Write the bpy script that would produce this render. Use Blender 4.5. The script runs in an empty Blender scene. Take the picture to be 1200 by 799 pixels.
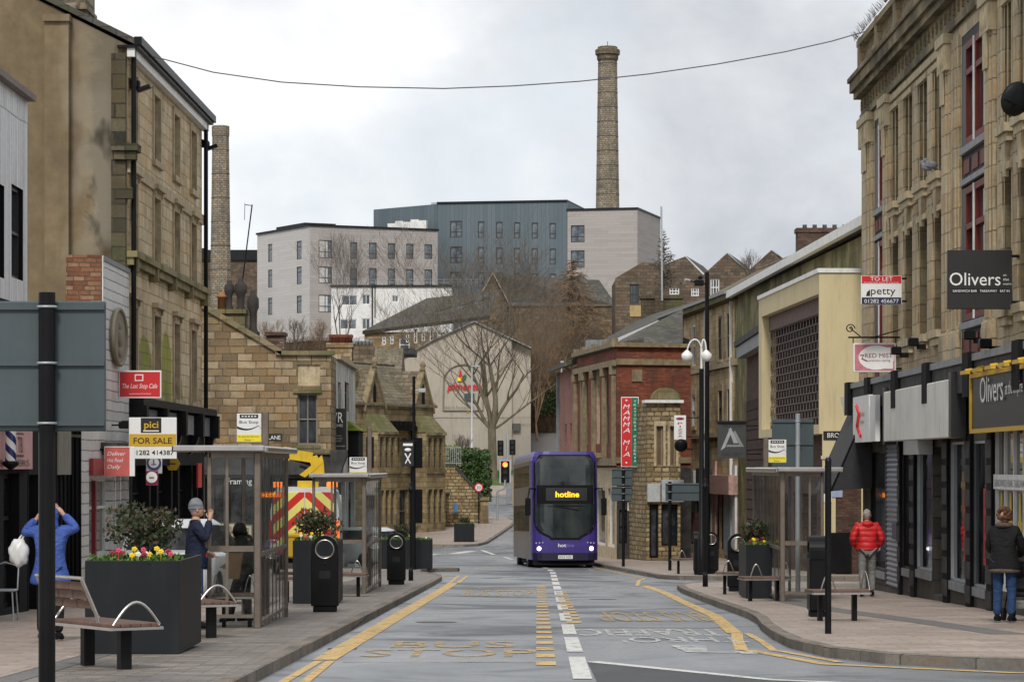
import bpy, bmesh, math, random
from mathutils import Vector, Matrix
R = math.radians
random.seed(7)
# ------------------------------------------------------------------ camera, sky, sun, exposure
F = 3478.0      # focal length in pixels of a 1200 px wide frame
HZ = 545.0      # eye level row of the photograph
CZ = 1.5        # eye height above the road
sc = bpy.context.scene
cam_d = bpy.data.cameras.new('camera'); cam = bpy.data.objects.new('camera', cam_d)
sc.collection.objects.link(cam); sc.camera = cam
cam.location = (0, 0, CZ); cam.rotation_euler = (R(90), 0, 0)
cam_d.sensor_width = 36; cam_d.lens = F / 1200 * 36
cam_d.shift_y = (HZ - 399.5) / 1200
cam_d.clip_start = 0.5; cam_d.clip_end = 6000
SUN_EL, SUN_AZ = R(44), R(186)
w = bpy.data.worlds.new("World"); sc.world = w; w.use_nodes = True
nt = w.node_tree; nt.nodes.clear()
def N(t, **k):
    n = nt.nodes.new(t)
    for a, b in k.items(): setattr(n, a, b)
    return n
sky = N('ShaderNodeTexSky', sky_type='NISHITA', sun_disc=False, sun_elevation=SUN_EL, sun_rotation=SUN_AZ, air_density=1.2, dust_density=2.5, ozone_density=1.5)
tc = N('ShaderNodeTexCoord'); mp = N('ShaderNodeMapping'); mp.inputs['Scale'].default_value = (1, 1, 1.5); mp.inputs['Location'].default_value = (0.36, .15, 0.31)
n1 = N('ShaderNodeTexNoise'); n1.inputs['Scale'].default_value = 5.2; n1.inputs['Detail'].default_value = 6; n1.inputs['Roughness'].default_value = .5
n2 = N('ShaderNodeTexNoise'); n2.inputs['Scale'].default_value = 6.5; n2.inputs['Detail'].default_value = 7; n2.inputs['Roughness'].default_value = .55; n2.inputs['Distortion'].default_value = .3
r1 = N('ShaderNodeValToRGB'); r1.color_ramp.elements[0].position = .31; r1.color_ramp.elements[1].position = .43       # gaps of thin blue
r2 = N('ShaderNodeValToRGB')
e = r2.color_ramp.elements; e[0].position = .30; e[0].color = (4.3, 4.6, 5.0, 1); e[1].position = .62; e[1].color = (8.6, 8.7, 8.8, 1)
m2 = e.new(.48); m2.color = (6.6, 6.8, 7.1, 1)
mxa = N('ShaderNodeMix', data_type='RGBA'); mxb = N('ShaderNodeMix', data_type='RGBA')
mxa.inputs[0].default_value = .8; mxa.inputs[7].default_value = (6.6, 7.1, 7.7, 1)
bg = N('ShaderNodeBackground'); bg.inputs['Strength'].default_value = .10
out = N('ShaderNodeOutputWorld')
L = nt.links.new
L(tc.outputs['Generated'], mp.inputs[0]); L(mp.outputs[0], n1.inputs[0]); L(mp.outputs[0], n2.inputs[0])
L(n1.outputs[0], r1.inputs[0]); L(n2.outputs[0], r2.inputs[0])
L(sky.outputs[0], mxa.inputs[6]); L(mxa.outputs[2], mxb.inputs[6]); L(r2.outputs[0], mxb.inputs[7]); L(r1.outputs[0], mxb.inputs[0])
L(mxb.outputs[2], bg.inputs[0]); L(bg.outputs[0], out.inputs[0])
sun_d = bpy.data.lights.new('sun', 'SUN'); sun = bpy.data.objects.new('sun', sun_d); sc.collection.objects.link(sun)
sun_d.energy = 2.1; sun_d.angle = R(12); sun_d.color = (1, .95, .88)
# light arrives from SUN_AZ (clockwise from +Y), behind the left shoulder of the camera
sd = Vector((math.sin(SUN_AZ) * math.cos(SUN_EL), math.cos(SUN_AZ) * math.cos(SUN_EL), math.sin(SUN_EL)))
sun.rotation_euler = sd.to_track_quat('Z', 'Y').to_euler()
sc.view_settings.view_transform = 'Standard'; sc.view_settings.look = 'None'; sc.view_settings.exposure = 0.30; sc.view_settings.gamma = 1
sc.cycles.max_bounces = 6; sc.cycles.transparent_max_bounces = 24; sc.cycles.glossy_bounces = 3; sc.cycles.diffuse_bounces = 3
sc.cycles.use_denoising = True

# ------------------------------------------------------------------ coordinates
def WX(px, Y): return (px - 600) / F * Y
def WZ(py, Y): return CZ + (HZ - py) / F * Y
PROF = [(-30, .6), (0, 0), (115, -2.415), (128, -2.62), (138, -2.66), (151, -2.5), (170, -2.0), (185, -1.75), (205, -1.1), (225, -.25), (234, .45), (246, 1.0)]
def lerp(a, b, t): return a + (b - a) * t
def sm(t): t = max(0, min(1, t)); return t * t * (3 - 2 * t)
def H(X, Y):
    if Y >= 246:
        z = 1.0 + 10.2 * sm((Y - 252) / 46) + 4.5 * sm((Y - 300) / 50) + 4 * sm((Y - 400) / 300)
        return z
    for (a, za), (b, zb) in zip(PROF, PROF[1:]):
        if Y <= b: return lerp(za, zb, (Y - a) / (b - a))
def PV(X, Y): return H(X, Y) + .12     # pavement level

# ------------------------------------------------------------------ materials
MATS = {}
def newmat(name):
    m = bpy.data.materials.new(name); m.use_nodes = True; m.node_tree.nodes.clear()
    return m, m.node_tree
class NG:
    def __init__(s, t): s.t = t
    def n(s, ty, ins=None, **k):
        n = s.t.nodes.new(ty)
        for a, b in k.items(): setattr(n, a, b)
        for a, b in (ins or {}).items():
            if isinstance(b, bpy.types.NodeSocket): s.t.links.new(b, n.inputs[a])
            else: n.inputs[a].default_value = b
        return n
    def mix(s, f, a, b, bt='MIX'):
        n = s.t.nodes.new('ShaderNodeMix'); n.data_type = 'RGBA'; n.blend_type = bt
        for i, v in ((0, f), (6, a), (7, b)):
            if isinstance(v, bpy.types.NodeSocket): s.t.links.new(v, n.inputs[i])
            else: n.inputs[i].default_value = (tuple(v) + (1,)) if i and len(v) == 3 else v
        return n.outputs[2]
    def ramp(s, f, *st):
        n = s.t.nodes.new('ShaderNodeValToRGB'); e = n.color_ramp.elements
        while len(e) < len(st): e.new(.5)
        for el, (p, c) in zip(e, st):
            el.position = p; el.color = (c, c, c, 1) if not hasattr(c, '__len__') else tuple(c) + (1,)
        s.t.links.new(f, n.inputs[0]); return n.outputs[0]
    def math(s, op, a, b=0, c=0):
        n = s.t.nodes.new('ShaderNodeMath'); n.operation = op
        for i, v in enumerate((a, b, c)):
            if isinstance(v, bpy.types.NodeSocket): s.t.links.new(v, n.inputs[i])
            else: n.inputs[i].default_value = v
        return n.outputs[0]
    def noise(s, vec, sc_, det=4, rough=.55, dist=0):
        return s.n('ShaderNodeTexNoise', {'Vector': vec, 'Scale': sc_, 'Detail': det, 'Roughness': rough, 'Distortion': dist}).outputs[0]
    def mapp(s, vec, scale=(1, 1, 1), loc=(0, 0, 0)):
        return s.n('ShaderNodeMapping', {'Vector': vec, 'Scale': scale, 'Location': loc}).outputs[0]
    def out(s, col, rough, metal=0, spec=.5, bump=None, bd=.01, bs=.5, **extra):
        p = s.n('ShaderNodeBsdfPrincipled', {'Base Color': (tuple(col) + (1,)) if not isinstance(col, bpy.types.NodeSocket) else col, 'Roughness': rough, 'Metallic': metal, 'Specular IOR Level': spec})
        for k, v in extra.items():
            k = k.replace('_', ' ')
            p.inputs[k].default_value = v
        if bump is not None:
            b = s.n('ShaderNodeBump', {'Height': bump, 'Strength': bs, 'Distance': bd})
            s.t.links.new(b.outputs[0], p.inputs['Normal'])
        o = s.n('ShaderNodeOutputMaterial'); s.t.links.new(p.outputs[0], o.inputs[0]); return p
def plain(name, col, rough=.6, metal=0, var=.12, sc_=3, spec=.5, bump=.0, dirt=0, **extra):
    if name in MATS: return MATS[name]
    m, t = newmat(name); g = NG(t)
    o = g.n('ShaderNodeTexCoord').outputs['Object']
    f = g.noise(o, sc_, 5, .6)
    c = g.mix(g.ramp(f, (.3, 0), (.7, 1)), [x * (1 - var) for x in col], [min(1, x * (1 + var)) for x in col])
    if dirt:
        d = g.noise(g.mapp(o, (2.5, 2.5, .35), (3, 1, 2)), 2.2, 6, .65)
        c = g.mix(g.ramp(d, (.5, 0), (.75, dirt)), c, (.05, .047, .04))
    g.out(c, rough, metal, spec, bump=f if bump else None, bd=bump or .01, **extra)
    MATS[name] = m; return m
def masonry(name, cols, mortar, bw=.55, bh=.24, ms=.012, soot=.5, sootcol=(.045, .04, .032), moss=0, rough=.9, bump=.012, sootlow=.48, streak=.35, offs=(0, 0, 0), hv=1):
    """coursed stone or brick, laid out in metres through the UV map; cols = 3 stone colours"""
    if name in MATS: return MATS[name]
    m, t = newmat(name); g = NG(t)
    uv = g.mapp(g.n('ShaderNodeTexCoord').outputs['UV'], (1, 1, 1), offs)
    wob = g.n('ShaderNodeTexNoise', {'Vector': uv, 'Scale': .9, 'Detail': 2})
    wv = g.n('ShaderNodeVectorMath', {0: wob.outputs['Color'], 1: (.5, .5, .5)}, operation='SUBTRACT')
    wv2 = g.n('ShaderNodeVectorMath', {0: wv.outputs[0], 'Scale': .06}, operation='SCALE')
    uvw = g.n('ShaderNodeVectorMath', {0: uv, 1: wv2.outputs[0]}, operation='ADD').outputs[0]
    b = g.n('ShaderNodeTexBrick', {'Vector': uvw, 'Color1': (0, 0, 0, 1), 'Color2': (1, 1, 1, 1), 'Mortar': (.5, .5, .5, 1), 'Scale': 1, 'Mortar Size': ms, 'Mortar Smooth': .3, 'Bias': 0, 'Brick Width': bw, 'Row Height': bh})
    b.offset = .5; b.squash = 1.25; b.squash_frequency = 3
    c = g.ramp(b.outputs['Color'], (.0, cols[0]), (.5, cols[1]), (1, cols[2]))
    fine = g.noise(uv, 14, 6, .7)
    c = g.mix(.55, c, g.ramp(fine, (.25, .25), (.75, .85)), 'OVERLAY')
    hue = g.noise(g.mapp(uv, (1, 1, 1), (31, 17, 0)), 1.1, 5, .6)
    c = g.mix(g.ramp(hue, (.45, 0), (.65, .55 * hv)), c, (cols[1][0] * 1.05, cols[1][1] * .80, cols[1][2] * .55))
    c = g.mix(g.ramp(hue, (.32, .45 * hv), (.46, 0)), c, (cols[0][0] * .75, cols[0][1] * .8, cols[0][2] * .9))
    ed = g.noise(g.mapp(uv, (1, 1, 1), (3, 9, 0)), 5, 3, .6)
    c = g.mix(g.math('MULTIPLY', b.outputs['Fac'], g.ramp(ed, (.35, .35), (.6, 1))), c, mortar)
    big = g.noise(uv, .55, 6, .62, .4)
    c = g.mix(g.ramp(big, (sootlow, 0), (sootlow + .22, soot)), c, sootcol)
    st = g.noise(g.mapp(uv, (1.6, .16, 1), (4, 7, 0)), 1.4, 5, .6)
    c = g.mix(g.ramp(st, (.5, 0), (.72, streak)), c, [x * .8 for x in sootcol])
    if moss:
        ms_ = g.noise(g.mapp(uv, (1, .5, 1), (9, 2, 0)), .9, 6, .65)
        c = g.mix(g.ramp(ms_, (.45, 0), (.6, moss)), c, (.085, .10, .03))
    hgt = g.math('SUBTRACT', g.math('MULTIPLY', fine, .5), b.outputs['Fac'])
    g.out(c, rough, spec=.25, bump=hgt, bd=bump, bs=.8)
    MATS[name] = m; return m
# ------------------------------------------------------------------ mesh builder
COL = sc.collection
class MB:
    def __init__(s, T=None): s.v = []; s.f = []; s.m = []; s.T = T or Matrix.Identity(4); s.sm = set()
    def add(s, vs, fs, m=0, smooth=False):
        o = len(s.v)
        s.v += [s.T @ Vector(p) for p in vs]
        for f in fs:
            if smooth: s.sm.add(len(s.f))
            s.f.append([i + o for i in f]); s.m.append(m)
        return s
    def box(s, x0, y0, z0, x1, y1, z1, m=0):
        if x0 > x1: x0, x1 = x1, x0
        if y0 > y1: y0, y1 = y1, y0
        if z0 > z1: z0, z1 = z1, z0
        v = [(x0, y0, z0), (x1, y0, z0), (x1, y1, z0), (x0, y1, z0), (x0, y0, z1), (x1, y0, z1), (x1, y1, z1), (x0, y1, z1)]
        return s.add(v, [(3, 2, 1, 0), (4, 5, 6, 7), (0, 1, 5, 4), (1, 2, 6, 5), (2, 3, 7, 6), (3, 0, 4, 7)], m)
    def bbox(s, x0, y0, z0, x1, y1, z1, b=.01, m=0, seg=1):
        bm = bmesh.new(); bmesh.ops.create_cube(bm, size=1)
        for v in bm.verts: v.co = Vector((lerp(x0, x1, v.co.x + .5), lerp(y0, y1, v.co.y + .5), lerp(z0, z1, v.co.z + .5)))
        bmesh.ops.bevel(bm, geom=bm.edges[:], offset=b, segments=seg, affect='EDGES', profile=.6)
        return s.bm(bm, m)
    def bm(s, bm, m=0, smooth=False):
        bm.verts.index_update()
        s.add([v.co[:] for v in bm.verts], [[v.index for v in f.verts] for f in bm.faces], m, smooth); bm.free(); return s
    def prism(s, poly, axis, a, b, m=0):
        """poly: list of 2d points in the plane normal to axis, extruded a..b (axis 'x': (y,z), 'y': (x,z), 'z': (x,y))"""
        n = len(poly)
        def P(p, t): return (t, p[0], p[1]) if axis == 'x' else (p[0], t, p[1]) if axis == 'y' else (p[0], p[1], t)
        vs = [P(p, a) for p in poly] + [P(p, b) for p in poly]
        fs = [tuple(range(n))[::-1], tuple(range(n, 2 * n))] + [(i, (i + 1) % n, n + (i + 1) % n, n + i) for i in range(n)]
        return s.add(vs, fs, m)
    def tube(s, path, r, n=8, m=0, cap=True, smooth=True):
        rs = r if hasattr(r, '__len__') else [r] * len(path)
        P = [Vector(p) for p in path]; vs = []; fs = []
        prev = None
        for i, p in enumerate(P):
            d = (P[min(i + 1, len(P) - 1)] - P[max(i - 1, 0)])
            if d.length < 1e-9: d = Vector((0, 0, 1))
            d.normalize()
            if prev is None:
                a = d.cross(Vector((0, 0, 1)))
                if a.length < 1e-3: a = d.cross(Vector((1, 0, 0)))
            else: a = prev - d * prev.dot(d)
            a.normalize(); prev = a; b = d.cross(a)
            for k in range(n):
                t = 2 * math.pi * k / n
                vs.append(p + (a * math.cos(t) + b * math.sin(t)) * rs[i])
        for i in range(len(P) - 1):
            for k in range(n):
                fs.append((i * n + k, i * n + (k + 1) % n, (i + 1) * n + (k + 1) % n, (i + 1) * n + k))
        s.add(vs, fs, m, smooth)
        if cap and n > 2: s.add(vs[:n], [tuple(range(n))[::-1]], m); s.add(vs[-n:], [tuple(range(n))], m)
        return s
    def cyl(s, x, y, z0, z1, r, n=12, m=0, r2=None): return s.tube([(x, y, z0), (x, y, z1)], [r, r if r2 is None else r2], n, m)
    def lathe(s, x, y, prof, n=12, m=0, smooth=True):
        vs = []; fs = []
        for (r, z) in prof:
            for k in range(n):
                t = 2 * math.pi * k / n; vs.append((x + r * math.cos(t), y + r * math.sin(t), z))
        for i in range(len(prof) - 1):
            for k in range(n): fs.append((i * n + k, i * n + (k + 1) % n, (i + 1) * n + (k + 1) % n, (i + 1) * n + k))
        fs.append(tuple(range(n))[::-1]); fs.append(tuple(range((len(prof) - 1) * n, len(prof) * n)))
        return s.add(vs, fs, m, smooth)
    def ell(s, c, r, m=0, n=12, T=None):
        bm = bmesh.new(); bmesh.ops.create_uvsphere(bm, u_segments=n, v_segments=max(6, n * 2 // 3), radius=1)
        for v in bm.verts:
            q = Vector((v.co.x * r[0], v.co.y * r[1], v.co.z * r[2]))
            if T: q = T @ q
            v.co = q + Vector(c)
        return s.bm(bm, m, True)
    def quad(s, a, b, c, d, m=0): return s.add([a, b, c, d], [(0, 1, 2, 3)], m)
    def text(s, txt, x, y, z, size, m=0, fit=None, align='L', T=None, flat=False, depth=.004, face='-y', shear=0, off=0):
        """lettering on the plane facing -y (or laid flat); fit=(width, height) stretches it"""
        vs, fs, wd, hd = textmesh(txt, shear, off)
        sx = sy = size
        if fit: sx = fit[0] / max(wd, 1e-3); sy = fit[1] / .7
        W_ = wd * sx
        ox = 0 if align == 'L' else -W_ / 2 if align == 'C' else -W_
        out_ = []
        for v in vs:
            a, b = v[0] * sx + ox, v[1] * sy
            if flat: out_.append((x + a, y + b, z))
            elif face == '-y': out_.append((x + a, y, z + b))
            elif face == '+y': out_.append((x - a, y, z + b))
            elif face == '-x': out_.append((x, y - a, z + b))
            elif face == '+x': out_.append((x, y + a, z + b))
        return s.add(out_, fs, m)
    def build(s, name, mats, parent=None, loc=None, rot=None, smooth_angle=None):
        me = bpy.data.meshes.new(name)
        me.from_pydata([tuple(v) for v in s.v], [], s.f)
        if not isinstance(mats, (list, tuple)): mats = [mats]
        for mm in mats: me.materials.append(mm)
        me.polygons.foreach_set('material_index', s.m)
        if s.sm: me.polygons.foreach_set('use_smooth', [i in s.sm for i in range(len(s.f))])
        uvl = me.uv_layers.new(name='UVMap'); dat = [0.0] * (2 * len(me.loops))
        V = me.vertices
        for p in me.polygons:
            n = p.normal; ax, ay, az = abs(n.x), abs(n.y), abs(n.z)
            for li in p.loop_indices:
                c = V[me.loops[li].vertex_index].co
                if az > .82: u, v = c.x, c.y
                elif ay >= ax: u, v = c.x, (c.z if az < .3 else c.z / max(.3, math.sqrt(1 - az * az)))
                else: u, v = c.y, (c.z if az < .3 else c.z / max(.3, math.sqrt(1 - az * az)))
                dat[2 * li] = u; dat[2 * li + 1] = v
        uvl.data.foreach_set('uv', dat)
        me.update()
        o = bpy.data.objects.new(name, me); COL.objects.link(o)
        if parent: o.parent = parent
        if loc: o.location = loc
        if rot: o.rotation_euler = rot
        return o
TXT = {}
def textmesh(t, shear=0, off=0):
    k = (t, shear, off)
    if k in TXT: return TXT[k]
    cu = bpy.data.curves.new('lettering', 'FONT'); cu.body = t; cu.size = 1; cu.resolution_u = 3; cu.shear = shear; cu.offset = off
    ob = bpy.data.objects.new('lettering', cu)
    me = ob.to_mesh()
    vs = [v.co[:] for v in me.vertices]; fs = [list(p.vertices) for p in me.polygons]
    ob.to_mesh_clear(); bpy.data.objects.remove(ob); bpy.data.curves.remove(cu)
    x0 = min(v[0] for v in vs); x1 = max(v[0] for v in vs)
    vs = [(v[0] - x0, v[1], 0) for v in vs]
    TXT[k] = (vs, fs, x1 - x0, .7); return TXT[k]
def tag(o, label=None, cat=None, group=None, kind=None):
    if label: o['label'] = label
    if cat: o['category'] = cat
    if group: o['group'] = group
    if kind: o['kind'] = kind
    return o
def thing(name, label, cat, loc=(0, 0, 0), rz=0, group=None):
    o = bpy.data.objects.new(name, None); COL.objects.link(o); o.empty_display_size = .3
    o.location = loc; o.rotation_euler = (0, 0, rz); return tag(o, label, cat, group)
KIDS = {}
def copy_tree(o, parent=None, loc=None, rz=None, label=None):
    c = o.copy(); COL.objects.link(c)
    if parent: c.parent = parent
    if loc is not None: c.location = loc
    if rz is not None: c.rotation_euler = (0, 0, rz)
    if label: c['label'] = label
    for ch in [q for q in bpy.data.objects if q.parent == o]: copy_tree(ch, c)
    return c
class Fac:
    """a facade line p0 -> p1 (left to right seen from the street); local x along, y inward, z above base"""
    def __init__(s, p0, p1, base=None):
        s.p0 = Vector(p0); s.p1 = Vector(p1); s.d = (s.p1 - s.p0); s.L = s.d.length; s.d.normalize()
        s.base = min(H(*p0), H(*p1)) if base is None else base
        s.rz = math.atan2(s.d.y, s.d.x)
    def u(s, px):
        k = (px - 600) / F   # X = k Y
        # p0.x + d.x t = k (p0.y + d.y t)
        return (k * s.p0.y - s.p0.x) / (s.d.x - k * s.d.y)
    def Y(s, px): return s.p0.y + s.d.y * s.u(px)
    def z(s, px, py): return WZ(py, s.Y(px)) - s.base
    def zc(s, py, u): return WZ(py, s.p0.y + s.d.y * u) - s.base
    def loc(s): return (s.p0.x, s.p0.y, s.base)
    def op(s, a, b, t, bo):   # opening from pixels: rows measured at its middle
        u0, u1 = sorted((s.u(a), s.u(b))); c = (a + b) / 2
        return [u0, u1, s.z(c, bo), s.z(c, t)]
    def thing(s, name, label, cat, group=None): return thing(name, label, cat, s.loc(), s.rz, group)
def wall_grid(mb, x0, x1, z0, z1, ops, d=.2, y=0, m=0, mr=None):
    """front sheet at y facing -y with openings and their reveals"""
    mr = m if mr is None else mr
    ops = [o for o in ops if o[1] > x0 and o[0] < x1]
    xs = sorted({x0, x1} | {min(max(v, x0), x1) for o in ops for v in o[:2]}); zs = sorted({z0, z1} | {min(max(v, z0), z1) for o in ops for v in o[2:4]})
    for i in range(len(xs) - 1):
        run = None
        for j in range(len(zs) - 1):
            cx, cz = (xs[i] + xs[i + 1]) / 2, (zs[j] + zs[j + 1]) / 2
            if any(o[0] < cx < o[1] and o[2] < cz < o[3] for o in ops): continue
            mb.quad((xs[i], y, zs[j]), (xs[i + 1], y, zs[j]), (xs[i + 1], y, zs[j + 1]), (xs[i], y, zs[j + 1]), m)
    for o in ops:
        a, b, c, e = o[:4]; dd = o[4] if len(o) > 4 else d
        mb.quad((a, y, c), (b, y, c), (b, y + dd, c), (a, y + dd, c), mr); mb.quad((a, y, e), (a, y + dd, e), (b, y + dd, e), (b, y, e), mr)
        mb.quad((a, y, c), (a, y + dd, c), (a, y + dd, e), (a, y, e), mr); mb.quad((b, y, c), (b, y, e), (b, y + dd, e), (b, y + dd, c), mr)
def shell(mb, L_, D, z0, z1, m=0, gable=None, ms=None, top=True, zb=None):
    """side and back walls; gable = ridge height (ridge along x at D/2)"""
    ms = m if ms is None else ms
    if gable:
        for x in (0, L_): mb.add([(x, 0, z0), (x, D, z0), (x, D, z1), (x, D / 2, gable), (x, 0, z1)], [(4, 3, 2, 1, 0)] if x == 0 else [(0, 1, 2, 3, 4)], ms)
    else:
        for x in (0, L_): mb.quad((x, 0, z0), (x, D, z0), (x, D, z1), (x, 0, z1), ms)
        if top: mb.quad((0, 0, z1), (L_, 0, z1), (L_, D, z1), (0, D, z1), ms)
    mb.quad((L_, D, z0), (0, D, z0), (0, D, z1), (L_, D, z1), ms)
def roof_mesh(L_, D, z1, ridge, th=.18, ov=.25, ovx=.05, T=None):
    mb = MB(T); sl = (ridge - z1) / (D / 2)
    a = [(-ov, z1 - sl * ov + .03), (D / 2, ridge + .03), (D + ov, z1 - sl * ov + .03), (D + ov, z1 - sl * ov + th), (D / 2, ridge + th), (-ov, z1 - sl * ov + th)]
    mb.prism(a, 'x', -ovx, L_ + ovx)
    mb.tube([(-ovx, D / 2, ridge + th), (L_ + ovx, D / 2, ridge + th)], .1, 6)
    return mb
WC = {}
def window(parent, o, d=.14, fm=None, gm=None, nx=1, nz=2, fw=.06, name='window', split=None, y=0, sill=False):
    x0, x1, z0, z1 = o[:4]; W_, Hh = round(x1 - x0, 2), round(z1 - z0, 2)
    k = (W_, Hh, d, fm.name, gm.name, nx, nz, fw, name, tuple(split or ()), sill)
    W_, Hh = x1 - x0, z1 - z0
    if k not in WC:
        mb = MB(); y0, y1 = d - .05, d + .03
        mb.box(0, y0, 0, fw, y1, Hh); mb.box(W_ - fw, y0, 0, W_, y1, Hh); mb.box(fw, y0, 0, W_ - fw, y1, fw); mb.box(fw, y0, Hh - fw, W_ - fw, y1, Hh)
        for i in range(1, nx): x = W_ * i / nx; mb.box(x - fw * .35, y0 + .004, fw, x + fw * .35, y1 - .004, Hh - fw)
        zs = split if split else [i / nz for i in range(1, nz)]
        for t in zs: z = Hh * t; mb.box(fw, y0 - .006, z - fw * .4, W_ - fw, y1 - .01, z + fw * .4)
        if sill: mb.box(-.04, -.05, -.07, W_ + .04, d, 0)
        a = mb.build(name, fm)
        b = MB().box(fw * .5, d + .005, fw * .5, W_ - fw * .5, d + .02, Hh - fw * .5).build('pane', gm)
        WC[k] = (a.data, b.data); bpy.data.objects.remove(a); bpy.data.objects.remove(b)
    a = bpy.data.objects.new(name, WC[k][0]); COL.objects.link(a); a.parent = parent; a.location = (x0, y, z0)
    b = bpy.data.objects.new('pane', WC[k][1]); COL.objects.link(b); b.parent = a
    return a
# ------------------------------------------------------------------ surfaces
ST_L2 = masonry('buff_ashlar', ((.44, .35, .215), (.54, .44, .285), (.62, .53, .37)), (.24, .2, .14), .62, .27, .012, .5, streak=.4, sootlow=.52)
ST_L2G = masonry('green_stained_ashlar', ((.28, .25, .10), (.30, .31, .07), (.26, .32, .05)), (.18, .17, .07), .62, .27, .01, .35)
ST_TRIM = plain('weathered_stone_trim', (.42, .34, .22), .9, dirt=.75, var=.25, sc_=5)
ST_BROWN = masonry('brown_coursed_stone', ((.14, .11, .07), (.235, .172, .095), (.36, .295, .20)), (.085, .066, .045), .50, .25, .018, .6, sootlow=.5, streak=.3, bump=.02)
ST_YEL = masonry('yellow_terrace_stone', ((.42, .31, .165), (.52, .40, .23), (.6, .49, .31)), (.2, .155, .095), .6, .29, .012, .65, sootlow=.46)
ST_TERRA = masonry('cream_faience_blocks', ((.38, .305, .19), (.43, .355, .23), (.49, .415, .285)), (.15, .115, .07), .62, .36, .012, .6, sootlow=.5, streak=.55, rough=.7)
ST_TERRA_T = plain('cream_faience_trim', (.42, .345, .215), .75, dirt=.6, var=.2, sc_=4)
ST_MOSSY = masonry('mossy_render_stone', ((.22, .19, .10), (.27, .24, .13), (.31, .28, .16)), (.17, .15, .09), 1.2, .6, .006, .75, moss=.95, sootlow=.42, streak=.6)
ST_DARKW = masonry('dark_mill_stone', ((.10, .08, .055), (.17, .13, .085), (.23, .18, .12)), (.07, .055, .04), .5, .26, .02, .6, sootlow=.45)
ST_MILL = masonry('soot_mill_stone', ((.085, .068, .05), (.13, .10, .075), (.18, .14, .10)), (.055, .045, .035), .55, .28, .02, .55)
ST_GOTH = masonry('gothic_ashlar', ((.18, .14, .075), (.27, .21, .115), (.36, .29, .17)), (.10, .08, .05), .55, .28, .014, .7, sootlow=.45, streak=.4, moss=.2)
ST_RUB = masonry('random_rubble', ((.16, .12, .06), (.27, .21, .115), (.40, .33, .20)), (.07, .055, .035), .32, .19, .03, .4, bump=.03)
ST_CHIM = masonry('chimney_stone', ((.20, .175, .135), (.28, .245, .19), (.36, .32, .255)), (.09, .078, .06), .45, .25, .04, .45, bump=.03)
BR_RED = masonry('red_brick', ((.13, .035, .022), (.20, .055, .032), (.26, .085, .05)), (.12, .07, .05), .225, .075, .008, .65, sootlow=.45, streak=.5)
BR_DARK = masonry('dark_brown_brick', ((.055, .032, .025), (.085, .05, .038), (.12, .07, .055)), (.05, .04, .035), .225, .075, .008, .4)
ROOF_SL = masonry('grey_slate', ((.055, .055, .055), (.085, .083, .08), (.12, .115, .105)), (.035, .035, .034), .35, .22, .012, .35, moss=.25)
ROOF_ST = masonry('stone_slates', ((.12, .10, .07), (.17, .145, .105), (.22, .19, .145)), (.05, .042, .032), .45, .26, .022, .5, moss=.2, bump=.03)
TILE_W = masonry('white_glazed_boards', ((.60, .60, .59), (.68, .68, .67), (.74, .74, .73)), (.15, .14, .13), 3.2, .2, .014, .2, rough=.45, sootlow=.55, streak=.22, hv=0)
CLAD_W = masonry('peeling_white_boards', ((.62, .63, .64), (.70, .71, .72), (.76, .77, .78)), (.25, .25, .25), .17, 4, .014, .35, sootlow=.6, streak=.3, rough=.6, hv=0)
CLAD_T = masonry('taupe_cladding', ((.31, .285, .27), (.335, .31, .295), (.36, .335, .32)), (.25, .23, .22), 3.2, .34, .014, 0, streak=0, rough=.7, bump=.004, hv=0)
CLAD_G = masonry('grey_blue_seam_cladding', ((.095, .125, .145), (.107, .138, .158), (.12, .15, .17)), (.06, .08, .095), .5, 9, .02, 0, streak=0, rough=.55, bump=.01, hv=0)
def paving(name, c, mort, bw, bh, mix_=.3):
    m, t = newmat(name); g = NG(t); o = g.n('ShaderNodeTexCoord').outputs['UV']
    b = g.n('ShaderNodeTexBrick', {'Vector': o, 'Color1': (0, 0, 0, 1), 'Color2': (1, 1, 1, 1), 'Mortar': (.5, .5, .5, 1), 'Scale': 1, 'Mortar Size': .008, 'Mortar Smooth': .2, 'Brick Width': bw, 'Row Height': bh})
    cc = g.ramp(b.outputs['Color'], (0, c[0]), (.5, c[1]), (1, c[2]))
    f = g.noise(o, 9, 6, .7); cc = g.mix(.5, cc, g.ramp(f, (.3, .3), (.7, .75)), 'OVERLAY')
    cc = g.mix(b.outputs['Fac'], cc, mort)
    big = g.noise(o, .5, 6, .65); cc = g.mix(g.ramp(big, (.42, 0), (.62, mix_)), cc, (.09, .08, .072))
    sp = g.noise(g.mapp(o, (1, 1, 1), (5, 5, 0)), 30, 2, .5); cc = g.mix(g.ramp(sp, (.66, 0), (.7, .35)), cc, (.05, .045, .04))
    ro = g.ramp(big, (.35, .8), (.65, .5))
    g.out(cc, .7, spec=.35, bump=g.math('SUBTRACT', g.math('MULTIPLY', f, .4), b.outputs['Fac']), bd=.006, bs=.7); t.nodes['Principled BSDF']
    t.links.new(ro, t.nodes['Principled BSDF'].inputs['Roughness']); MATS[name] = m; return m
PAV_G = paving('grey_block_paving', ((.13, .115, .10), (.20, .175, .155), (.27, .235, .205)), (.07, .062, .055), .42, .14, .35)
PAV_P = paving('buff_flag_paving', ((.28, .225, .19), (.32, .26, .22), (.36, .295, .25)), (.17, .14, .12), .6, .4, .22)
PAV_B = plain('dark_block_band', (.13, .125, .12), .7, var=.2, sc_=12)
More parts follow.
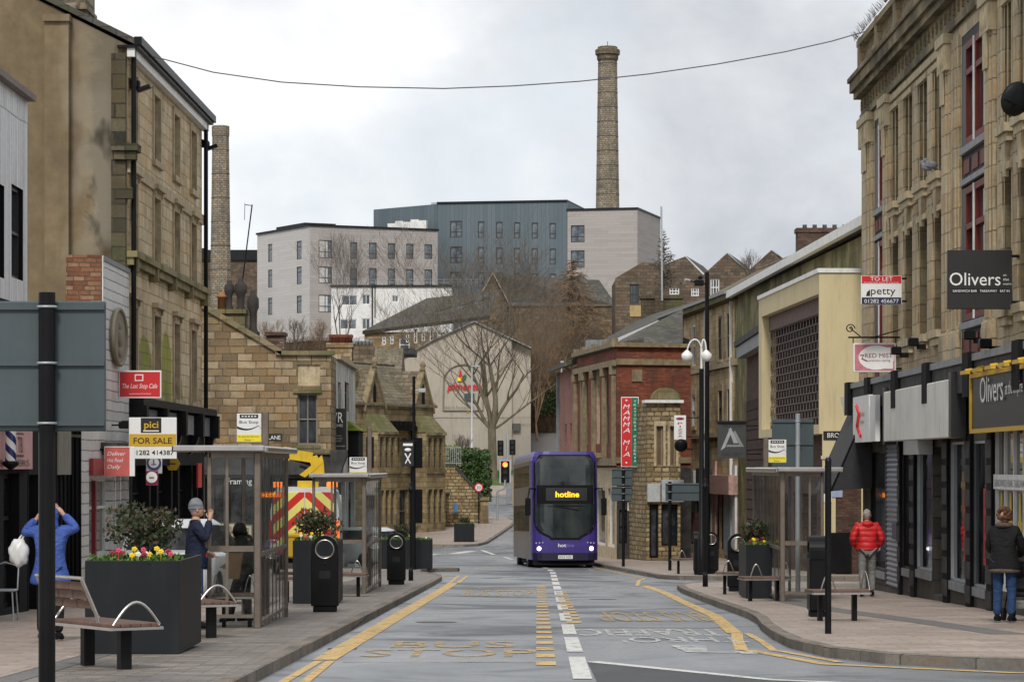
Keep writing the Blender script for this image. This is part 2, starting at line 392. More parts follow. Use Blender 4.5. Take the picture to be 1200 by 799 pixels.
def road_mat(name, lo, hi, wet=1):
    m, t = newmat(name); g = NG(t); o = g.n('ShaderNodeTexCoord').outputs['Object']
    a = g.noise(g.mapp(o, (1, .22, 1)), .55, 7, .62, .6); f = g.noise(o, 28, 4, .7); s2 = g.noise(g.mapp(o, (.55, .5, 1), (7, 3, 0)), .5, 5, .6, 1.2)
    c = g.mix(g.ramp(a, (.34, 0), (.66, 1)), lo, hi)
    c = g.mix(.6, c, g.ramp(f, (.2, .2), (.8, .85)), 'OVERLAY')
    c = g.mix(g.ramp(s2, (.52, 0), (.62, .8)), c, [x * .5 for x in lo])
    p = g.out(c, .5, spec=.5, bump=f, bd=.006, bs=.5)
    w_ = g.ramp(s2, (.34, .24 if wet else .6), (.48, .40 if wet else .7), (.64, .58))
    t.links.new(w_, p.inputs['Roughness']); MATS[name] = m; return m
ROAD = road_mat('damp_asphalt', (.095, .104, .115), (.19, .20, .215))
ROAD_N = road_mat('new_asphalt', (.035, .036, .038), (.055, .056, .06), 0)
def worn(name, col, lo=.36, hi=.6, a1=.85):
    m, t = newmat(name); g = NG(t); o = g.n('ShaderNodeTexCoord').outputs['Object']
    f = g.noise(o, 6, 8, .75); f2 = g.noise(g.mapp(o, (1, 1, 1), (3, 3, 3)), 40, 3, .6)
    c = col if 0 else g.mix(.35, tuple(col) + (1,), g.ramp(f2, (.2, .2), (.8, .8)), 'OVERLAY')
    p = g.out(c, .55, bump=f2, bd=.003); t.links.new(g.ramp(f, (lo, 1), (hi, 1 - a1)), p.inputs['Alpha']); MATS[name] = m; return m
M_WHITE = worn('worn_white_road_paint', (.58, .58, .55), .52, .66, .8)
M_YEL = worn('worn_yellow_road_paint', (.56, .37, .12), .5, .64, .8)
M_YELF = worn('faded_yellow_road_paint', (.45, .31, .13), .44, .58, .92)
M_WHITEF = worn('faded_white_road_paint', (.52, .52, .50), .44, .58, .92)
KERB = masonry('kerb_stone', ((.15, .14, .125), (.19, .175, .155), (.23, .21, .185)), (.05, .045, .04), .9, .9, .012, .4)
M_GRASS = plain('grass_green', (.06, .11, .025), .95, var=.5, sc_=1.2, bump=.05)
M_EARTH = plain('hill_earth', (.055, .043, .028), 1, var=.5, sc_=.35, bump=.1)
BLACK = plain('black_metal', (.007, .007, .008), .42, var=.3, spec=.15)
BLACKM = plain('matt_black', (.008, .008, .009), .8, spec=.15)
DGREY = plain('anthracite_metal', (.012, .0145, .017), .5, var=.15, sc_=1.5, dirt=.2, spec=.2)
SIGNBK = plain('grey_sign_back', (.062, .082, .09), .5, var=.08, sc_=2, dirt=.3, spec=.3)
STEEL = plain('brushed_steel', (.52, .50, .48), .3, metal=1, var=.12, sc_=5)
BRONZE = plain('bronze_brown_steel', (.20, .165, .135), .42, metal=.65, var=.2, sc_=4)
GALV = plain('galvanised_steel', (.38, .41, .43), .5, metal=.5, dirt=.15)
WOOD = plain('brown_hardwood_slats', (.11, .06, .04), .6, var=.3, sc_=9)
WHITEP = plain('white_paint', (.70, .70, .68), .5, dirt=.25)
WHITES = plain('white_sign_face', (.74, .74, .73), .45, var=.03, dirt=.08)
CREAM = plain('cream_render', (.56, .475, .285), .85, var=.06, sc_=.7, dirt=.22)
BEIGE = plain('beige_render', (.42, .37, .31), .85, var=.08, sc_=.5, dirt=.28)
DSTONE = plain('dark_painted_stone', (.05, .049, .048), .75, var=.45, sc_=3, dirt=.4, spec=.2)
LEAD = plain('lead_grey', (.22, .23, .24), .6, var=.2, dirt=.3)
RED = plain('red_sign', (.55, .02, .025), .4, var=.04)
GREEN = plain('green_sign', (.01, .14, .07), .4)
YELLOW = plain('yellow_sign', (.80, .66, .02), .45)
GOLD = plain('golden_ochre', (.55, .34, .02), .45)
NAVY = plain('navy_blue', (.015, .02, .07), .4)
INK = plain('black_ink', (.01, .01, .01), .5)
def glassmat(name, col, rough=.06, sc_=.7, var=.6, hi=(.09, .10, .11)):
    m, t = newmat(name); g = NG(t); o = g.n('ShaderNodeTexCoord').outputs['Object']
    f = g.noise(o, sc_, 4, .6, .6)
    c = g.mix(g.ramp(f, (.4, 0), (.65, 1)), col, hi)
    g.out(c, rough, spec=.6, bump=g.noise(o, 1.3, 2, .5), bd=.01, bs=.12); MATS[name] = m; return m
GLASS = glassmat('window_glass', (.018, .022, .026))
GLASS_S = glassmat('shop_glass', (.012, .014, .016), .04, 1.1, hi=(.07, .075, .08))
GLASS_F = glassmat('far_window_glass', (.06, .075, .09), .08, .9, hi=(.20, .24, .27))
GLASS_T = glassmat('tan_boarded_glass', (.085, .06, .035), .35, 1.3, hi=(.17, .13, .08))
def clearglass():
    m, t = newmat('shelter_glass'); g = NG(t); o = g.n('ShaderNodeTexCoord').outputs['Object']
    tr = g.n('ShaderNodeBsdfTransparent', {'Color': (.90, .92, .92, 1)}); gl = g.n('ShaderNodeBsdfGlossy', {'Color': (.9, .9, .9, 1), 'Roughness': .04})
    df = g.n('ShaderNodeBsdfDiffuse', {'Color': (.35, .34, .32, 1)}); f = g.noise(o, 2.2, 5, .6)
    fr = g.n('ShaderNodeFresnel', {'IOR': 1.5})
    a = g.n('ShaderNodeMixShader', {0: g.math('MULTIPLY', fr.outputs[0], .25), 1: tr.outputs[0], 2: gl.outputs[0]})
    b = g.n('ShaderNodeMixShader', {0: g.ramp(f, (.4, .0), (.75, .06)), 1: a.outputs[0], 2: df.outputs[0]})
    ou = g.n('ShaderNodeOutputMaterial', {0: b.outputs[0]}); MATS['shelter_glass'] = m; return m
CLEAR = clearglass()
def emit(name, col, s):
    m, t = newmat(name); g = NG(t); p = g.out(col, .4); p.inputs['Emission Color'].default_value = tuple(col) + (1,); p.inputs['Emission Strength'].default_value = s; MATS[name] = m; return m

# ------------------------------------------------------------------ ground, road, pavements
def ground():
    ys = [-30, 0, 25] + list(range(40, 250, 10)) + [115, 128, 138, 151, 185, 205, 225, 234, 246] + list(range(252, 360, 4)) + [380, 420, 480, 560, 700, 1000, 1800, 3000]
    ys = sorted(set(ys)); xs = [-2500, -900, -400, -200, -120] + list(range(-80, 81, 8)) + [120, 200, 400, 900, 2500]
    mb = MB(); vs = [(x, y, H(x, y) - (.0 if y < 246 else .0)) for y in ys for x in xs]; n = len(xs)
    for j in range(len(ys) - 1):
        for i in range(n - 1):
            cy = (ys[j] + ys[j + 1]) / 2
            mb.add([vs[j * n + i], vs[j * n + i + 1], vs[(j + 1) * n + i + 1], vs[(j + 1) * n + i]], [(0, 1, 2, 3)], 0 if cy < 226 else 1)
    tag(mb.build('ground', [PAV_G, M_EARTH]), kind='structure')
ground()
def strip(name, pts, mat, dz, kind='structure', w=None, parent=None):
    """ribbon following the ground; pts = (xl, xr, y)"""
    mb = MB(); P = []
    for a, b in zip(pts, pts[1:]):
        n = max(1, int(abs(b[2] - a[2]) / 3))
        for i in range(n): P.append([lerp(a[k], b[k], i / n) for k in range(3)])
    P.append(list(pts[-1]))
    for a, b in zip(P, P[1:]):
        mb.quad((a[0], a[2], H(0, a[2]) + dz), (a[1], a[2], H(0, a[2]) + dz), (b[1], b[2], H(0, b[2]) + dz), (b[0], b[2], H(0, b[2]) + dz))
    return mb, mat
mb, _ = strip('road', [(-60, 60, -25), (-60, 60, 115), (-60, 60, 128), (-60, 60, 138), (-60, 60, 151), (-60, 60, 170), (-60, 60, 185), (-60, 60, 205), (-60, 60, 222)], ROAD, .004)
tag(mb.build('road', ROAD), kind='structure')
def densify(pts, st=2.5):
    o = []
    for a, b in zip(pts, pts[1:]):
        n = max(1, int(math.hypot(b[0] - a[0], b[1] - a[1]) / st))
        for i in range(n): o.append((lerp(a[0], b[0], i / n), lerp(a[1], b[1], i / n)))
    return o + [pts[-1]]
def pave(pts, ox, mat, name='pavement', y_start=None):
    """pts: kerb polyline with rising Y; the pavement lies between it and x = ox"""
    pts = densify(pts); mb = MB()
    for a, b in zip(pts, pts[1:]):
        xm = 1 if ox > 0 else -1
        cols = [0, .15] + [k for k in (3, 6, 12)] + [abs(ox)]
        mb.quad((a[0], a[1], PV(*a)), (ox, a[1], PV(*a)), (ox, b[1], PV(*b)), (b[0], b[1], PV(*b)))
    tag(mb.build(name, mat), kind='structure')
    kb = MB(); n = len(pts); off = []
    for i in range(n):
        a = Vector(pts[max(0, i - 1)]); b = Vector(pts[min(n - 1, i + 1)]); d = (b - a).normalized(); nn = Vector((-d.y, d.x)) * (1 if ox < 0 else -1); off.append(nn)
    for i in range(n - 1):
        a, b = pts[i], pts[i + 1]; na, nb = off[i], off[i + 1]
        za, zb = H(*a), H(*b)
        A0 = (a[0], a[1], za - .02); A1 = (a[0], a[1], za + .11); A2 = (a[0] + na.x * .02, a[1] + na.y * .02, za + .128); A3 = (a[0] + na.x * .16, a[1] + na.y * .16, za + .128); A4 = (A3[0], A3[1], za + .1)
        B0 = (b[0], b[1], zb - .02); B1 = (b[0], b[1], zb + .11); B2 = (b[0] + nb.x * .02, b[1] + nb.y * .02, zb + .128); B3 = (b[0] + nb.x * .16, b[1] + nb.y * .16, zb + .128); B4 = (B3[0], B3[1], zb + .1)
        for p, q, r_, s_ in ((A0, B0, B1, A1), (A1, B1, B2, A2), (A2, B2, B3, A3), (A3, B3, B4, A4)): kb.quad(p, q, r_, s_)
    tag(kb.build('kerb', KERB), kind='structure')
KL1 = [(-2.62, 12), (-2.57, 20), (-2.37, 40), (-2.17, 60), (-2.02, 76), (-1.98, 84), (-2.1, 88), (-2.5, 91), (-2.9, 94), (-3.0, 98), (-2.6, 100.2), (-1.85, 101.2), (-1.8, 102), (-2.4, 102.8), (-6, 103.2), (-16, 104)]
KL2 = [(-24, 146.2), (-8, 146.8), (-2.4, 147.2), (-1.7, 148), (-1.25, 151), (-.6, 160), (0, 169), (.25, 176), (-.2, 182), (-2, 185), (-20, 188)]
KR1 = [(20, 29.6), (6.5, 30.8), (5, 31.4), (4.1, 32.6), (3.62, 34.4), (3.45, 37), (3.5, 40), (3.62, 43), (3.80, 46), (3.88, 49), (3.85, 60), (3.88, 68), (4.0, 72), (4.4, 74.6), (5.5, 75.8), (8, 76.3), (20, 76.6)]
KR2 = [(20, 84.2), (6, 84.4), (4.8, 85), (4.3, 87), (3.8, 100), (3.3, 114), (2.6, 126), (1.7, 138), (1.4, 146), (1.6, 156), (2.6, 172), (5, 186), (16, 192)]
pave(KL1, -60, PAV_G); pave(KL2, -60, PAV_P); pave(KR1, 60, PAV_P); pave(KR2, 60, PAV_P)
# lighter flags on the building side of the near left pavement, dark band between
mb, _ = strip('', [(-30, -4.85, 12), (-30, -4.55, 44), (-30, -4.4, 60), (-30, -4.2, 80), (-30, -4.1, 100)], PAV_P, .124); tag(mb.build('flag_paving', PAV_P), kind='structure')
mb, _ = strip('', [(-4.83, -4.55, 12), (-4.53, -4.25, 44), (-4.38, -4.1, 60), (-4.18, -3.9, 80)], PAV_B, .124); tag(mb.build('paving_band', PAV_B), kind='structure')
mb = MB()
P = [(6.45, 38.5), (6.0, 44), (5.4, 50), (5.1, 58), (5.0, 68)]
for a, b in zip(P, P[1:]): mb.quad((a[0] - .25, a[1], PV(*a) + .004), (a[0] + .25, a[1], PV(*a) + .004), (b[0] + .25, b[1], PV(*b) + .004), (b[0] - .25, b[1], PV(*b) + .004))
tag(mb.build('paving_band', PAV_B), kind='structure')
# junction pavement beyond, grass bank, hill path
mb, _ = strip('', [(-60, 60, 214), (-60, 60, 226)], PAV_P, .13); mb.quad((-60, 214, H(0, 214) - .02), (60, 214, H(0, 214) - .02), (60, 214, H(0, 214) + .13), (-60, 214, H(0, 214) + .13)); tag(mb.build('pavement', PAV_P), kind='structure')
mb, _ = strip('', [(-30, 4.3, 226), (-30, 4.3, 234), (-30, 4.3, 246)], M_GRASS, .06); tag(mb.build('grass_bank', M_GRASS), kind='structure')
mb = MB(); mb.quad((1.2, 247, 1.35), (14, 247, 1.35), (14, 262, 4.4), (1.2, 262, 4.4)); tag(mb.build('path', PAV_B), kind='structure')
# ------------------------------------------------------------------ road markings
def mark(mats, name, quads, dz=.012):
    mb = MB()
    for q in quads: mb.add([(x, y, H(x, y) + dz) for x, y in q], [tuple(range(len(q)))])
    return tag(mb.build(name, mats), kind='structure')
def band(pts, w0, w1=None):
    q = []
    D = densify(pts, 4)
    for a, b in zip(D, D[1:]): q.append([(a[0] - w0 / 2, a[1]), (a[0] + w0 / 2, a[1]), (b[0] + w0 / 2, b[1]), (b[0] - w0 / 2, b[1])])
    return q
cx = lambda y: .42 + .0095 * y - (0 if y < 98 else .0016 * (y - 98) ** 2)
q = []; y = 24.4
for (a, b) in [(23.3, 27.3), (29.3, 34.3), (35.7, 40.4), (41.5, 45.8), (47.6, 51.8), (53.6, 57.8), (59.6, 63.8), (65.6, 69.8), (71.6, 75.8), (77.6, 81.6), (83.6, 87.6), (89.6, 93.6), (95.6, 99.6), (102, 105.5), (109, 112), (117, 119), (123, 125), (130, 134), (138, 143)]:
    x0, x1 = cx(a), cx(b); wd = .095
    q.append([(x0 - wd, a), (x0 + wd, a), (x1 + wd, b), (x1 - wd, b)])
mark(M_WHITE, 'centre_line_marking', q)
q = []; y = 32.2
while y < 76: x = .37 + .0085 * (y - 32); q.append([(x - .11, y), (x + .11, y), (x + .115, y + .95), (x - .105, y + .95)]); y += 1.95
mark(M_YEL, 'bus_bay_marking', q)
q = []; y = 46.5
while y < 69: x = .98 + .007 * (y - 46.5); q.append([(x - .12, y), (x + .12, y), (x + .12, y + .9), (x - .12, y + .9)]); y += 1.8
mark(M_YEL, 'bus_bay_marking', q)
q = band([(-2.12, 33.5), (-1.78, 62), (-1.62, 76), (-1.6, 80)], .27) + band([(-2.3, 12), (-2.27, 24), (-2.16, 33.3)], .1) + band([(-2.0, 12), (-1.98, 24), (-2.03, 33.3)], .1) + band([(-1.68, 80.2), (-1.66, 92)], .1) + band([(-1.45, 80.2), (-1.38, 92)], .1)
mark(M_YEL, 'yellow_line_marking', q)
off = lambda K, d: [(x - d, y) for x, y in K]
q = band([(3.15, 42), (3.42, 50), (3.45, 60), (3.5, 68), (3.4, 76)], .22) + band([(2.8, 36.2), (3.02, 39.8), (3.2, 42.2)], .16) + band([(3.18, 36), (3.28, 39), (3.32, 42)], .1)
q += [[(2.8, 36.2), (2.95, 36.2), (3.5, 32.5), (3.36, 32.4)], [(3.18, 36), (3.28, 36), (3.7, 33), (3.6, 32.9)], [(3.36, 32.4), (3.5, 32.55), (5.2, 30.6), (5.1, 30.45)], [(5.1, 30.45), (5.2, 30.6), (14, 29.5), (14, 29.3)]]
q += band([(3.2, 76), (3.6, 84), (3.9, 87), (3.45, 100), (2.95, 114), (2.2, 126)], .1)
mark(M_YEL, 'yellow_line_marking', q)
mark(M_YELF, 'bus_bay_marking', [[(-1.9, 33.05), (.38, 33.05), (.38, 33.17), (-1.9, 33.17)], [(1.4, 43.2), (3.1, 43.2), (3.1, 43.32), (1.4, 43.32)], [(-1.4, 72), (.7, 72), (.7, 72.5), (-1.4, 72.5)]])
q = band([(-1.55, 150), (-.95, 160), (-.35, 169)], .14) + [[(-2.9, 90.6), (-2.2, 88.6), (-1.7, 92.5), (-2.3, 93)]] + [[(-1.75, 97), (-1.2, 97), (-1.2, 98.5), (-1.75, 98.5)]]
mark(M_YELF, 'yellow_line_marking', q)
mark(M_WHITE, 'junction_marking', [[(.82, 33.0), (.95, 33.2), (2.6, 29.2), (2.5, 29.05)], [(2.5, 29.05), (2.6, 29.2), (6, 26.2), (6, 26.0)], [(-5, 134), (-4.4, 134), (-3.2, 138.5), (-3.9, 138.5)], [(-3, 139), (-2.5, 139), (-1.6, 142), (-2.2, 142)]])
mark(ROAD_N, 'road_patch', [[(.84, 33.0), (.76, 12), (9, 12), (9, 24.5), (6, 26.0), (2.5, 29.05)]], .008)
def roadtext(t, x0, x1, y0, y1, mat, rot=False, name='lettering_marking'):
    vs, fs, wd, hd = textmesh(t, 0, .01)
    vv = []
    for v in vs:
        a = v[0] / wd; b = v[1] / .7
        if rot: a, b = 1 - a, 1 - b
        x, y = lerp(x0, x1, a), lerp(y0, y1, b); vv.append((x, y, H(x, y) + .0125))
    mb = MB(); mb.add(vv, fs); tag(mb.build(name, mat), kind='structure')
roadtext('BUS', -1.52, .04, 37.0, 39.0, M_YELF); roadtext('STOP', -1.78, .30, 34.4, 36.5, M_YELF)
roadtext('BUS STOP', -1.1, .5, 65, 71, M_YELF)
roadtext('BUS STOP', 1.45, 3.25, 47.3, 52.4, M_YELF, True)
roadtext('TRAFFIC', .93, 3.0, 41.0, 43.6, M_WHITEF, True); roadtext("THRO'", 1.45, 3.1, 38.6, 40.4, M_WHITEF, True)
mark(M_WHITEF, 'arrow_marking', [[(2.0, 37.6), (2.45, 37.6), (2.35, 35.6), (2.1, 35.5)], [(2.1, 35.5), (2.35, 35.7), (2.72, 35.7), (2.72, 35.4)], [(2.68, 36.2), (2.72, 35.0), (3.05, 35.35)]])
# ------------------------------------------------------------------ left side buildings
FR_DK = plain('dark_window_frame', (.03, .028, .026), .5)
FR_TAN = plain('tan_window_frame', (.22, .165, .09), .6, dirt=.3)
FR_W = plain('white_window_frame', (.66, .66, .64), .45, dirt=.15)
REVEAL = ST_TRIM
GABLE_R = None
def gable_mat():
    m, t = newmat('stained_gable_render'); g = NG(t); uv = g.n('ShaderNodeTexCoord').outputs['Object']
    f = g.noise(uv, 3.5, 7, .65); a = g.noise(uv, .6, 6, .6, .5)
    c = g.mix(g.ramp(f, (.3, 0), (.7, 1)), (.155, .115, .068), (.215, .165, .10))
    c = g.mix(g.ramp(a, (.42, 0), (.62, .55)), c, (.10, .078, .048))
    st = g.noise(g.mapp(uv, (1.3, 1.3, .12), (2, 5, 0)), 1.2, 5, .6); c = g.mix(g.ramp(st, (.5, 0), (.75, .45)), c, (.07, .056, .038))
    # wet black soot running down beside the street corner (a stain with its own ragged shape)
    sep = g.n('ShaderNodeSeparateXYZ', {0: uv})
    d = g.math('ADD', g.math('MULTIPLY', g.math('ABSOLUTE', g.math('SUBTRACT', sep.outputs[1], .42)), 1.5), g.math('MULTIPLY', g.math('SUBTRACT', g.noise(uv, 1.5, 6, .7, .6), .5), 1.9))
    k = g.ramp(d, (.30, 1), (.62, 0))
    hz_ = g.ramp(g.math('DIVIDE', sep.outputs[2], 11), (.60, 0), (.72, 1), (.97, 1), (1, .6))
    c = g.mix(g.math('MULTIPLY', g.math('MULTIPLY', k, hz_), .95), c, (.017, .015, .013))
    p2 = g.noise(g.mapp(uv, (1, 1, .6), (8, 8, 3)), 1.1, 3, .5)
    pal = g.ramp(g.math('SUBTRACT', sep.outputs[1], g.math('MULTIPLY', p2, 1.2)), (.35, 1), (.75, 0))
    c = g.mix(g.math('MULTIPLY', g.math('MULTIPLY', pal, g.ramp(p2, (.4, 0), (.5, .6))), hz_), c, (.30, .265, .20))
    br = g.n('ShaderNodeTexBrick', {'Vector': g.mapp(uv, (1, 1, 1)), 'Scale': 1, 'Brick Width': .9, 'Row Height': .42, 'Mortar Size': .006})
    g.out(c, .92, spec=.2, bump=f, bd=.02, bs=.5); return m
GABLE_R = gable_mat()

# --- clad shop at the frame edge
f0 = Fac((-8.0, 34), (-8.0, 49), H(0, 42)); b = f0.thing('clad_shop_building', 'shop building clad in peeling white boards above a black shopfront with a pink barber sign', 'building')
zt = f0.z(32, 119)
ops = [f0.op(-20, -9, 216, 325), f0.op(-4, 5, 216, 325), f0.op(13.5, 27, 219, 327)]
ops_s = [[3.2, 7.6, .45, 2.25], [8.6, 12.2, .45, 2.25], [12.7, 14.2, .1, 2.25]]
mb = MB(); wall_grid(mb, 0, f0.L, 5.0, zt, ops, .18, m=0, mr=1); wall_grid(mb, 0, f0.L, -1, 5.0, ops_s, .25, m=1)
shell(mb, f0.L, 9, -1, zt, m=2); mb.build('wall', [CLAD_W, BLACKM, CLAD_W], b)
for o in ops: window(b, o, .12, FR_DK, GLASS, 1, 2)
for o in ops_s[:2]: window(b, o, .2, BLACK, GLASS_S, 2, 1, .07, 'shop_window')
window(b, ops_s[2], .2, BLACK, GLASS_S, 1, 3, .08, 'door')
mb = MB().box(-.1, -.14, zt, f0.L + .05, .35, zt + .1); mb.build('coping', plain('rust_coping', (.2, .17, .15), .8, dirt=.4), b)
mb = MB().box(11.2, -.10, 2.32, 14.9, -.01, 2.94, 0)
mb.box(13.1, -.112, 2.52, 13.95, -.1, 2.9, 1); mb.box(13.18, -.122, 2.55, 13.87, -.112, 2.87, 0); mb.text('TB', 13.3, -.13, 2.58, .5, 1, fit=(.45, .26)); mb.text('BARBERS', 11.6, -.117, 2.37, .34, 1, fit=(2.9, .10))
mb.build('fascia_sign', [plain('pink_sign', (.62, .36, .36), .5), plain('dark_brown_ink', (.10, .04, .03), .5)], b)
# barber pole
pm, t_ = newmat('barber_pole_stripes'); g = NG(t_); o_ = g.n('ShaderNodeTexCoord').outputs['Object']; s_ = g.n('ShaderNodeSeparateXYZ', {0: o_})
ang = g.math('ARCTAN2', s_.outputs[1], s_.outputs[0]); ph = g.math('FRACT', g.math('ADD', g.math('MULTIPLY', ang, .3183), g.math('MULTIPLY', s_.outputs[2], 4.2)))
g.out(g.mix(g.ramp(ph, (.49, 0), (.51, 1)), (.72, .72, .70), (.015, .025, .12)), .25)
t = thing('barber_pole', 'blue and white striped barber pole with black end cups beside the pink sign', 'barber pole', (WX(12.5, 46), 46, 0))
MB().cyl(0, 0, WZ(543, 46), WZ(500, 46), .085, 14).build('striped_tube', pm, t)
MB().lathe(0, 0, [(.03, WZ(550, 46)), (.12, WZ(545, 46)), (.13, WZ(541, 46)), (.1, WZ(540, 46))], 14).box(-.5, -.02, WZ(543, 46), -.08, .02, WZ(541.5, 46)).build('cup', BLACK, t)
MB().lathe(0, 0, [(.1, WZ(500, 46)), (.13, WZ(499, 46)), (.1, WZ(493, 46)), (.03, WZ(490, 46))], 14).build('cup', BLACK, t)

# --- passage with railings between, pilaster
fp = Fac((-8.0, 49.1), (-8.0, 55.0), H(0, 52)); b = fp.thing('passage_shopfront', 'low dark shopfront with a beige pilaster and a spiked railing gate', 'shopfront')
ops = [fp.op(34, 45, 556, 720), fp.op(46, 62, 520, 720), fp.op(78, 92, 505, 720)]
mb = MB(); wall_grid(mb, 0, fp.L, -1, 4.1, ops, .5); shell(mb, fp.L, 8, -1, 4.1); mb.build('wall', BLACKM, b)
for o in ops: window(b, o, .4, BLACK, GLASS_S, 1, 2)
a0, a1 = fp.u(62), fp.u(77); MB().box(a0, -.1, fp.z(70, 556), a1, -.004, 4.1).build('pilaster', plain('beige_pilaster', (.23, .205, .17), .8, dirt=.4), b)
mb = MB(); a0, a1 = fp.u(61), fp.u(90)
for i in range(7): x = lerp(a0, a1, i / 6); mb.tube([(x, -.06, .1), (x, -.06, 3.3)], .025, 6); mb.lathe(x, -.06, [(.02, 3.3), (.06, 3.36), (.03, 3.45), (.005, 3.55)], 6)
mb.box(a0, -.08, 3.1, a1, -.04, 3.15); mb.box(a0, -.08, .3, a1, -.04, .35); mb.build('railing', BLACK, b)

# --- white glazed-board shop
f1 = Fac((-8.0, 55.05), (-8.0, 62.0), H(0, 58)); b = f1.thing('white_tiled_shop', 'narrow shop faced in white boards with a large oval plaque and a red fascia', 'building')
zt = f1.z(136, 313); us = f1.u(120)
MB().box(us, 0, 4.3, f1.L, .62, zt, 0).box(us, -.03, zt, f1.L, .66, zt + .09, 1).box(us - .05, -.02, 4.3, us, .66, zt + .09, 2).box(us - .07, -.0, 4.3, us - .05, .7, zt + .1, 3).build('parapet', [TILE_W, LEAD, WHITEP, masonry('soot_red_brick', ((.12, .05, .03), (.2, .09, .05), (.3, .2, .12)), (.08, .06, .05), .225, .09, .01, .5)], b)
ops = [f1.op(104.5, 135, 560, 652), f1.op(136, 141, 556, 690), f1.op(142, 151, 556, 690)]
mb = MB(); wall_grid(mb, 0, f1.L, -1, 4.3, ops, .3); shell(mb, f1.L, 8, -1, 4.28); mb.build('wall', [TILE_W], b)
window(b, ops[0], .25, FR_W, GLASS_S, 3, 2, .07, 'shop_window', split=[.62]); window(b, ops[1], .25, BLACK, GLASS_S, 1, 1, .06, 'shop_window'); window(b, ops[2], .25, BLACK, GLASS_S, 1, 2, .08, 'door')
mb = MB(); o = f1.op(104.5, 122, 537, 557); mb.box(o[0], -.08, o[2], o[1] + 2.8, -.01, o[3]); x = f1.u(119); mb.box(x, .12, ops[0][2] + .02, x + .18, .2, ops[0][3] - .05); mb.build('fascia', plain('deep_red_fascia', (.22, .012, .02), .4), b)
cx_, cz_ = (f1.u(127.5) + f1.u(144)) / 2, f1.z(136, 395)
pl = MB(); pts = [(cx_ + 1.02 * math.cos(2 * math.pi * k / 40), cz_ + .56 * math.sin(2 * math.pi * k / 40)) for k in range(40)]
pl.prism(pts, 'y', -.07, -.003); rg = [(cx_ + 1.02 * math.cos(2 * math.pi * k / 40), -.075, cz_ + .56 * math.sin(2 * math.pi * k / 40)) for k in range(41)]; pl.tube(rg, .045, 6)
pl.ell((cx_, -.07, cz_ + .22), (.1, .05, .1)); pl.ell((cx_ + .02, -.07, cz_ - .02), (.2, .06, .2)); pl.ell((cx_ + .1, -.07, cz_ - .3), (.28, .05, .12))
pl.build('oval_plaque', plain('stone_plaque', (.24, .21, .15), .8, dirt=.4), b)
o = f1.op(118, 150, 519, 526); MB().box(o[0], -.32, o[2], o[1], -.003, o[3]).box(o[0] + .2, -.2, o[2] - .12, o[1] - .2, -.003, o[2]).build('stone_ledge', DSTONE, b)
t = thing('floodlight', 'black floodlight above the stone ledge on the white boarded shop', 'lamp', (-7.75, 59.3, 0)); MB().bbox(-.1, -.12, WZ(502, 59.3), .12, .12, WZ(494, 59.3), .02).box(-.3, -.015, WZ(498, 59.3) - .015, -.1, .015, WZ(498, 59.3) + .015).build('lamp_head', BLACK, t)
t = thing('floodlight', 'pale grey floodlight beside the black one on the white boarded shop', 'lamp', (-7.7, 61.2, 0)); MB().bbox(-.1, -.2, WZ(504, 61.2), .22, .1, WZ(496, 61.2), .02).tube([(-.3, 0, WZ(498, 61.2)), (-.1, 0, WZ(499, 61.2))], .02, 6).build('lamp_head', LEAD, t)

# --- tall three storey stone building
f2 = Fac((-8.05, 62.1), (-7.92, 75.8), H(0, 69)); b = f2.thing('stone_corner_building', 'tall three storey buff stone building with a blank brown rendered gable and black shopfront', 'building')
Y_ = f2.Y; ze = WZ(54, 62.3) - f2.base; ridge = ze + 3.5; D2 = 14
cols = [(153, 160), (179.5, 187), (203, 209.5), (223, 229)]
ops = []
for (a, c_), t3, b3 in zip(cols, (98, 116, 136, 155), (162, 190, 208, 223)): ops.append(f2.op(a, c_, t3, b3))
z3 = (sum(o[2] for o in ops) / 4, sum(o[3] for o in ops) / 4)
row3 = [[o[0], o[1], ops[2][2], ops[2][3]] for o in ops]
r2_ = f2.op(203, 209.5, 249, 327); row2 = [[o[0], o[1], r2_[2], r2_[3]] for o in ops]
r1_ = f2.op(201, 208, 379, 468); row1 = [[o[0], o[1], r1_[2], r1_[3]] for o in ops]
zs_ = f2.z(200, 476)   # top of shopfront
pan = [[o[0] + .05, o[1] - .05, f2.z(205, 345), f2.z(205, 362), .05] for o in ops]
mb = MB(); wall_grid(mb, 0, f2.L, zs_ - .1, ze, row3 + row2 + row1 + pan, .2, m=0, mr=1)
shell(mb, f2.L, D2, -1.2, ze, ms=2, gable=ridge)
for (pa, pb, pt_, pb_) in ((161.5, 177.5, 392, 476), (189, 200.5, 388, 476), (210.5, 214, 440, 474)):
    a_, c_ = f2.u(pa), f2.u(pb); zt_, zb_ = f2.z((pa + pb) / 2, pt_), f2.z((pa + pb) / 2, pb_); mb.add([(a_, -.003, zb_), (c_, -.003, zb_), (c_, -.003, zt_ - .5), (lerp(a_, c_, .7), -.003, zt_ - .1), (lerp(a_, c_, .35), -.003, zt_), (a_, -.003, zt_ - .35)], [(0, 1, 2, 3, 4, 5)], 3)
mb.build('wall', [ST_L2, ST_TRIM, GABLE_R, ST_L2G], b)
for o in row3 + row2 + row1: window(b, o, .16, FR_TAN, GLASS_T, 1, 1, .07)
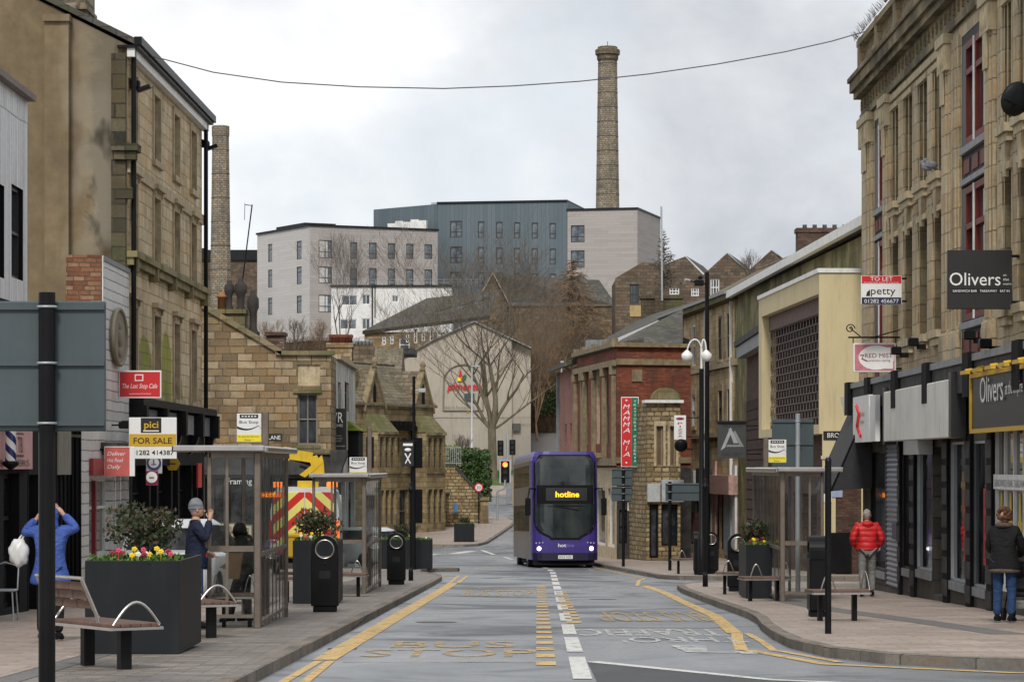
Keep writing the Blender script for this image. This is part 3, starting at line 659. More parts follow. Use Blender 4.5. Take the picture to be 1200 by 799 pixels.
for r_, hood in ((row3, 0), (row2, 1), (row1, 1)):
    for o in r_:
        tr = MB(); tr.box(o[0] - .14, -.035, o[2], o[0] - .003, 0.0, o[3] + .16); tr.box(o[1] + .003, -.035, o[2], o[1] + .14, 0, o[3] + .16)
        tr.box(o[0] - .003, -.03, o[3] + .003, o[1] + .003, 0, o[3] + .16); tr.box(o[0] - .2, -.09, o[2] - .14, o[1] + .2, 0, o[2] - .003)
        if hood: tr.box(o[0] - .2, -.14, o[3] + .165, o[1] + .2, 0, o[3] + .27); tr.box(o[0] - .14, -.08, o[3] + .05, o[0] - .02, -.036, o[3] + .163); tr.box(o[1] + .02, -.08, o[3] + .05, o[1] + .14, -.036, o[3] + .163)
        tr.build('window_surround', ST_TRIM, b)
zb = f2.z(190, 322)
mb = MB().box(-.1, -.22, zb, f2.L + .1, -.0, zb + .13).box(-.05, -.14, zb - .16, f2.L + .05, 0, zb - .003)
for i in range(5): x = lerp(.3, f2.L - .3, i / 4); mb.box(x - .1, -.2, zb - .3, x + .1, -.0, zb - .01)
mb.build('string_course', masonry('mossy_trim', ((.24, .2, .12), (.28, .235, .14), (.3, .26, .16)), (.1, .1, .05), 1.4, .5, .01, .4, moss=.8), b)
zb2 = f2.z(200, 213); MB().box(-.02, -.06, zb2 - .5, f2.L + .02, 0, zb2 - .25).build('string_course', ST_TRIM, b)
# eaves: dark slate edge, white soffit board, gutter
MB().box(-.1, -.26, ze - .08, f2.L + .35, .2, ze - .02, 0).box(-.12, -.32, ze - .02, f2.L + .4, -.16, ze + .15, 1).box(-.05, -.16, ze - .26, f2.L + .2, -.002, ze - .08, 2).build('eaves', [BLACK, BLACK, WHITEP], b)
roof_mesh(f2.L, D2, ze + .05, ridge, .16, .2, .1).build('roof', ROOF_SL, b)
# gable details on the near end (local x = 0 side)
def gx(px): return 0  # noqa
bx = lambda px: -(WX(px, 62.1)) + f2.p0.x   # depth (local y) of a pixel on the gable plane
MB().box(-.32, bx(83), 3.5, -.004, bx(55), WZ(24, 62.1) - f2.base).box(-.4, bx(84.5), WZ(28, 62.1) - f2.base, -.004, bx(53.5), WZ(20, 62.1) - f2.base).build('chimney_breast', GABLE_R, b)
MB().box(-.12, .02, 3.5, -.003, .32, ze - .2).box(-.3, -.25, f2.z(152, 180), .3, .3, f2.z(152, 172)).box(-.22, -.2, f2.z(152, 190), .1, .25, f2.z(152, 181)).box(-.14, -.12, f2.z(152, 235), .08, .25, f2.z(152, 222)).build('corner_corbels', masonry('sooty_corner_stone', ((.03, .028, .02), (.07, .06, .04), (.14, .12, .075)), (.03, .027, .022), .5, .3, .02, .85, moss=.35), b)
for x in (.12, f2.L - .15): MB().tube([(x, -.12, zs_), (x, -.12, ze - .1)], .055, 8).build('drainpipe', BLACK, b)
mb = MB().box(.6, bx(95), ze + .7, 1.9, bx(58), WZ(-22, 63) - f2.base); mb.box(.5, bx(97), WZ(14, 63) - f2.base, 2.0, bx(56), WZ(10, 63) - f2.base); mb.build('chimney', ST_CHIM, b)
mb = MB()
zz_ = WZ(262, 62.1) - f2.base
for i in range(5): mb.box(-.012, bx(76 - random.random() * 3), zz_ - .3 + i * .16, -.003, bx(57 + random.random() * 3), zz_ - .3 + i * .16 + .13)
for q_ in range(0): pass
mb.build('painted_brick_patch', plain('worn_red_paint', (.27, .10, .07), .85, var=.4, sc_=9, dirt=.3), b)
# stained green patch of wall near the shopfront
# shopfront
mb = MB()
sh = [[.35, 3.0, .5, 2.95], [3.3, 4.3, .1, 2.95], [4.6, 6.9, .5, 2.95], [7.2, 8.2, .1, 2.95], [8.5, 10.9, .5, 2.95], [11.2, 12.1, .1, 2.95], [12.3, 13.4, .5, 2.95]]
wall_grid(mb, 0, f2.L, -1.2, zs_, sh, .3, y=-.06); mb.build('shopfront', BLACKM, b)
for i, o in enumerate(sh):
    if i % 2: window(b, o, .25, BLACK, GLASS_S, 1, 2, .09, 'door', y=-.06)
    else: window(b, o, .25, BLACK, GLASS_S, 2, 2, .06, 'shop_window', split=[.75], y=-.06)
fb, ft = f2.z(200, 508), f2.z(200, 482)
mb = MB().box(-.05, -.35, ft, f2.L + .4, -.06, ft + .16, 0)
for i in range(5):
    x = lerp(.1, f2.L + .2, i / 4); mb.box(x - .16, -.42, fb - .05, x + .16, -.06, ft - .003, 0); mb.prism([(-.06, fb - .05), (-.30, fb - .05), (-.26, fb - .2), (-.12, fb - .45), (-.06, fb - .5)], 'x', x - .13, x + .13, 0)
    if i < 4: x2 = lerp(.1, f2.L + .2, (i + 1) / 4); mb.box(x + .2, -.2, fb, x2 - .2, -.06, ft - .05, 1 if i != 2 else 2)
mb.box(10.8, -.24, 2.4, 11.6, -.2, 3.0, 3)
mb.build('fascia', [BLACK, plain('slate_blue_fascia', (.13, .15, .17), .5, dirt=.3), LEAD, RED], b)
# security floodlights bracketed high on the corners
for lab, px, py, Yc, s in (('black twin security floodlight on the near corner of the tall stone building', 158, 103, 62.5, 1), ('black twin security floodlight on the far corner of the tall stone building', 240, 172, 75.9, 1.0)):
    t = thing('security_light', lab, 'lamp', (WX(px, Yc), Yc, WZ(py, Yc)))
    MB().tube([(-.35, 0, -.1), (0, 0, .05)], .03, 6).bbox(-.12, -.12, -.02, .12, .12, .14, .02).build('bracket', BLACK, t)
    m_ = MB(Matrix.Rotation(R(-20), 4, 'Y')).bbox(.02, -.12, -.12, .32, .12, -.04, .015); m_.build('lamp_head', BLACK, t)
    MB(Matrix.Translation((-.1, -.1, .12)) @ Matrix.Rotation(R(15), 4, 'Y')).bbox(-.16, -.1, 0, .12, .1, .06, .01).build('lamp_head', BLACK, t)

# --- brown stone corner building across the lane
f3 = Fac((-13, 100), (-6.1, 100), H(0, 100) + .1); b = f3.thing('brown_stone_building', 'low building with a bare brown stone side wall, sloping coping and one tall sash window', 'building')
za = f3.z(237, 360); zr = f3.z(330, 413.5); zt = f3.z(350, 416); ua, ur = f3.u(237), f3.u(330)
zl = za + (za - zr) / (ur - ua) * ua
o1 = f3.op(348.5, 372, 461, 521); o2 = f3.op(348.5, 375, 427, 452) + [.1]
sh = [f3.op(240, 262, 560, 640), f3.op(268, 300, 560, 640), f3.op(305, 322, 560, 662), f3.op(328, 372, 560, 640)]
mb = MB(); wall_grid(mb, ur, f3.L, f3.z(350, 530), zt, [o1, o2], .25, mr=1)
mb.add([(0, 0, f3.z(350, 530)), (ur, 0, f3.z(350, 530)), (ur, 0, zt), (0, 0, zl)], [(0, 1, 2, 3)], 0)
wall_grid(mb, 0, f3.L, -.6, f3.z(350, 530), sh, .3, m=2)
mb.quad((f3.L, 0, -.6), (f3.L, 3, -.6), (f3.L, 3, zt), (f3.L, 0, zt)); mb.quad((0, 0, -.6), (0, 8, -.6), (0, 8, zl), (0, 0, zl))
mb.build('wall', [ST_BROWN, ST_TRIM, DSTONE], b)
MB().box(.2, .7, -.6, f3.L - .2, 7.8, zt - .1).prism([(0, zt - .1), (ur, zt - .1), (0, zl - .1)], 'y', .2, 7.8).build('roof', ROOF_SL, b)
window(b, o1, .2, plain('grey_brown_frame', (.16, .145, .12), .6), GLASS, 2, 2, .06); MB().box(o2[0], .08, o2[2], o2[1], .12, o2[3]).build('blank_panel', ST_TRIM, b)
for o in sh: window(b, o, .25, BLACK, GLASS_S, 2 if o is not sh[2] else 1, 1, .06, 'shop_window' if o is not sh[2] else 'door')
MB().box(o1[0] - .15, -.08, o1[3] + .02, o1[1] + .15, .0, o1[3] + .14).box(o1[0] - .1, -.1, o1[2] - .12, o1[1] + .1, 0, o1[2] - .005).box(ur - .2, -.12, zt, f3.L + .1, .4, zt + .14).add([(0, -.12, zl), (ur, -.12, zt), (ur, -.12, zt + .2), (0, -.12, zl + .2), (0, .4, zl), (ur, .4, zt), (ur, .4, zt + .2), (0, .4, zl + .2)], [(0, 1, 2, 3), (3, 2, 6, 7), (0, 4, 5, 1)], 0).box(0, -.1, f3.z(350, 532), f3.L + .05, -.0, f3.z(350, 526)).build('coping', masonry('mossy_coping', ((.16, .14, .08), (.2, .17, .1), (.24, .2, .13)), (.08, .07, .04), .9, .3, .01, .4, moss=.8), b)
mb = MB().prism([(0, f3.z(395, 527)), (-.55, f3.z(395, 527)), (-.55, f3.z(395, 535)), (-.4, f3.z(395, 548)), (-.35, f3.z(395, 556)), (-.1, f3.z(395, 572)), (0, f3.z(395, 580))], 'y', -.5, .3)
for v in mb.v: v.x = f3.L - v.x
mb.build('console_bracket', DSTONE, b)
MB().box(.2, -.12, f3.z(300, 556), f3.L - .3, -.01, f3.z(300, 537)).text('Framing', f3.u(266), -.125, f3.z(275, 567), 1, 1, fit=(.85, .2)).build('fascia', [DSTONE, WHITES], b)
for i_, (pa, pb, pt_, pb_) in enumerate(((258, 276, 612, 630), (258, 277, 636, 650), (258, 277, 652, 664), (284, 296, 614, 634))): MB().box(f3.u(pa), .1, f3.z(270, pb_), f3.u(pb), .14, f3.z(270, pt_), 0).box(f3.u(pa) + .05, .08, f3.z(270, pb_) + .05, f3.u(pb) - .05, .1, f3.z(270, pt_) - .05, 1).box(f3.u(pa) + .13, .07, f3.z(270, pb_) + .12, f3.u(pb) - .13, .08, f3.z(270, pt_) - .12, 2).build('framed_picture', [plain('brown_picture_frame', (.12, .09, .06), .5), plain('cream_mount', (.5, .46, .36), .7), plain('faded_print', (.25, .2, .12), .7, var=.7, sc_=14)], b)
MB().box(f3.u(312), -.03, f3.z(320, 516), f3.u(330.5), -.004, f3.z(320, 508), 0).text('LANE', f3.u(314.5), -.035, f3.z(320, 514.8), .2, 1, fit=(.41, .135)).build('street_name_plate', [INK, WHITES], b)
# chimney stack with pots
Yc = 104
def PX(px, Y=Yc): return WX(px, Y) - f3.p0.x
def PZ(py, Y=Yc): return WZ(py, Y) - f3.base
st = MB().box(PX(251), 3.6, zt - .5, PX(288), 4.8, PZ(364)).box(PX(249.5), 3.5, PZ(368), PX(289.5), 4.9, PZ(363)).build('chimney', masonry('mossy_stack', ((.12, .11, .06), (.17, .15, .08), (.2, .18, .1)), (.07, .06, .04), .6, .3, .02, .5, moss=.6), b)
def pot(pxa, pxb, pt, pb, mat, bulb=False):
    r = (PX(pxb) - PX(pxa)) / 2; x = (PX(pxa) + PX(pxb)) / 2; z0, z1 = PZ(pb), PZ(pt); h = z1 - z0
    pr = [(r * .8, z0), (r * .8, z0 + h * .1), (r * .55, z0 + h * .2), (r * .6, z0 + h * .5), (r, z0 + h * .62), (r * .95, z0 + h * .82), (r * .5, z0 + h * .9), (r * .45, z1)] if bulb else [(r * .8, z0), (r * .75, z0 + h * .7), (r, z0 + h * .72), (r, z0 + h * .82), (r * .7, z0 + h * .84), (r * .65, z1)]
    MB().lathe(x, 4.2, pr, 10).build('chimney_pot', mat, st)
pot(253, 266, 342, 364, plain('terracotta', (.26, .12, .05), .85, dirt=.3))
POTK = plain('sooty_pot', (.035, .03, .027), .9, var=.4)
pot(262, 274, 328, 364, POTK, True); pot(274, 289, 326, 366, POTK, True); pot(289, 303, 340, 392, POTK, True)
MB().box(PX(289.5), 3.7, zt - .5, PX(302.5), 4.7, PZ(388)).build('chimney', POTK, b)
mb = MB().box(PX(312), 4, zt - .4, PX(333), 5, PZ(391)).box(PX(310.5), 3.9, PZ(393), PX(334.5), 5.1, PZ(389)); mb.build('chimney', masonry('mossy_soot_brick', ((.06, .04, .03), (.11, .06, .045), (.2, .14, .12)), (.05, .045, .035), .225, .09, .01, .6, moss=.6), b)

# --- whitewashed narrow building
f4 = Fac((-6.1, 103.1), (-6.1, 115.5), H(0, 109) + .1); b = f4.thing('whitewashed_building', 'narrow whitewashed building with flaking paint and tall dark windows beside the brown stone wall', 'building')
zt = f4.z(400, 424)
WW = masonry('flaking_whitewash', ((.56, .56, .53), (.62, .62, .59), (.66, .66, .63)), (.5, .5, .47), 1.1, .8, .004, .6, sootlow=.5, streak=.6, moss=.35)
ops = [f4.op(396, 399.5, 448, 480), f4.op(404, 409, 448, 482)]
sh = [[.6, 5.4, .5, 3.1], [6, 7, .1, 3.1], [7.6, 11.8, .5, 3.1]]
mb = MB(); wall_grid(mb, 0, f4.L, -.6, zt, ops + sh, .2); shell(mb, f4.L, 8, -.6, zt); mb.build('wall', WW, b)
for o in ops: window(b, o, .15, FR_DK, GLASS, 1, 3)
for o in sh: window(b, o, .2, BLACK, GLASS_S, 2 if o[1] - o[0] > 2 else 1, 1, .07, 'shop_window' if o[1] - o[0] > 2 else 'door')
MB().box(-.05, -.15, zt, f4.L + .05, 8, zt + .15).build('coping', ST_TRIM, b)
mb = MB().prism([(-.5, f4.z(415, 506)), (0, f4.z(415, 495)), (0, f4.z(415, 506))], 'x', 7.0, 10.6); mb.build('canopy_roof', plain('bright_moss', (.16, .19, .02), .95, var=.5, sc_=6), b)
MB().box(7.2, -.4, f4.z(415, 545), 10.4, -.02, f4.z(415, 506)).build('porch', BLACKM, b)
t = thing('projecting_shop_sign', 'tall black hanging sign with white VR lettering on the whitewashed building', 'sign', (WX(388, 103), 103.0, 0))
w_ = WX(406, 103) - WX(388, 103)
mb = MB().bbox(0, -.06, WZ(528, 103), w_, .06, WZ(478.5, 103), .01, 0); mb.text('VR', .02, -.065, WZ(495, 103), .5, 1, fit=(.40, .36)); mb.text('HOMES', .07, -.065, WZ(500, 103), .1, 1, fit=(.34, .09))
for i, (ww) in enumerate((.3, .34, .3)): mb.box(.06, -.066, WZ(510 + i * 3, 103), .06 + ww, -.061, WZ(511.2 + i * 3, 103), 2)
mb.box(.06, -.066, WZ(523.2, 103), .48, -.061, WZ(522, 103), 2); mb.build('sign_board', [INK, WHITES, LEAD], t); MB().box(-.3, -.02, WZ(482, 103), 0, .02, WZ(481, 103)).box(-.3, -.02, WZ(526, 103), 0, .02, WZ(525, 103)).build('bracket', BLACK, t)

# --- gothic stone building with two gabled bays
f5 = Fac((-8.23, 154.8), (-4.33, 163.65), H(0, 158) + .1); b = f5.thing('gothic_stone_building', 'gothic stone building with two steep gabled bays and mossy stone roof slates', 'building')
eav = 7.1 - .1; ridge = 9.1; D5 = 5.0; L5 = f5.L
up = []; lo = []
mb = MB()
bays = [(1.0, 3.3), (6.9, 9.3)]
zW0, zW1 = f5.zc(548, 8), f5.zc(513, 8); zG0, zG1 = f5.zc(612, 8), f5.zc(573, 8); zSp0, zSp1 = f5.zc(507, 8), f5.zc(486, 8); zA = f5.zc(427, 7.9)
mid = [[3.9, 4.5, zW0, zW1], [4.8, 5.4, zW0, zW1], [5.7, 6.3, zW0, zW1]]; midg = [[3.8, 4.9, .9, zG1], [5.4, 6.5, .1, zG1]]
wall_grid(mb, 0, L5, -.6, eav, mid + midg, .25); shell(mb, L5, D5, -.6, eav, gable=ridge)
wins = list(mid) + midg
for a, c in bays:
    p = -.9; w4 = (c - a - .3) / 3
    oo = [[a + .15 + i * w4 + .08, a + .15 + (i + 1) * w4 - .08, z0, z1, .2] for i in range(3) for z0, z1 in ((zW0, zW1), (zG0, zG1))]
    wall_grid(mb, a, c, -.6, zSp0, oo, .2, y=p)
    for x, s in ((a, 1), (c, -1)):
        mb.quad((x, p, -.6), (x, 0, -.6), (x, 0, zSp0), (x, p, zSp0))
    for z0, z1 in ((zW0, zW1), (zG0, zG1)): mb.box(a - .012, p + .25, z0, a - .004, -.2, z1, 2)
    # weathered splay up to the gable wall
    mb.add([(a - .05, p - .05, zSp0), (c + .05, p - .05, zSp0), (c - .1, -.1, zSp1), (a + .1, -.1, zSp1), (a - .05, 0, zSp0), (c + .05, 0, zSp0)], [(0, 1, 2, 3), (0, 3, 4), (1, 5, 2)], 1)
    m_ = (a + c) / 2; mb.prism([(a, zSp0), (c, zSp0), (c + .05, eav - .3), (m_, zA - .45), (a - .05, eav - .3)], 'y', -.12, .25, 0)
    mb.prism([(m_ - .18, zSp1 + .4), (m_ + .18, zSp1 + .4), (m_ + .18, zSp1 + 1.3), (m_, zSp1 + 1.7), (m_ - .18, zSp1 + 1.3)], 'y', -.135, -.125, 2)
    mb.box(a - .06, p - .06, zSp0 - .14, c + .06, p - .002, zSp0 - .004); mb.box(a - .06, p - .06, zW0 - .3, c + .06, p - .002, zW0 - .12)
    for o in oo: wins.append(o + ['bay'])
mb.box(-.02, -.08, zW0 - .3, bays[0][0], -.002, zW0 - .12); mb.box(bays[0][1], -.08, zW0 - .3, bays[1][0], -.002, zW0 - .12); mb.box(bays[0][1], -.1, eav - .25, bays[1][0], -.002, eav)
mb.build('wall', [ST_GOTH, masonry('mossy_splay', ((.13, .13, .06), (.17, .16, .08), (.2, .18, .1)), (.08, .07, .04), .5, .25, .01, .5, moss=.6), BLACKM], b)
for o in wins:
    if o[-1] == 'bay': window(b, o[:4], .17, FR_TAN, GLASS, 1, 2, .04, y=-.9)
    else: window(b, o[:4], .2, FR_TAN, GLASS, 1, 2, .05)
roof_mesh(L5, D5, eav, ridge, .15, .2, .1).build('roof', ROOF_ST, b)
for a, c in bays:
    cp = MB()
    m_ = (a + c) / 2
    for s in (-1, 1):
        e0 = a - .12 if s < 0 else c + .12
        cp.add([(e0, -.22, eav - .45), (m_, -.22, zA - .5), (m_, -.22, zA - .2), (e0, -.22, eav - .2), (e0, .1, eav - .45), (m_, .1, zA - .5), (m_, .1, zA - .2), (e0, .1, eav - .2)], [(0, 1, 2, 3), (3, 2, 6, 7), (0, 3, 7, 4), (4, 5, 1, 0)])
    cp.lathe(m_, -.1, [(.16, zA - .35), (.1, zA - .2), (.16, zA - .1), (.18, zA), (.1, zA + .14), (.03, zA + .22)], 8)
    cp.build('gable_coping', plain('sooty_gable_coping', (.22, .175, .10), .9, dirt=.8, var=.3, sc_=4), b)
    gr_ = MB(); [gr_.add([(e0, .1, eav - .3), (m_, .1, zA - .35), (m_, 2.2, zA - .35), (e0, 1.4, eav - .3)], [(0, 1, 2, 3)]) for e0 in (a - .1, c + .1)]; gr_.build('gable_roof', ROOF_ST, b)
mb = MB()
for x in (3.5, 6.6): mb.tube([(x, -.15, 0), (x, -.15, zSp0 + .2)], .07, 6)
mb.box(3.3, -.4, zSp0 + .1, 6.8, -.02, zSp0 + .35)
for i in range(6): mb.box(3.4 + i * .55, -.5, zSp0 + .35, 3.65 + i * .55, -.1, zSp0 + .6)
mb.build('iron_gutter', BLACK, b)
MB().box(1.2, .6, eav, 2.6, 1.5, ridge - .4).build('chimney', ST_GOTH, b)

# --- roofs and chimneys behind the gothic building
b = thing('stone_house', 'dark stone house with a row of red chimney pots behind the gothic building', 'house', (WX(398, 185), 185, H(0, 185)))
mx = lambda px: WX(px, 185) - WX(398, 185); mz = lambda py: WZ(py, 185) - H(0, 185)
MB().box(mx(384), 0, 0, mx(470), 8, mz(440)).build('wall', ST_DARKW, b)
mb = MB().prism([(-.3, mz(440)), (4, mz(405)), (8.3, mz(440))], 'x', mx(384) - .2, mx(470)); mb.build('roof', ROOF_ST, b)
s1 = MB().box(mx(384), -.3, 0, mx(413), 1.2, mz(403)).box(mx(382.5), -.4, mz(407), mx(414.5), 1.3, mz(402)).build('chimney', ST_BROWN, b)
for i in range(7): x = mx(388 + i * 3.7); MB().lathe(x, .4, [(.16, mz(402)), (.13, mz(396)), (.18, mz(395.5)), (.17, mz(392)), (.1, mz(391.5))], 8).build('chimney_pot', BR_RED, s1)
s2 = MB().box(mx(415), -.3, 0, mx(438), 1.0, mz(405)).build('chimney', ST_DARKW, b)
for i in range(5): x = mx(417.5 + i * 4.3); MB().lathe(x, .3, [(.13, mz(405)), (.11, mz(400)), (.14, mz(399))], 8).build('chimney_pot', LEAD, s2)
for (a, c, t0, b0, l) in ((441, 461, 408, 440, 'low stone outhouse with a flat dark roof left of the beige wall'),):
    bb = thing('outhouse', l, 'building', (WX(a, 200), 200, H(0, 200))); w_ = WX(c, 200) - WX(a, 200); h_ = WZ(t0, 200) - H(0, 200)
    MB().box(0, 0, 0, w_, 6, h_ - .4).build('wall', ST_BROWN, bb); MB().box(-.2, -.3, h_ - .4, w_ + 1.4, 6.2, h_).build('roof', DSTONE, bb)

# --- retaining wall, steps wall and pier beyond the planter
Yw = 172; b = thing('retaining_wall', 'rough stone retaining wall sloping down beside the gothic building', 'wall', (WX(505, Yw), Yw, H(0, Yw)))
mx = lambda px, Y=Yw: WX(px, Y) - WX(505, Yw); mz = lambda py, Y=Yw: WZ(py, Y) - H(0, Yw)
MB().prism([(mx(500), -.5), (mx(572), -.5), (mx(572), mz(590)), (mx(548), mz(562)), (mx(533), mz(548)), (mx(500), mz(545))], 'y', 0, .8, 0).build('wall', ST_RUB, b)
MB().box(mx(499), -.08, mz(546), mx(534), .9, mz(543)).add([(mx(533), -.08, mz(548)), (mx(572), -.08, mz(591)), (mx(572), -.08, mz(587)), (mx(533), -.08, mz(544)), (mx(533), .9, mz(548)), (mx(572), .9, mz(591)), (mx(572), .9, mz(587)), (mx(533), .9, mz(544))], [(0, 1, 2, 3), (3, 2, 6, 7)]).build('coping', DSTONE, b)
MB().box(mx(563), -.6, -.4, mx(572.5), 0, mz(584)).box(mx(562), -.7, mz(586), mx(573.5), .1, mz(582)).build('pier', ST_GOTH, b)
b = thing('forecourt_wall', 'low grey stone wall carrying a small blue sign between the gothic building and the steps', 'wall', (WX(507, 167), 167, H(0, 167)))
mx = lambda px: WX(px, 167) - WX(507, 167); mz = lambda py: WZ(py, 167) - H(0, 167)
MB().box(mx(507), 0, -.4, mx(526), .5, mz(580), 0).box(mx(506), -.1, mz(580), mx(527), .6, mz(577.5), 1).box(mx(526), 0, -.4, mx(556), .5, mz(601), 0).box(mx(532), -.15, -.4, mx(536), .4, mz(590), 0).box(mx(551), -.15, -.4, mx(556), .4, mz(590), 0).build('wall', [ST_RUB, DSTONE], b)
o = MB().bbox(WX(531, 166.5), 166.4, WZ(600, 166.5), WX(536, 166.5), 166.46, WZ(589.5, 166.5), .01).build('notice_sign', plain('blue_sign', (.08, .22, .45), .4)); tag(o, 'small plain blue notice on the low grey stone wall', 'sign')
# ------------------------------------------------------------------ right side buildings
SIGN_BLK = plain('black_sign_face', (.014, .014, .015), .45)
REDFR = plain('dark_red_window_frame', (.15, .028, .02), .55, dirt=.5, spec=.2)
def squash(mb, k):
    for v in mb.v:
        if v.y < 0: v.y *= k
    return mb
g1 = Fac((8.05, 68.1), (8.0, 40.0), H(0, 58) + .12); b = g1.thing('faience_corner_building', 'tall cream stone building with fluted piers, a balustrade and black shopfronts', 'building')
B0 = g1.base; Z = lambda z: z + CZ - B0     # heights measured from the eye
zled = Z(1.87); ztop = Z(8.35); U = g1.u
OPN = []; 
bays = [(1025, 1035.5), (1127, 1157)]
for a, c in bays: OPN.append([U(a), U(c), zled - .4, Z(7.62), .11])
nich = [(1046, 1053.5), (1061, 1070), (1078, 1087.5), (1095.5, 1104.5)]
for a, c in nich:
    OPN.append([U(a), U(c), Z(5.5), Z(7.45), .16]); OPN.append([U(a), U(c), Z(2.55), Z(4.75), .16])
x2 = U(1200)
for i in range(3):
    a = U(1171) + .55 + i * 1.5
    OPN.append([a, a + .7, Z(5.5), Z(7.45), .16]); OPN.append([a, a + .7, Z(2.55), Z(4.75), .16])
a3 = U(1171) + 5.4; OPN.append([a3, a3 + 1.9, zled - .4, Z(7.62), .11])
NICHE = masonry('dark_niche_blocks', ((.16, .13, .08), (.2, .165, .1), (.24, .2, .13)), (.08, .065, .045), .62, .36, .014, .6)  # darker than the wall blocks, so niche panels and reveals read as dark strips
mb = MB(); wall_grid(mb, 0, g1.L, zled - .42, ztop, OPN, .25, mr=1)
L1 = g1.L
mb.quad((0, 0, -1), (0, 10, -1), (0, 10, ztop), (0, 0, ztop)); mb.quad((L1, 0, -1), (L1, 10, -1), (L1, 10, ztop), (L1, 0, ztop)); mb.quad((0, 10, -1), (L1, 10, -1), (L1, 10, ztop), (0, 10, ztop)); mb.quad((0, 0, ztop), (L1, 0, ztop), (L1, 10, ztop), (0, 10, ztop))
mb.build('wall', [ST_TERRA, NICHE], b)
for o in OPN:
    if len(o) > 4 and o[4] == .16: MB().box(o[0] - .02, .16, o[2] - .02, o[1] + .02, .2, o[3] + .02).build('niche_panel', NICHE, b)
# piers: stacked blocks with narrow flutes, capitals and consoles
def pier(a, c, proud=.12, z0=None, z1=None, capital=True):
    pr = MB(); cap = MB()
    z0 = zled if z0 is None else z0; z1 = Z(7.7) if z1 is None else z1
    w_ = c - a
    pr.box(a, -proud, z0, c, -.002, z1); 
    if w_ > .6: pr.box(a + w_ * .22, -proud - .07, z0, c - w_ * .22, -proud - .001, z1 - .3)
    else: pr.box(a + w_ * .3, -proud - .045, z0, c - w_ * .3, -proud - .001, z1 - .3)
    if capital:
        cap.box(a - .06, -proud - .22, z1 - .02, c + .06, -.002, z1 + .16); cap.box(a - .02, -proud - .15, z1 - .5, c + .02, -.003, z1 - .025)
        for k in (.25, .5, .75): cap.ell((lerp(a, c, k), -proud - .15, z1 - .25), (.07, .06, .2), n=8)
        cap.box(a + w_ * .3, -proud - .14, z1 - 1.1, c - w_ * .3, -proud - .07, z1 - .5)
    # base blocks
    pr.box(a - .05, -proud - .12, z0, c + .05, -.003, z0 + .42); pr.prism([(-proud - .12, z0 + .42), (-proud - .1, z0 + .52), (-proud, z0 + .6), (-.01, z0 + .6), (-.01, z0 + .42)], 'x', a - .02, c + .02)
    p_ = squash(pr, .45).build('pier', ST_TERRA, b)
    if capital: squash(cap, .5).build('capital', ST_TERRA_T, p_)
pier(U(1012.5), U(1023.5)); pier(U(1037), U(1044.5)); pier(U(1107), U(1116), .14); pier(U(1117.5), U(1125.5), .10, capital=False); pier(U(1157.8), U(1168), .14)
pier(a3 - .9, a3 - .1, .14); pier(a3 + 2, a3 + 2.8, .14)
for (a, c) in ((1054.5, 1060), (1071, 1077), (1088.5, 1094.5)):
    for z0, z1 in ((5.2, 7.6), (2.4, 5.1)): MB().box(U(a), -.035, Z(z0), U(c), -.002, Z(z1)).build('pilaster', ST_TERRA, b)
for i in range(4):
    a = U(1171) + .05 + i * 1.5
    for z0, z1 in ((5.2, 7.6), (2.4, 5.1)): MB().box(a, -.035, Z(z0), a + .4, -.002, Z(z1)).build('pilaster', ST_TERRA, b)
# window heads, sills and shaped brackets of the niches
tm = MB()
groups = [(U(1045), U(1105.5))] + [(U(1171) + .05, U(1171) + 4.9)]
for o in OPN:
    if len(o) > 4 and o[4] == .16:
        tm = MB(); tm.box(o[0] - .1, -.13, o[3] + .01, o[1] + .1, -.004, o[3] + .12)
        tm.box(o[0] - .16, -.30, o[2] - .16, o[1] + .16, -.004, o[2] - .02); tm.box(o[0] - .08, -.2, o[2] - .3, o[1] + .08, -.004, o[2] - .165)
        tm.box(o[1] + .02, -.03, o[2] - .3, o[1] + .06, -.004, o[3] + .01)
        if o[2] > Z(5): tm.box((o[0] + o[1]) / 2 - .02, -.03, o[2] - .3, (o[0] + o[1]) / 2 + .02, -.004, o[3] + .01); m_ = (o[0] + o[1]) / 2; tm.prism([(m_ - .22, o[2] - .3), (m_ + .22, o[2] - .3), (m_ + .08, o[2] - .85), (m_ - .08, o[2] - .85)], 'y', -.17, -.004)
        squash(tm, .5).build('niche_surround', ST_TERRA_T, b)
for a, c in groups: MB().box(a, -.05, Z(7.66), c, -.005, Z(7.8)).build('frieze', ST_TERRA_T, b)
# entablature, cornice, balustrade
tm = MB().box(-.06, -.12, Z(7.88), L1, -.003, Z(8.02)).box(-.1, -.06, Z(8.02), L1, -.003, Z(8.4)).box(-.22, -.32, Z(8.4), L1, .0, Z(8.55)).box(-.3, -.46, Z(8.55), L1, .0, Z(8.78)).box(-.34, -.54, Z(8.78), L1, .4, Z(8.88))
x = .2
while x < L1: tm.box(x, -.13, Z(8.1), x + .09, -.061, Z(8.3)); x += .55
squash(tm, .6).build('cornice', masonry('sooty_faience_cornice', ((.24, .2, .12), (.28, .235, .15), (.33, .28, .18)), (.09, .075, .05), .9, .6, .01, .85, sootlow=.38, moss=.25), b)
bl = MB().box(-.05, -.1, Z(8.88), L1, .2, Z(9.02)).box(-.08, -.14, Z(9.58), L1, .24, Z(9.72))
x = .1; i = 0
while x < L1 - .3:
    if i % 11 == 0: bl.box(x - .08, -.13, Z(9.02), x + .34, .23, Z(9.76)); x += .5
    else: bl.lathe(x + .1, .05, [(.07, Z(9.02)), (.055, Z(9.1)), (.1, Z(9.25)), (.05, Z(9.42)), (.075, Z(9.58))], 7); x += .27
    i += 1
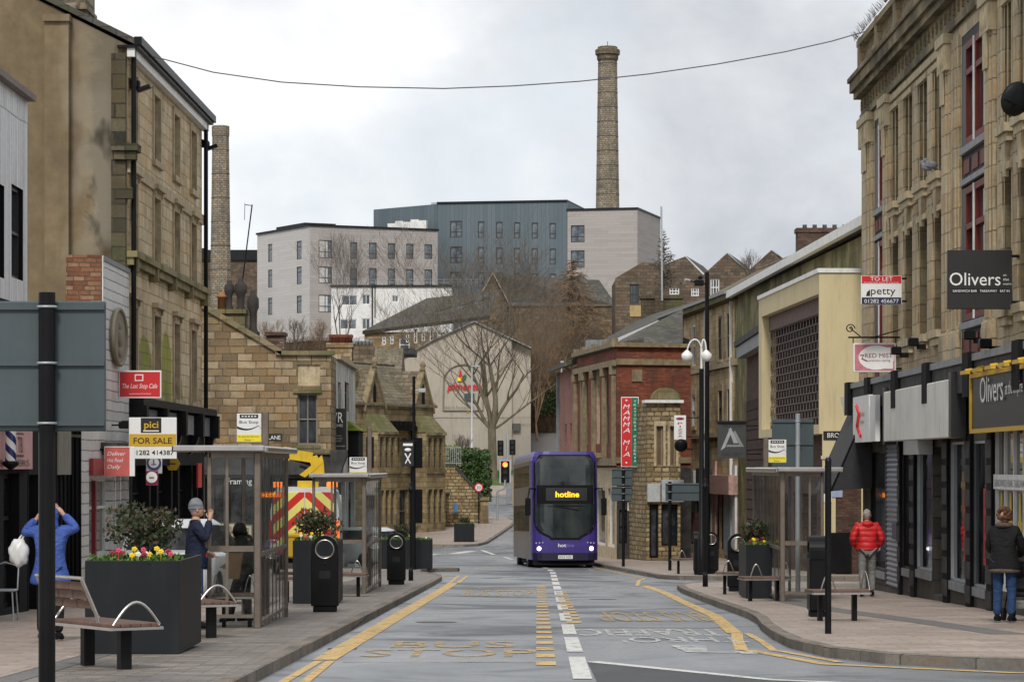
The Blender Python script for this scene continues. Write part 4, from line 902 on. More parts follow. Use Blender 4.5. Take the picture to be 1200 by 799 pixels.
bl.build('balustrade', masonry('sooty_balustrade', ((.26, .22, .14), (.3, .25, .16), (.35, .3, .2)), (.12, .1, .07), .9, .6, .008, .7, sootlow=.42), b)
# tall metal bays
for (a, c) in [(U(1025), U(1035.5)), (U(1127), U(1157)), (a3, a3 + 1.9)]:
    w_ = c - a; secs = [(Z(5.65), Z(7.45), 'w'), (Z(4.95), Z(5.6), 's'), (Z(2.55), Z(4.9), 'w'), (zled - .35, Z(2.5), 's')]
    MB().box(a, .01, Z(7.45), c, .10, Z(7.62)).build('lintel_panel', DSTONE, b)
    for z0, z1, k in secs:
        if k == 'w':
            fr = MB().box(a, .0, z0, a + .42, .1, z1, 1).box(c - .06, .0, z0, c, .1, z1, 1).box((a + c) / 2 - .05, -.02, z0, (a + c) / 2 + .05, .1, z1, 2).box(a + .42, .0, z0, c - .06, .09, z0 + .12, 0).box(a + .42, .0, z1 - .12, c - .06, .09, z1, 0).box(a + .42, .0, lerp(z0, z1, .68), c - .06, .08, lerp(z0, z1, .68) + .1, 0)
            for k_ in range(2):
                x0 = a + .42 if k_ == 0 else (a + c) / 2 + .05; x1 = (a + c) / 2 - .05 if k_ == 0 else c - .06
                fr.box(x0, .0, z0 + .12, x0 + .09, .09, z1 - .12, 0).box(x1 - .09, .0, z0 + .12, x1, .09, z1 - .12, 0)
            w0 = fr.build('window', [REDFR, BLACK, WHITEP], b); MB().box(a, .07, z0, c, .085, z1).build('pane', GLASS, w0)
        else:
            fr = MB().box(a, .03, z0, c, .1, z1, 0).box(a, -.05, z1 - .1, c, .03, z1 + .02, 1).box(a, -.04, z0, c, .03, z0 + .1, 1)
            for k_ in range(3):
                x0 = lerp(a, c, (k_ + .15) / 3); x1 = lerp(a, c, (k_ + .85) / 3); fr.box(x0, .01, z0 + .2, x1, .029, z1 - .2, 2)
            fr.build('spandrel', [DSTONE, LEAD, REDFR], b)
# shop storey
fz0, fz1 = g1.z(1095, 515), g1.z(1095, 452)
doors = [[U(1093.5), U(1107), .15, Z(.35)]]
sw = [[U(1020), U(1037), .3, Z(.3)], [U(1038.5), U(1055), .02, Z(.56)], [U(1058), U(1068.5), .5, Z(.5)], [U(1074), U(1092), .55, Z(.42)], [U(1113.5), U(1134.5), .5, Z(.42)], [U(1139), U(1158.5), .5, Z(.42)], [U(1166), U(1166) + 3.6, .55, Z(.95)], [U(1166) + 4.6, U(1166) + 6.0, .1, Z(.95)], [U(1166) + 6.6, U(1166) + 9.5, .55, Z(.95)]]
mb = MB(); wall_grid(mb, 0, L1, -1, zled - .42, [o + [.1] for o in sw] + doors, .3, m=0); 
for px in (1055.5, 1070, 1108.5, 1135.5, 1160):
    a = U(px); ww = .55 if px != 1055.5 else .3
    mb.box(a, -.13, -.6, a + ww, -.003, Z(.55), 1)
    z = .2
    while z < Z(.4): mb.box(a - .02, -.16, z, a + ww + .02, -.13, z + .30, 2); z += .42
squash(mb, .5).build('shopfront', [masonry('dark_rusticated_stone', ((.05, .047, .043), (.075, .07, .062), (.1, .092, .08)), (.03, .03, .028), .6, .4, .02, .5), BLACKM, DSTONE], b)
mb = MB().box(-.28, -.48, zled - .62, L1, -.0, zled - .12, 0).box(-.32, -.56, zled - .12, L1, .0, zled, 1)
for px in (1009, 1033, 1066, 1104, 1154, 1215):
    a = U(px); mb.box(a - .1, -.68, zled - .72, a + .55, -.0, zled + .03, 2)
squash(mb, .55).build('shop_cornice', [DSTONE, LEAD, BLACKM], b)
SHUT = newmat('roller_shutter_slats'); g = NG(SHUT[1]); o_ = g.n('ShaderNodeTexCoord').outputs['UV']; s_ = g.n('ShaderNodeSeparateXYZ', {0: o_}); fr_ = g.math('FRACT', g.math('MULTIPLY', s_.outputs[1], 9.5)); f_ = g.noise(o_, 3, 5, .6)
g.out(g.mix(g.ramp(fr_, (.0, 0), (.25, 1)), (.04, .045, .06), (.17, .18, .22)), .5, metal=.3, bump=g.math('PINGPONG', fr_, .5), bd=.03, bs=1)
o = sw[1]
mb = MB(); z = o[2]
while z < o[3] - .05: mb.prism([(.02, z), (-.004, z + .05), (.02, z + .1)], 'x', o[0], o[1]); z += .105
mb.box(o[0], .03, o[2], o[1], .06, o[3]); sh_ = mb.build('roller_shutter', plain('blue_grey_shutter', (.12, .13, .17), .45, metal=.3, dirt=.3), b); MB().box(o[1] - .9, -.06, 1.05, o[1] - .15, -.032, 1.4).build('lock_plate', NAVY, sh_)
for o in (sw[0], sw[2], sw[3], sw[4], sw[5], sw[7]): window(b, o, .06, GALV if o in (sw[3], sw[4], sw[5]) else BLACK, GLASS_S, 1, 1, .045, 'shop_window'); MB().box(o[0], -.04, o[2] - .16, o[1], -.004, o[2] - .005).build('window_sill', LEAD, b)
dd = window(b, doors[0], .3, BLACK, GLASS_S, 1, 1, .12, 'door'); 
for o in (sw[6], sw[8]): window(b, o, .05, FR_W, GLASS_S, 4, 2, .09, 'shop_window', split=[.56])
o = sw[6]; mb = MB()
for i in range(4):
    x = lerp(o[0], o[1], (i + .5) / 4); z0 = o[2] + .6; mb.box(x - .17, .03, z0, x + .17, .045, z0 + .55, 0); mb.prism([(x - .1, z0 + .55), (x + .1, z0 + .55), (x + .04, z0 + 1.0), (x - .04, z0 + 1.0)], 'y', .03, .045, 0); mb.box(x - .12, .02, z0 + .15, x + .12, .028, z0 + .4, 1)
mb.build('window_posters', [plain('yellow_bottle_poster', (.55, .40, .03), .4), INK], b)
mb = MB(); mb.box(o[0], -.03, lerp(o[2], o[3], .56) - .02, o[1], -.01, lerp(o[2], o[3], .56) + .22, 0); mb.text('SANDWICH BAR TAKEAWAY', o[0] + .15, -.034, lerp(o[2], o[3], .56) + .02, .2, 1, fit=(3.2, .12)); mb.build('window_lettering', [WHITEP, LEAD], b)
for (px, c_) in ((1128, plain('red_window_poster', (.40, .015, .03), .4)), (1151, MATS['red_window_poster'])):
    a = U(px); MB().box(a, .02, .9, a + .9, .035, 2.2).build('window_poster', c_, b)
# fascias
a, c = U(1056), U(1135.5)
MB().bbox(a, -.36, fz0, c, -.1, fz1, .015, 0).box(c + .002, -.36, fz0 - .0, c + .32, -.1, fz1 + .12, 1).box(a - .35, -.34, fz0 - .05, a - .003, -.1, fz1 + .1, 1).build('blank_fascia', [plain('stained_white_fascia', (.66, .65, .60), .5, var=.1, sc_=1.2, dirt=.35), SIGN_BLK], b)
MB().box(U(1079), -.34, fz0 - .28, U(1096), -.05, fz0 - .003).build('shutter_box', plain('pale_grey_box', (.30, .30, .29), .5, dirt=.5), b)
MB().box(U(1020.5), -.40, g1.z(1030, 518), U(1040), -.3, g1.z(1030, 464), 0).box(U(1041.5), -.40, g1.z(1045, 517), U(1048), -.3, g1.z(1045, 463), 0).tube([(U(1026), -.41, g1.z(1030, 475)), (U(1029.5), -.41, g1.z(1030, 485)), (U(1027), -.41, g1.z(1030, 500)), (U(1031), -.41, g1.z(1030, 511))], .05, 5, 1).text('red mist', U(1028.5), -.42, g1.z(1030, 488), .2, 1, fit=(1.0, .12)).text('gents', U(1030.5), -.42, g1.z(1030, 496), .2, 2, fit=(.6, .08)).build('fascia_sign', [WHITES, RED, INK], b)
a, c = U(1161.5), U(1161.5) + 9.5; z0, z1 = g1.z(1175, 502), g1.z(1175, 441)
MB().box(a, -.32, z0, c, -.1, z1, 0).box(a - .06, -.36, z0 - .07, c, -.3, z0, 1).box(a - .06, -.36, z1, c, -.3, z1 + .07, 1).box(a - .06, -.36, z0 - .07, a, -.05, z1 + .07, 1).text('Olivers', U(1174), -.36, z0 + .42, 1, 2, fit=(2.3, .42)).text('at the empire', U(1174) + 2.5, -.36, z0 + .5, .3, 2, fit=(1.6, .2)).build('fascia', [SIGN_BLK, GOLD, WHITES], b)
for i in range(7): x = a + .3 + i * 1.3; MB().tube([(x, -.3, z1 + .07), (x, -.38, z1 + .14), (x, -.48, z1 + .12)], .03, 6).box(x - .3, -.52, z1 + .06, x + .3, -.44, z1 + .12).build('sign_light', GOLD, b)
# black awning on the far corner
Ya = 66.8; u0 = g1.u(1013)
mb = MB().add([(-1.5, -.02, Z(1.55)), (1.9, -.02, Z(1.55)), (1.9, -.95, Z(-.58)), (-1.5, -.95, Z(-.58)), (1.9, -.02, Z(-.5)), (-1.5, -.02, Z(-.5))], [(0, 1, 2, 3), (1, 4, 2), (0, 3, 5)]).box(-1.5, -.99, Z(-.64), 1.9, -.93, Z(-.56))
aw = mb.build('awning', plain('black_canvas', (.022, .022, .024), .75, var=.25, sc_=6), b)
MB().tube([(-1.5, -.02, Z(1.5)), (-1.5, -.95, Z(-.6))], .025, 6).tube([(1.9, -.02, Z(1.5)), (1.9, -.95, Z(-.6))], .025, 6).tube([(-1.5, -.02, Z(1.56)), (1.9, -.02, Z(1.56))], .03, 6).build('awning_frame', BLACK, aw)
# signs projecting over the street
def board(name, label, pxa, pxb, pt, pb, Y, faces, mats, cat='sign', group=None, th=.08, arm=.5, armside=1, build_extra=None):
    x0, x1 = WX(pxa, Y), WX(pxb, Y); z0, z1 = WZ(pb, Y), WZ(pt, Y)
    t = thing(name, label, cat, (x0, Y, z0), 0, group)
    W_, H_ = x1 - x0, z1 - z0
    mb = MB(); mb.bbox(0, 0, 0, W_, th, H_, .008, 0); faces(mb, W_, H_); mb.build('sign_board', mats, t)
    br = MB()
    for z in (H_ * .12, H_ * .9): br.box(W_ if armside > 0 else -arm, th * .3, z - .02, W_ + arm if armside > 0 else 0, th * .7, z + .02)
    br.build('bracket', BLACK, t)
    if build_extra: build_extra(t, W_, H_)
    return t
def fc(mb, W_, H_):
    mb.text('Olivers', W_ * .03, -.004, H_ * .40, 1, 1, fit=(W_ * .79, H_ * .22)); mb.text('at', W_ * .86, -.004, H_ * .56, 1, 1, fit=(W_ * .055, H_ * .035)); mb.text('the', W_ * .86, -.004, H_ * .48, 1, 1, fit=(W_ * .09, H_ * .045)); mb.text('empire', W_ * .86, -.004, H_ * .41, 1, 1, fit=(W_ * .13, H_ * .035))
    mb.box(W_ * .06, -.003, H_ * .268, W_ * .98, -.0005, H_ * .345, 2); mb.text('SANDWICH BAR   TAKEAWAY   EAT IN', W_ * .08, -.006, H_ * .285, 1, 1, fit=(W_ * .88, H_ * .042))
board('projecting_shop_sign', 'large square black hanging sign reading Olivers in white letters', 1110.5, 1186, 293, 362, 46.8, fc, [SIGN_BLK, WHITES, DGREY], arm=.35, th=.12)
def fc(mb, W_, H_):
    mb.box(.015, -.004, H_ * .73, W_ - .015, -.001, H_ * .99, 1); mb.text('TO LET', W_ * .5, -.008, H_ * .82, 1, 0, fit=(W_ * .55, H_ * .14), align='C'); mb.text('Residential Sales & Lettings', W_ * .5, -.008, H_ * .745, 1, 0, fit=(W_ * .85, H_ * .04), align='C')
    mb.prism([(W_ * .12, H_ * .3), (W_ * .22, H_ * .3), (W_ * .22, H_ * .52), (W_ * .15, H_ * .44)], 'y', -.006, -.001, 2); mb.text('petty', W_ * .24, -.006, H_ * .36, 1, 2, fit=(W_ * .6, H_ * .25)); mb.box(.015, -.004, H_ * .02, W_ - .015, -.001, H_ * .25, 3); mb.text('01282 456677', W_ * .5, -.008, H_ * .06, 1, 0, fit=(W_ * .84, H_ * .13), align='C')
board('agent_board', 'red white and navy TO LET board fixed high beside the cream wall', 1009, 1057, 323, 357, 60.2, fc, [WHITES, RED, INK, NAVY], arm=.1, th=.04)
def fc(mb, W_, H_):
    pts = [(W_ * (.54 + .42 * math.cos(a)), H_ * (.5 + .42 * math.sin(a))) for a in [2 * math.pi * k / 24 for k in range(24)]]
    mb.box(.03, -.004, .03, W_ - .03, -.001, H_ - .03, 1); mb.prism(pts, 'y', -.007, -.004, 0); mb.box(W_ * .5, -.0075, H_ * .12, W_ * .93, -.0045, H_ * .85, 0); mb.text('RED MIST', W_ * .27, -.012, H_ * .5, 1, 2, fit=(W_ * .65, H_ * .15)); mb.text('precision styling', W_ * .36, -.012, H_ * .37, 1, 2, fit=(W_ * .5, H_ * .07)); mb.tube([(W_ * .16, -.01, H_ * .58), (W_ * .24, -.01, H_ * .6), (W_ * .2, -.01, H_ * .46), (W_ * .33, -.01, H_ * .38)], .012, 5, 2)
def fx(t, W_, H_):
    MB().tube([(-.1, .04, H_ + .12), (W_ + .35, .04, H_ + .12)], .02, 6).tube([(0, .04, H_ + .1), (0, .04, H_)], .012, 5).tube([(W_, .04, H_ + .1), (W_, .04, H_)], .012, 5).tube([(.1 * math.cos(a) * (1 - a / 12) - .06, .04, H_ + .3 + .1 * math.sin(a) * (1 - a / 12)) for a in [k * .5 for k in range(18)]] + [(.15, .04, H_ + .14)], .012, 5).tube([(W_ + .35, .04, H_ + .35), (W_ * .5, .04, H_ + .13)], .012, 5).build('scroll_bracket', BLACK, t)
board('projecting_shop_sign', 'pink and white Red Mist hanging sign on a scrolled iron bracket', 1000, 1050, 402, 436, 61.2, fc, [WHITES, plain('pink_border', (.50, .17, .21), .5, var=.3, sc_=8), plain('maroon_ink', (.22, .02, .05), .5)], build_extra=fx)
# satellite dish, cameras, lamps, pigeons
t = thing('satellite_dish', 'dark satellite dish bracketed to the upper wall of the cream stone building', 'satellite dish', (WX(1192, 44.8), 44.8, WZ(117, 44.8)))
MB(Matrix.Rotation(R(-70), 4, 'X') @ Matrix.Rotation(R(-25), 4, 'Y')).lathe(0, 0, [(.02, -.06), (.14, -.045), (.24, .0), (.27, .04), (.26, .045), (.13, -.03)], 20).build('dish', DGREY, t); MB().tube([(0, 0, 0), (.15, .1, -.2), (1.25, .2, -.15)], .02, 6).tube([(0, 0, -.1), (-.25, -.28, -.02)], .012, 5).build('arm', BLACK, t)
t = thing('security_camera', 'white twin security camera beside the yellow edged black fascia', 'camera', (WX(1153, 50.3), 50.3, WZ(471, 50.3)))
MB().ell((0, 0, 0), (.08, .08, .1)).tube([(0, 0, -.08), (.02, 0, -.17), (.1, 0, -.25)], .012, 6).box(-.02, -.02, -.02, .5, .02, .02).build('bracket', WHITEP, t)
MB().tube([(-.03, 0, 0), (-.22, -.12, -.03)], .055, 10).build('camera_head', WHITEP, t); MB().tube([(.05, 0, 0), (.24, -.12, 0)], .055, 10).build('camera_head', WHITEP, t)
def pigeon(x, y, z, rz, lab):
    m_ = MB(); m_.ell((0, 0, .12), (.13, .07, .075)); m_.ell((.12, 0, .21), (.04, .035, .04)); m_.tube([(.07, 0, .14), (.115, 0, .2)], [.06, .035], 8); m_.prism([(-.1, .11), (-.28, .06), (-.27, .09), (-.1, .15)], 'y', -.03, .03); m_.tube([(.15, 0, .21), (.185, 0, .2)], [.012, .002], 5)
    for s in (-.03, .03): m_.tube([(0, s, .06), (0, s, 0)], .008, 4)
    o_ = m_.build('pigeon', plain('pigeon_grey', (.20, .21, .24), .8, var=.5, sc_=20), None, (x, y, z), (0, 0, rz)); tag(o_, lab, 'pigeon')
pigeon(7.9, 55.9, 7.03, R(200), 'grey pigeon, right of the pair on a high sill of the cream stone building'); pigeon(7.9, 56.3, 7.03, R(170), 'paler pigeon, left of the pair on a high sill of the cream stone building')
for px, pym, Y, l in ((1097, 402, 57, 'small black floodlight above the shop cornice beside the fluted pier'), (1070, 412, 59.5, 'small black floodlight above the shop cornice between the stone niches'), (1159, 394, 50, 'small black floodlight on the stone block behind the Olivers hanging sign'), (1190, 404, 48.3, 'black floodlight at the right end above the yellow edged fascia')):
    t = thing('floodlight', l, 'lamp', (7.85, Y, WZ(pym, Y))); MB().bbox(-.25, -.1, -.06, -.05, .1, .1, .02).build('lamp_head', BLACK, t); MB().box(-.08, -.02, -.12, .1, .02, -.02).build('bracket', BLACK, t)

LATT = plain('lattice_brown_brick', (.12, .08, .068), .8, var=.3, sc_=4)
# --- cream modern building with the dark lattice screen
g2 = Fac((8.53, 102.6), (9.11, 88), H(0, 95) + .1); b = g2.thing('cream_modern_building', 'cream rendered flat roofed building with a dark brick lattice screen facing the street', 'building')
zt = g2.z(960, 319.5); zb = g2.z(960, 508); L2_ = g2.L
a, c = .85, L2_ - .12; zl0, zl1 = zb + .28, zt - .62
mb = MB(); wall_grid(mb, 0, L2_, zb, zt, [[a, c, zl0, zl1, .55]], .55)
mb.quad((L2_, 0, zb), (L2_, 9, zb), (L2_, 9, zt), (L2_, 0, zt)); mb.quad((0, 0, zb), (0, 9, zb), (0, 9, zt), (0, 0, zt)); mb.quad((0, 0, zb), (L2_, 0, zb), (L2_, 9, zb), (0, 9, zb)); mb.quad((0, 0, zt - .05), (L2_, 0, zt - .05), (L2_, 9, zt - .05), (0, 9, zt - .05))
mb.build('wall', CREAM, b)
MB().box(-.04, -.05, zt, L2_ + .05, .3, zt + .13).box(L2_ - .3, .3, zt, L2_ + .05, 9, zt + .13).box(-.04, .3, zt, .3, 9, zt + .13).build('coping', WHITEP, b)
mb = MB().box(a, .50, zl0, c, .54, zl1, 1)
n = 20; rows = 13
for i in range(n + 1):
    x = lerp(a + .03, c - .03, i / n)
    for j in range(rows):
        z0 = lerp(zl0, zl1 - .5, j / rows); z1 = lerp(zl0, zl1 - .5, (j + 1) / rows); o_ = .16 if j % 2 else 0
        xo = x + (.5 if j % 2 else 0) * (c - a) / n; (mb.box(xo - .07, .30, z0, xo + .07, .312, z1 - .06, 0) if xo + .08 < c else None)
for j in range(rows + 1):
    z = lerp(zl0, zl1 - .5, j / rows)
    mb.box(a, .298, z - .035, c, .31, z + .0, 0)
mb.box(a, .25, zl1 - .5, c, .49, zl1, 0)
mb.build('lattice_screen', [LATT, BLACKM], b)
# ground storey, recessed
sh = [[1.2, 4.6, .6, 2.5], [5.4, 6.6, .1, 2.5], [7.4, 10.6, .6, 2.5], [11.4, 13.8, .6, 2.5]]
mb = MB(); mbT = MB(); 
wall_grid(mb, 0, L2_, -.6, zb - .003, sh, .3, y=.5, m=0); 
mb.quad((L2_ - .01, .5, -.6), (L2_ - .01, 9, -.6), (L2_ - .01, 9, zb), (L2_ - .01, .5, zb), 0); mb.quad((0, .5, -.6), (0, 9, -.6), (0, 9, zb), (0, .5, zb), 0)
mb.box(L2_ - .1, .1, -.6, L2_ - .005, .49, zb - .004, 1); mb.box(L2_ - .003, 1.25, -.3, L2_ + .05, 2.1, zb - .7, 1); mb.box(L2_ - .002, .05, zb - .75, L2_ + .03, 9, zb - .65, 1)
mb.build('shopfront', [BR_DARK, CREAM], b)
for o in sh: window(b, o, .25, BLACK, GLASS_S, 1, 1, .07, 'shop_window' if o[1] - o[0] > 1.3 else 'door', y=.5)
# takeaway window on Brown Street side, posters, street plate
mb = MB().box(L2_ + .001, 1.6, .1, L2_ + .06, 4.6, 2.3, 0).box(L2_ + .06, 1.9, 1.9, L2_ + .07, 4.0, 2.05, 1).box(L2_ + .05, 2.7, .1, L2_ + .09, 2.8, 2.3, 2).box(L2_ + .05, .3, .2, L2_ + .08, .95, 1.4, 2); mb.build('takeaway_window', [GLASS_S, emit('red_neon', (.8, .06, .03), .8), BLACK], b)
mb = MB()
for i, (y0, z0) in enumerate(((-.05, 0), (.3, .15), (.05, .5), (.4, .6), (.1, .95))):
    mb.box(L2_ + .002, .1 + y0 * .9, 2.3 + z0, L2_ + .02 + .003 * i, .42 + y0 * .9, 2.72 + z0, i % 3)
mb.build('posters', [WHITES, plain('faded_blue_poster', (.3, .36, .5), .6), plain('faded_red_poster', (.45, .22, .2), .6)], b)
zpl = g2.z(975, 514)
mbs = MB(); mbs.box(L2_ + .004, .12, zpl, L2_ + .03, 1.75, zpl + .25, 0); mbs.text('BROWN STREET', 0, 0, 0, 1, 1, fit=(1.35, .14), face='+x')
for v in mbs.v[8:]: v.x += L2_ + .034; v.y += .24; v.z += zpl + .06
mbs.build('street_name_plate', [INK, WHITES], b)
# stained bare patch low on the cream wall
pp = [(2.3, -.2), (1.6, .2), (1.2, .05), (.95, .5), (.75, .35), (.62, .9), (1.1, 1.0), (1.3, 1.35), (2.0, 1.5), (4, 1.6), (4, -.2)]
MB().prism([(y, zpl + .35 + z) for y, z in pp], 'x', L2_ + .001, L2_ + .006).build('bare_render_patch', plain('grey_bare_render', (.36, .345, .30), .85, var=.15, sc_=2), b)
# --- lower lattice link block
g2b = Fac((8.95, 117.0), (8.75, 102.8), H(0, 110) + .1); b = g2b.thing('lattice_link_block', 'narrow dark brick block with lattice screen and a pale fascia beside the cream building', 'building')
zt = g2b.z(880, 398); L_ = g2b.L
mb = MB().box(0, .3, -.6, L_, 8, zt - .01, 0)
mb.build('wall', BR_DARK, b); MB().box(-.05, -.1, zt - .45, L_, .6, zt, 0).box(-.1, -.2, zt, L_, 8, zt + .22, 1).build('fascia', [LEAD, DSTONE], b)
mb = MB()
for i in range(26):
    x = lerp(.1, L_ - .1, i / 25)
    for j in range(14):
        o_ = .1 if j % 2 else 0; mb.box(x - .05 + o_ * 2, .26, .9 + j * .38, x + .05 + o_ * 2, .275, .9 + j * .38 + .32)
mb.box(0, .292, .5, L_, .3, 6.2, 1)
mb.build('lattice_screen', [LATT, BLACKM], b)
# --- big mossy building behind
g3 = Fac((9.42, 123.6), (10.65, 84.5), H(0, 105)); b = g3.thing('mossy_gable_building', 'large moss streaked rendered building with a long sloping eaves line and a dark brick stack', 'building')
zt = g3.zc(346, 0); L_ = g3.L
zn = WZ(280, 90) - g3.base
mb = MB(); mb.add([(0, 0, -1), (L_, 0, -1), (L_, 0, zn), (0, 0, zt), (0, 12, -1), (L_, 12, -1), (L_, 12, zn), (0, 12, zt)], [(0, 1, 2, 3), (4, 7, 6, 5), (0, 3, 7, 4), (1, 5, 6, 2)]); mb.build('wall', ST_MOSSY, b)
MB().box(-.1, -.3, zt - .02, L_ + .2, 12.2, zt + .1).build('roof', ROOF_SL, b)
MB().box(-.2, -.5, zt - .12, L_ + .3, -.3, zt + .16).build('gutter', WHITEP, b)
Yc = 113; cpx = lambda px, Y=Yc: WX(px, Y)
ch = thing('brick_chimney_stack', 'wide dark brown brick chimney stack with small pots above the mossy building', 'chimney', (cpx(935), Yc, WZ(330, Yc)))
w_ = cpx(1010) - cpx(935); h_ = WZ(272, Yc) - WZ(330, Yc)
MB().box(0, 0, -2.5, w_, .9, h_).box(-.05, -.05, h_, w_ + .05, .95, h_ + .16).build('stack', masonry('soot_brown_brick', ((.075, .045, .035), (.11, .065, .05), (.15, .095, .07)), (.05, .04, .035), .225, .075, .008, .6, moss=.2), ch)
for i in range(5): MB().lathe(.3 + i * .38, .4, [(.09, h_ + .16), (.08, h_ + .3), (.1, h_ + .31)], 8).build('chimney_pot', GALV, ch)
# --- yellow stone terrace
g4 = Fac((7.7, 144.6), (9.42, 123.7), H(0, 130)); b = g4.thing('yellow_stone_terrace', 'two storey yellow stone terrace with tall narrow upper windows and a deep mossy eaves', 'building')
L_ = g4.L; zt = g4.z(825, 362); U4 = g4.u
op_u = [[U4(a), U4(c), g4.z(843, 422), g4.z(843, 371)] for a, c in ((796.5, 800.5), (811.5, 815.5), (842.5, 847), (853, 858))]
op_l = [[U4(a), U4(c), g4.z(843, 497), g4.z(843, 458)] for a, c in ((796.5, 800.5), (811.5, 815.5), (842.5, 847), (853, 858))]
zs_ = g4.z(843, 512)
sh = [[1, 4, .5, 3.2], [4.6, 5.6, .1, 3.0], [6.4, 9.8, .5, 3.2], [10.5, 11.5, .1, 3.0], [12.4, 15.8, .5, 3.2], [16.6, 20, .5, 3.2]]
mb = MB(); wall_grid(mb, 0, L_, -.6, zt, op_u + op_l + sh, .09); shell(mb, L_, 9, -.6, zt); mb.build('wall', ST_YEL, b)
for i, o in enumerate(op_u + op_l): window(b, o, .05, FR_W if i in (1, 5) else FR_DK, GLASS if i in (0, 1, 4, 5) else GLASS_T, 1, 2, .08)
for o in sh: window(b, o, .05, BLACK, GLASS_S, 1, 1, .08, 'shop_window' if o[1] - o[0] > 2 else 'door')
for o in op_u + op_l: MB().box(o[0] - .16, -.04, o[3] + .004, o[1] + .16, 0, o[3] + .28).box(o[0] - .2, -.1, o[2] - .16, o[1] + .2, 0, o[2] - .004).box(o[0] - .16, -.035, o[2], o[0] - .004, -.0, o[3]).box(o[1] + .004, -.035, o[2], o[1] + .16, -.0, o[3]).build('window_surround', ST_TRIM, b)
MB().box(0, -.1, g4.z(843, 432), L_, -.004, g4.z(843, 425)).box(0, -.15, zs_, L_, -.004, zs_ + .2).build('string_course', ST_TRIM, b)
MB().box(-.5, -.5, zt - .1, L_ + .1, .2, zt + .12, 0).box(-.55, -.62, zt + .12, L_ + .1, -.3, zt + .24, 1).build('eaves', [masonry('mossy_eaves', ((.12, .11, .06), (.16, .14, .08), (.2, .17, .1)), (.07, .06, .04), .9, .3, .01, .5, moss=.8), LEAD], b)
roof_mesh(L_, 9, zt + .08, zt + 2.4, .16, .3, .3).build('roof', ROOF_ST, b)
MB().box(L_ - 1.6, -.12, 0, L_ - 1.45, 0, zt).build('drainpipe', WHITEP, b); MB().box(U4(828), -.12, 0, U4(828) + .12, 0, zt - .1).build('drainpipe', WHITEP, b)
x = U4(862)
MB().box(x - .2, -.01, zs_, L_ + .02, 0, zt).build('corner_strip', ST_MOSSY, b)
mb = MB().box(U4(838), -.4, 2.9, U4(865), -.02, 3.7, 0).box(U4(800), -.3, 2.9, U4(820), -.02, 3.9, 1).box(U4(823), -.3, 2.9, U4(836), -.02, 4.0, 2); mb.build('shop_fascias', [plain('pinkish_fascia', (.42, .26, .23), .6, var=.4, sc_=5), plain('grey_white_fascia', (.42, .44, .44), .6, var=.3, sc_=3), DSTONE], b)
for pa, pb, pt_, pb_, mt_, nm_ in ((838, 841, 540, 668, MATS['pinkish_fascia'], 'door_post'), (851, 859, 556, 650, plain('pale_shop_blind', (.30, .36, .38), .5, var=.3), 'window_blind'), (861, 864.5, 545, 660, WHITEP, 'door_post'), (801, 808, 588, 600, WHITEP, 'window_notice'), (812, 818, 560, 600, plain('dark_green_panel', (.03, .06, .04), .5), 'shutter_panel')):
    MB().box(U4(pa), -.12, g4.z((pa + pb) / 2, pb_), U4(pb), -.02, g4.z((pa + pb) / 2, pt_)).build(nm_, mt_, b)
# --- low random stone building with a small arched pediment
g5 = Fac((5.5, 121.4), (6.9, 121.6), H(0, 121) + .12)
b = g5.thing('rubble_stone_building', 'low rough stone building with a small arched pediment and two narrow upper windows', 'building')
L_ = g5.L; zt = g5.zc(472, .7); ops = [[g5.u(769), g5.u(777), g5.zc(546, .7), g5.zc(499, .7)], [g5.u(785), g5.u(792), g5.zc(546, .7), g5.zc(499, .7)]]
sh = [[.12, .5, .1, 2.3], [.62, 1.3, .6, 2.3]]
mb = MB(); wall_grid(mb, 0, L_, -.6, zt, ops + sh, .2); shell(mb, L_, 9, -.6, zt); mb.build('wall', ST_RUB, b)
for o in ops: window(b, o, .15, FR_TAN, GLASS_T, 1, 1, .07)
window(b, sh[0], .15, BLACK, GLASS_S, 1, 1, .09, 'door'); window(b, sh[1], .15, BLACK, GLASS_S, 2, 1, .07, 'shop_window')
for o in ops: MB().box(o[0] - .1, -.05, o[3], o[1] + .1, -.004, o[3] + .2).box(o[0] - .1, -.05, o[2], o[0] - .004, -.004, o[3]).box(o[1] + .004, -.05, o[2], o[1] + .1, -.004, o[3]).build('window_surround', ST_TRIM, b)
MB().box(-.1, -.2, zt, L_ + .1, .5, zt + .12, 1).prism([(L_ / 2 + .1 + .6 * math.cos(a), zt + .12 + .5 * math.sin(a)) for a in [math.pi * k / 14 for k in range(15)]], 'y', -.1, .3, 0).build('pediment', [MATS['mossy_coping'], WHITEP], b)
mb = MB().box(.02, -.2, 2.4, L_ * .38, -.01, 3.15, 0).box(L_ * .42, -.22, 2.4, L_ + .1, -.01, 3.3, 1); mb.build('fascia', [MATS['grey_white_fascia'], plain('grey_blue_fascia', (.35, .38, .40), .6, var=.3, sc_=4)], b)
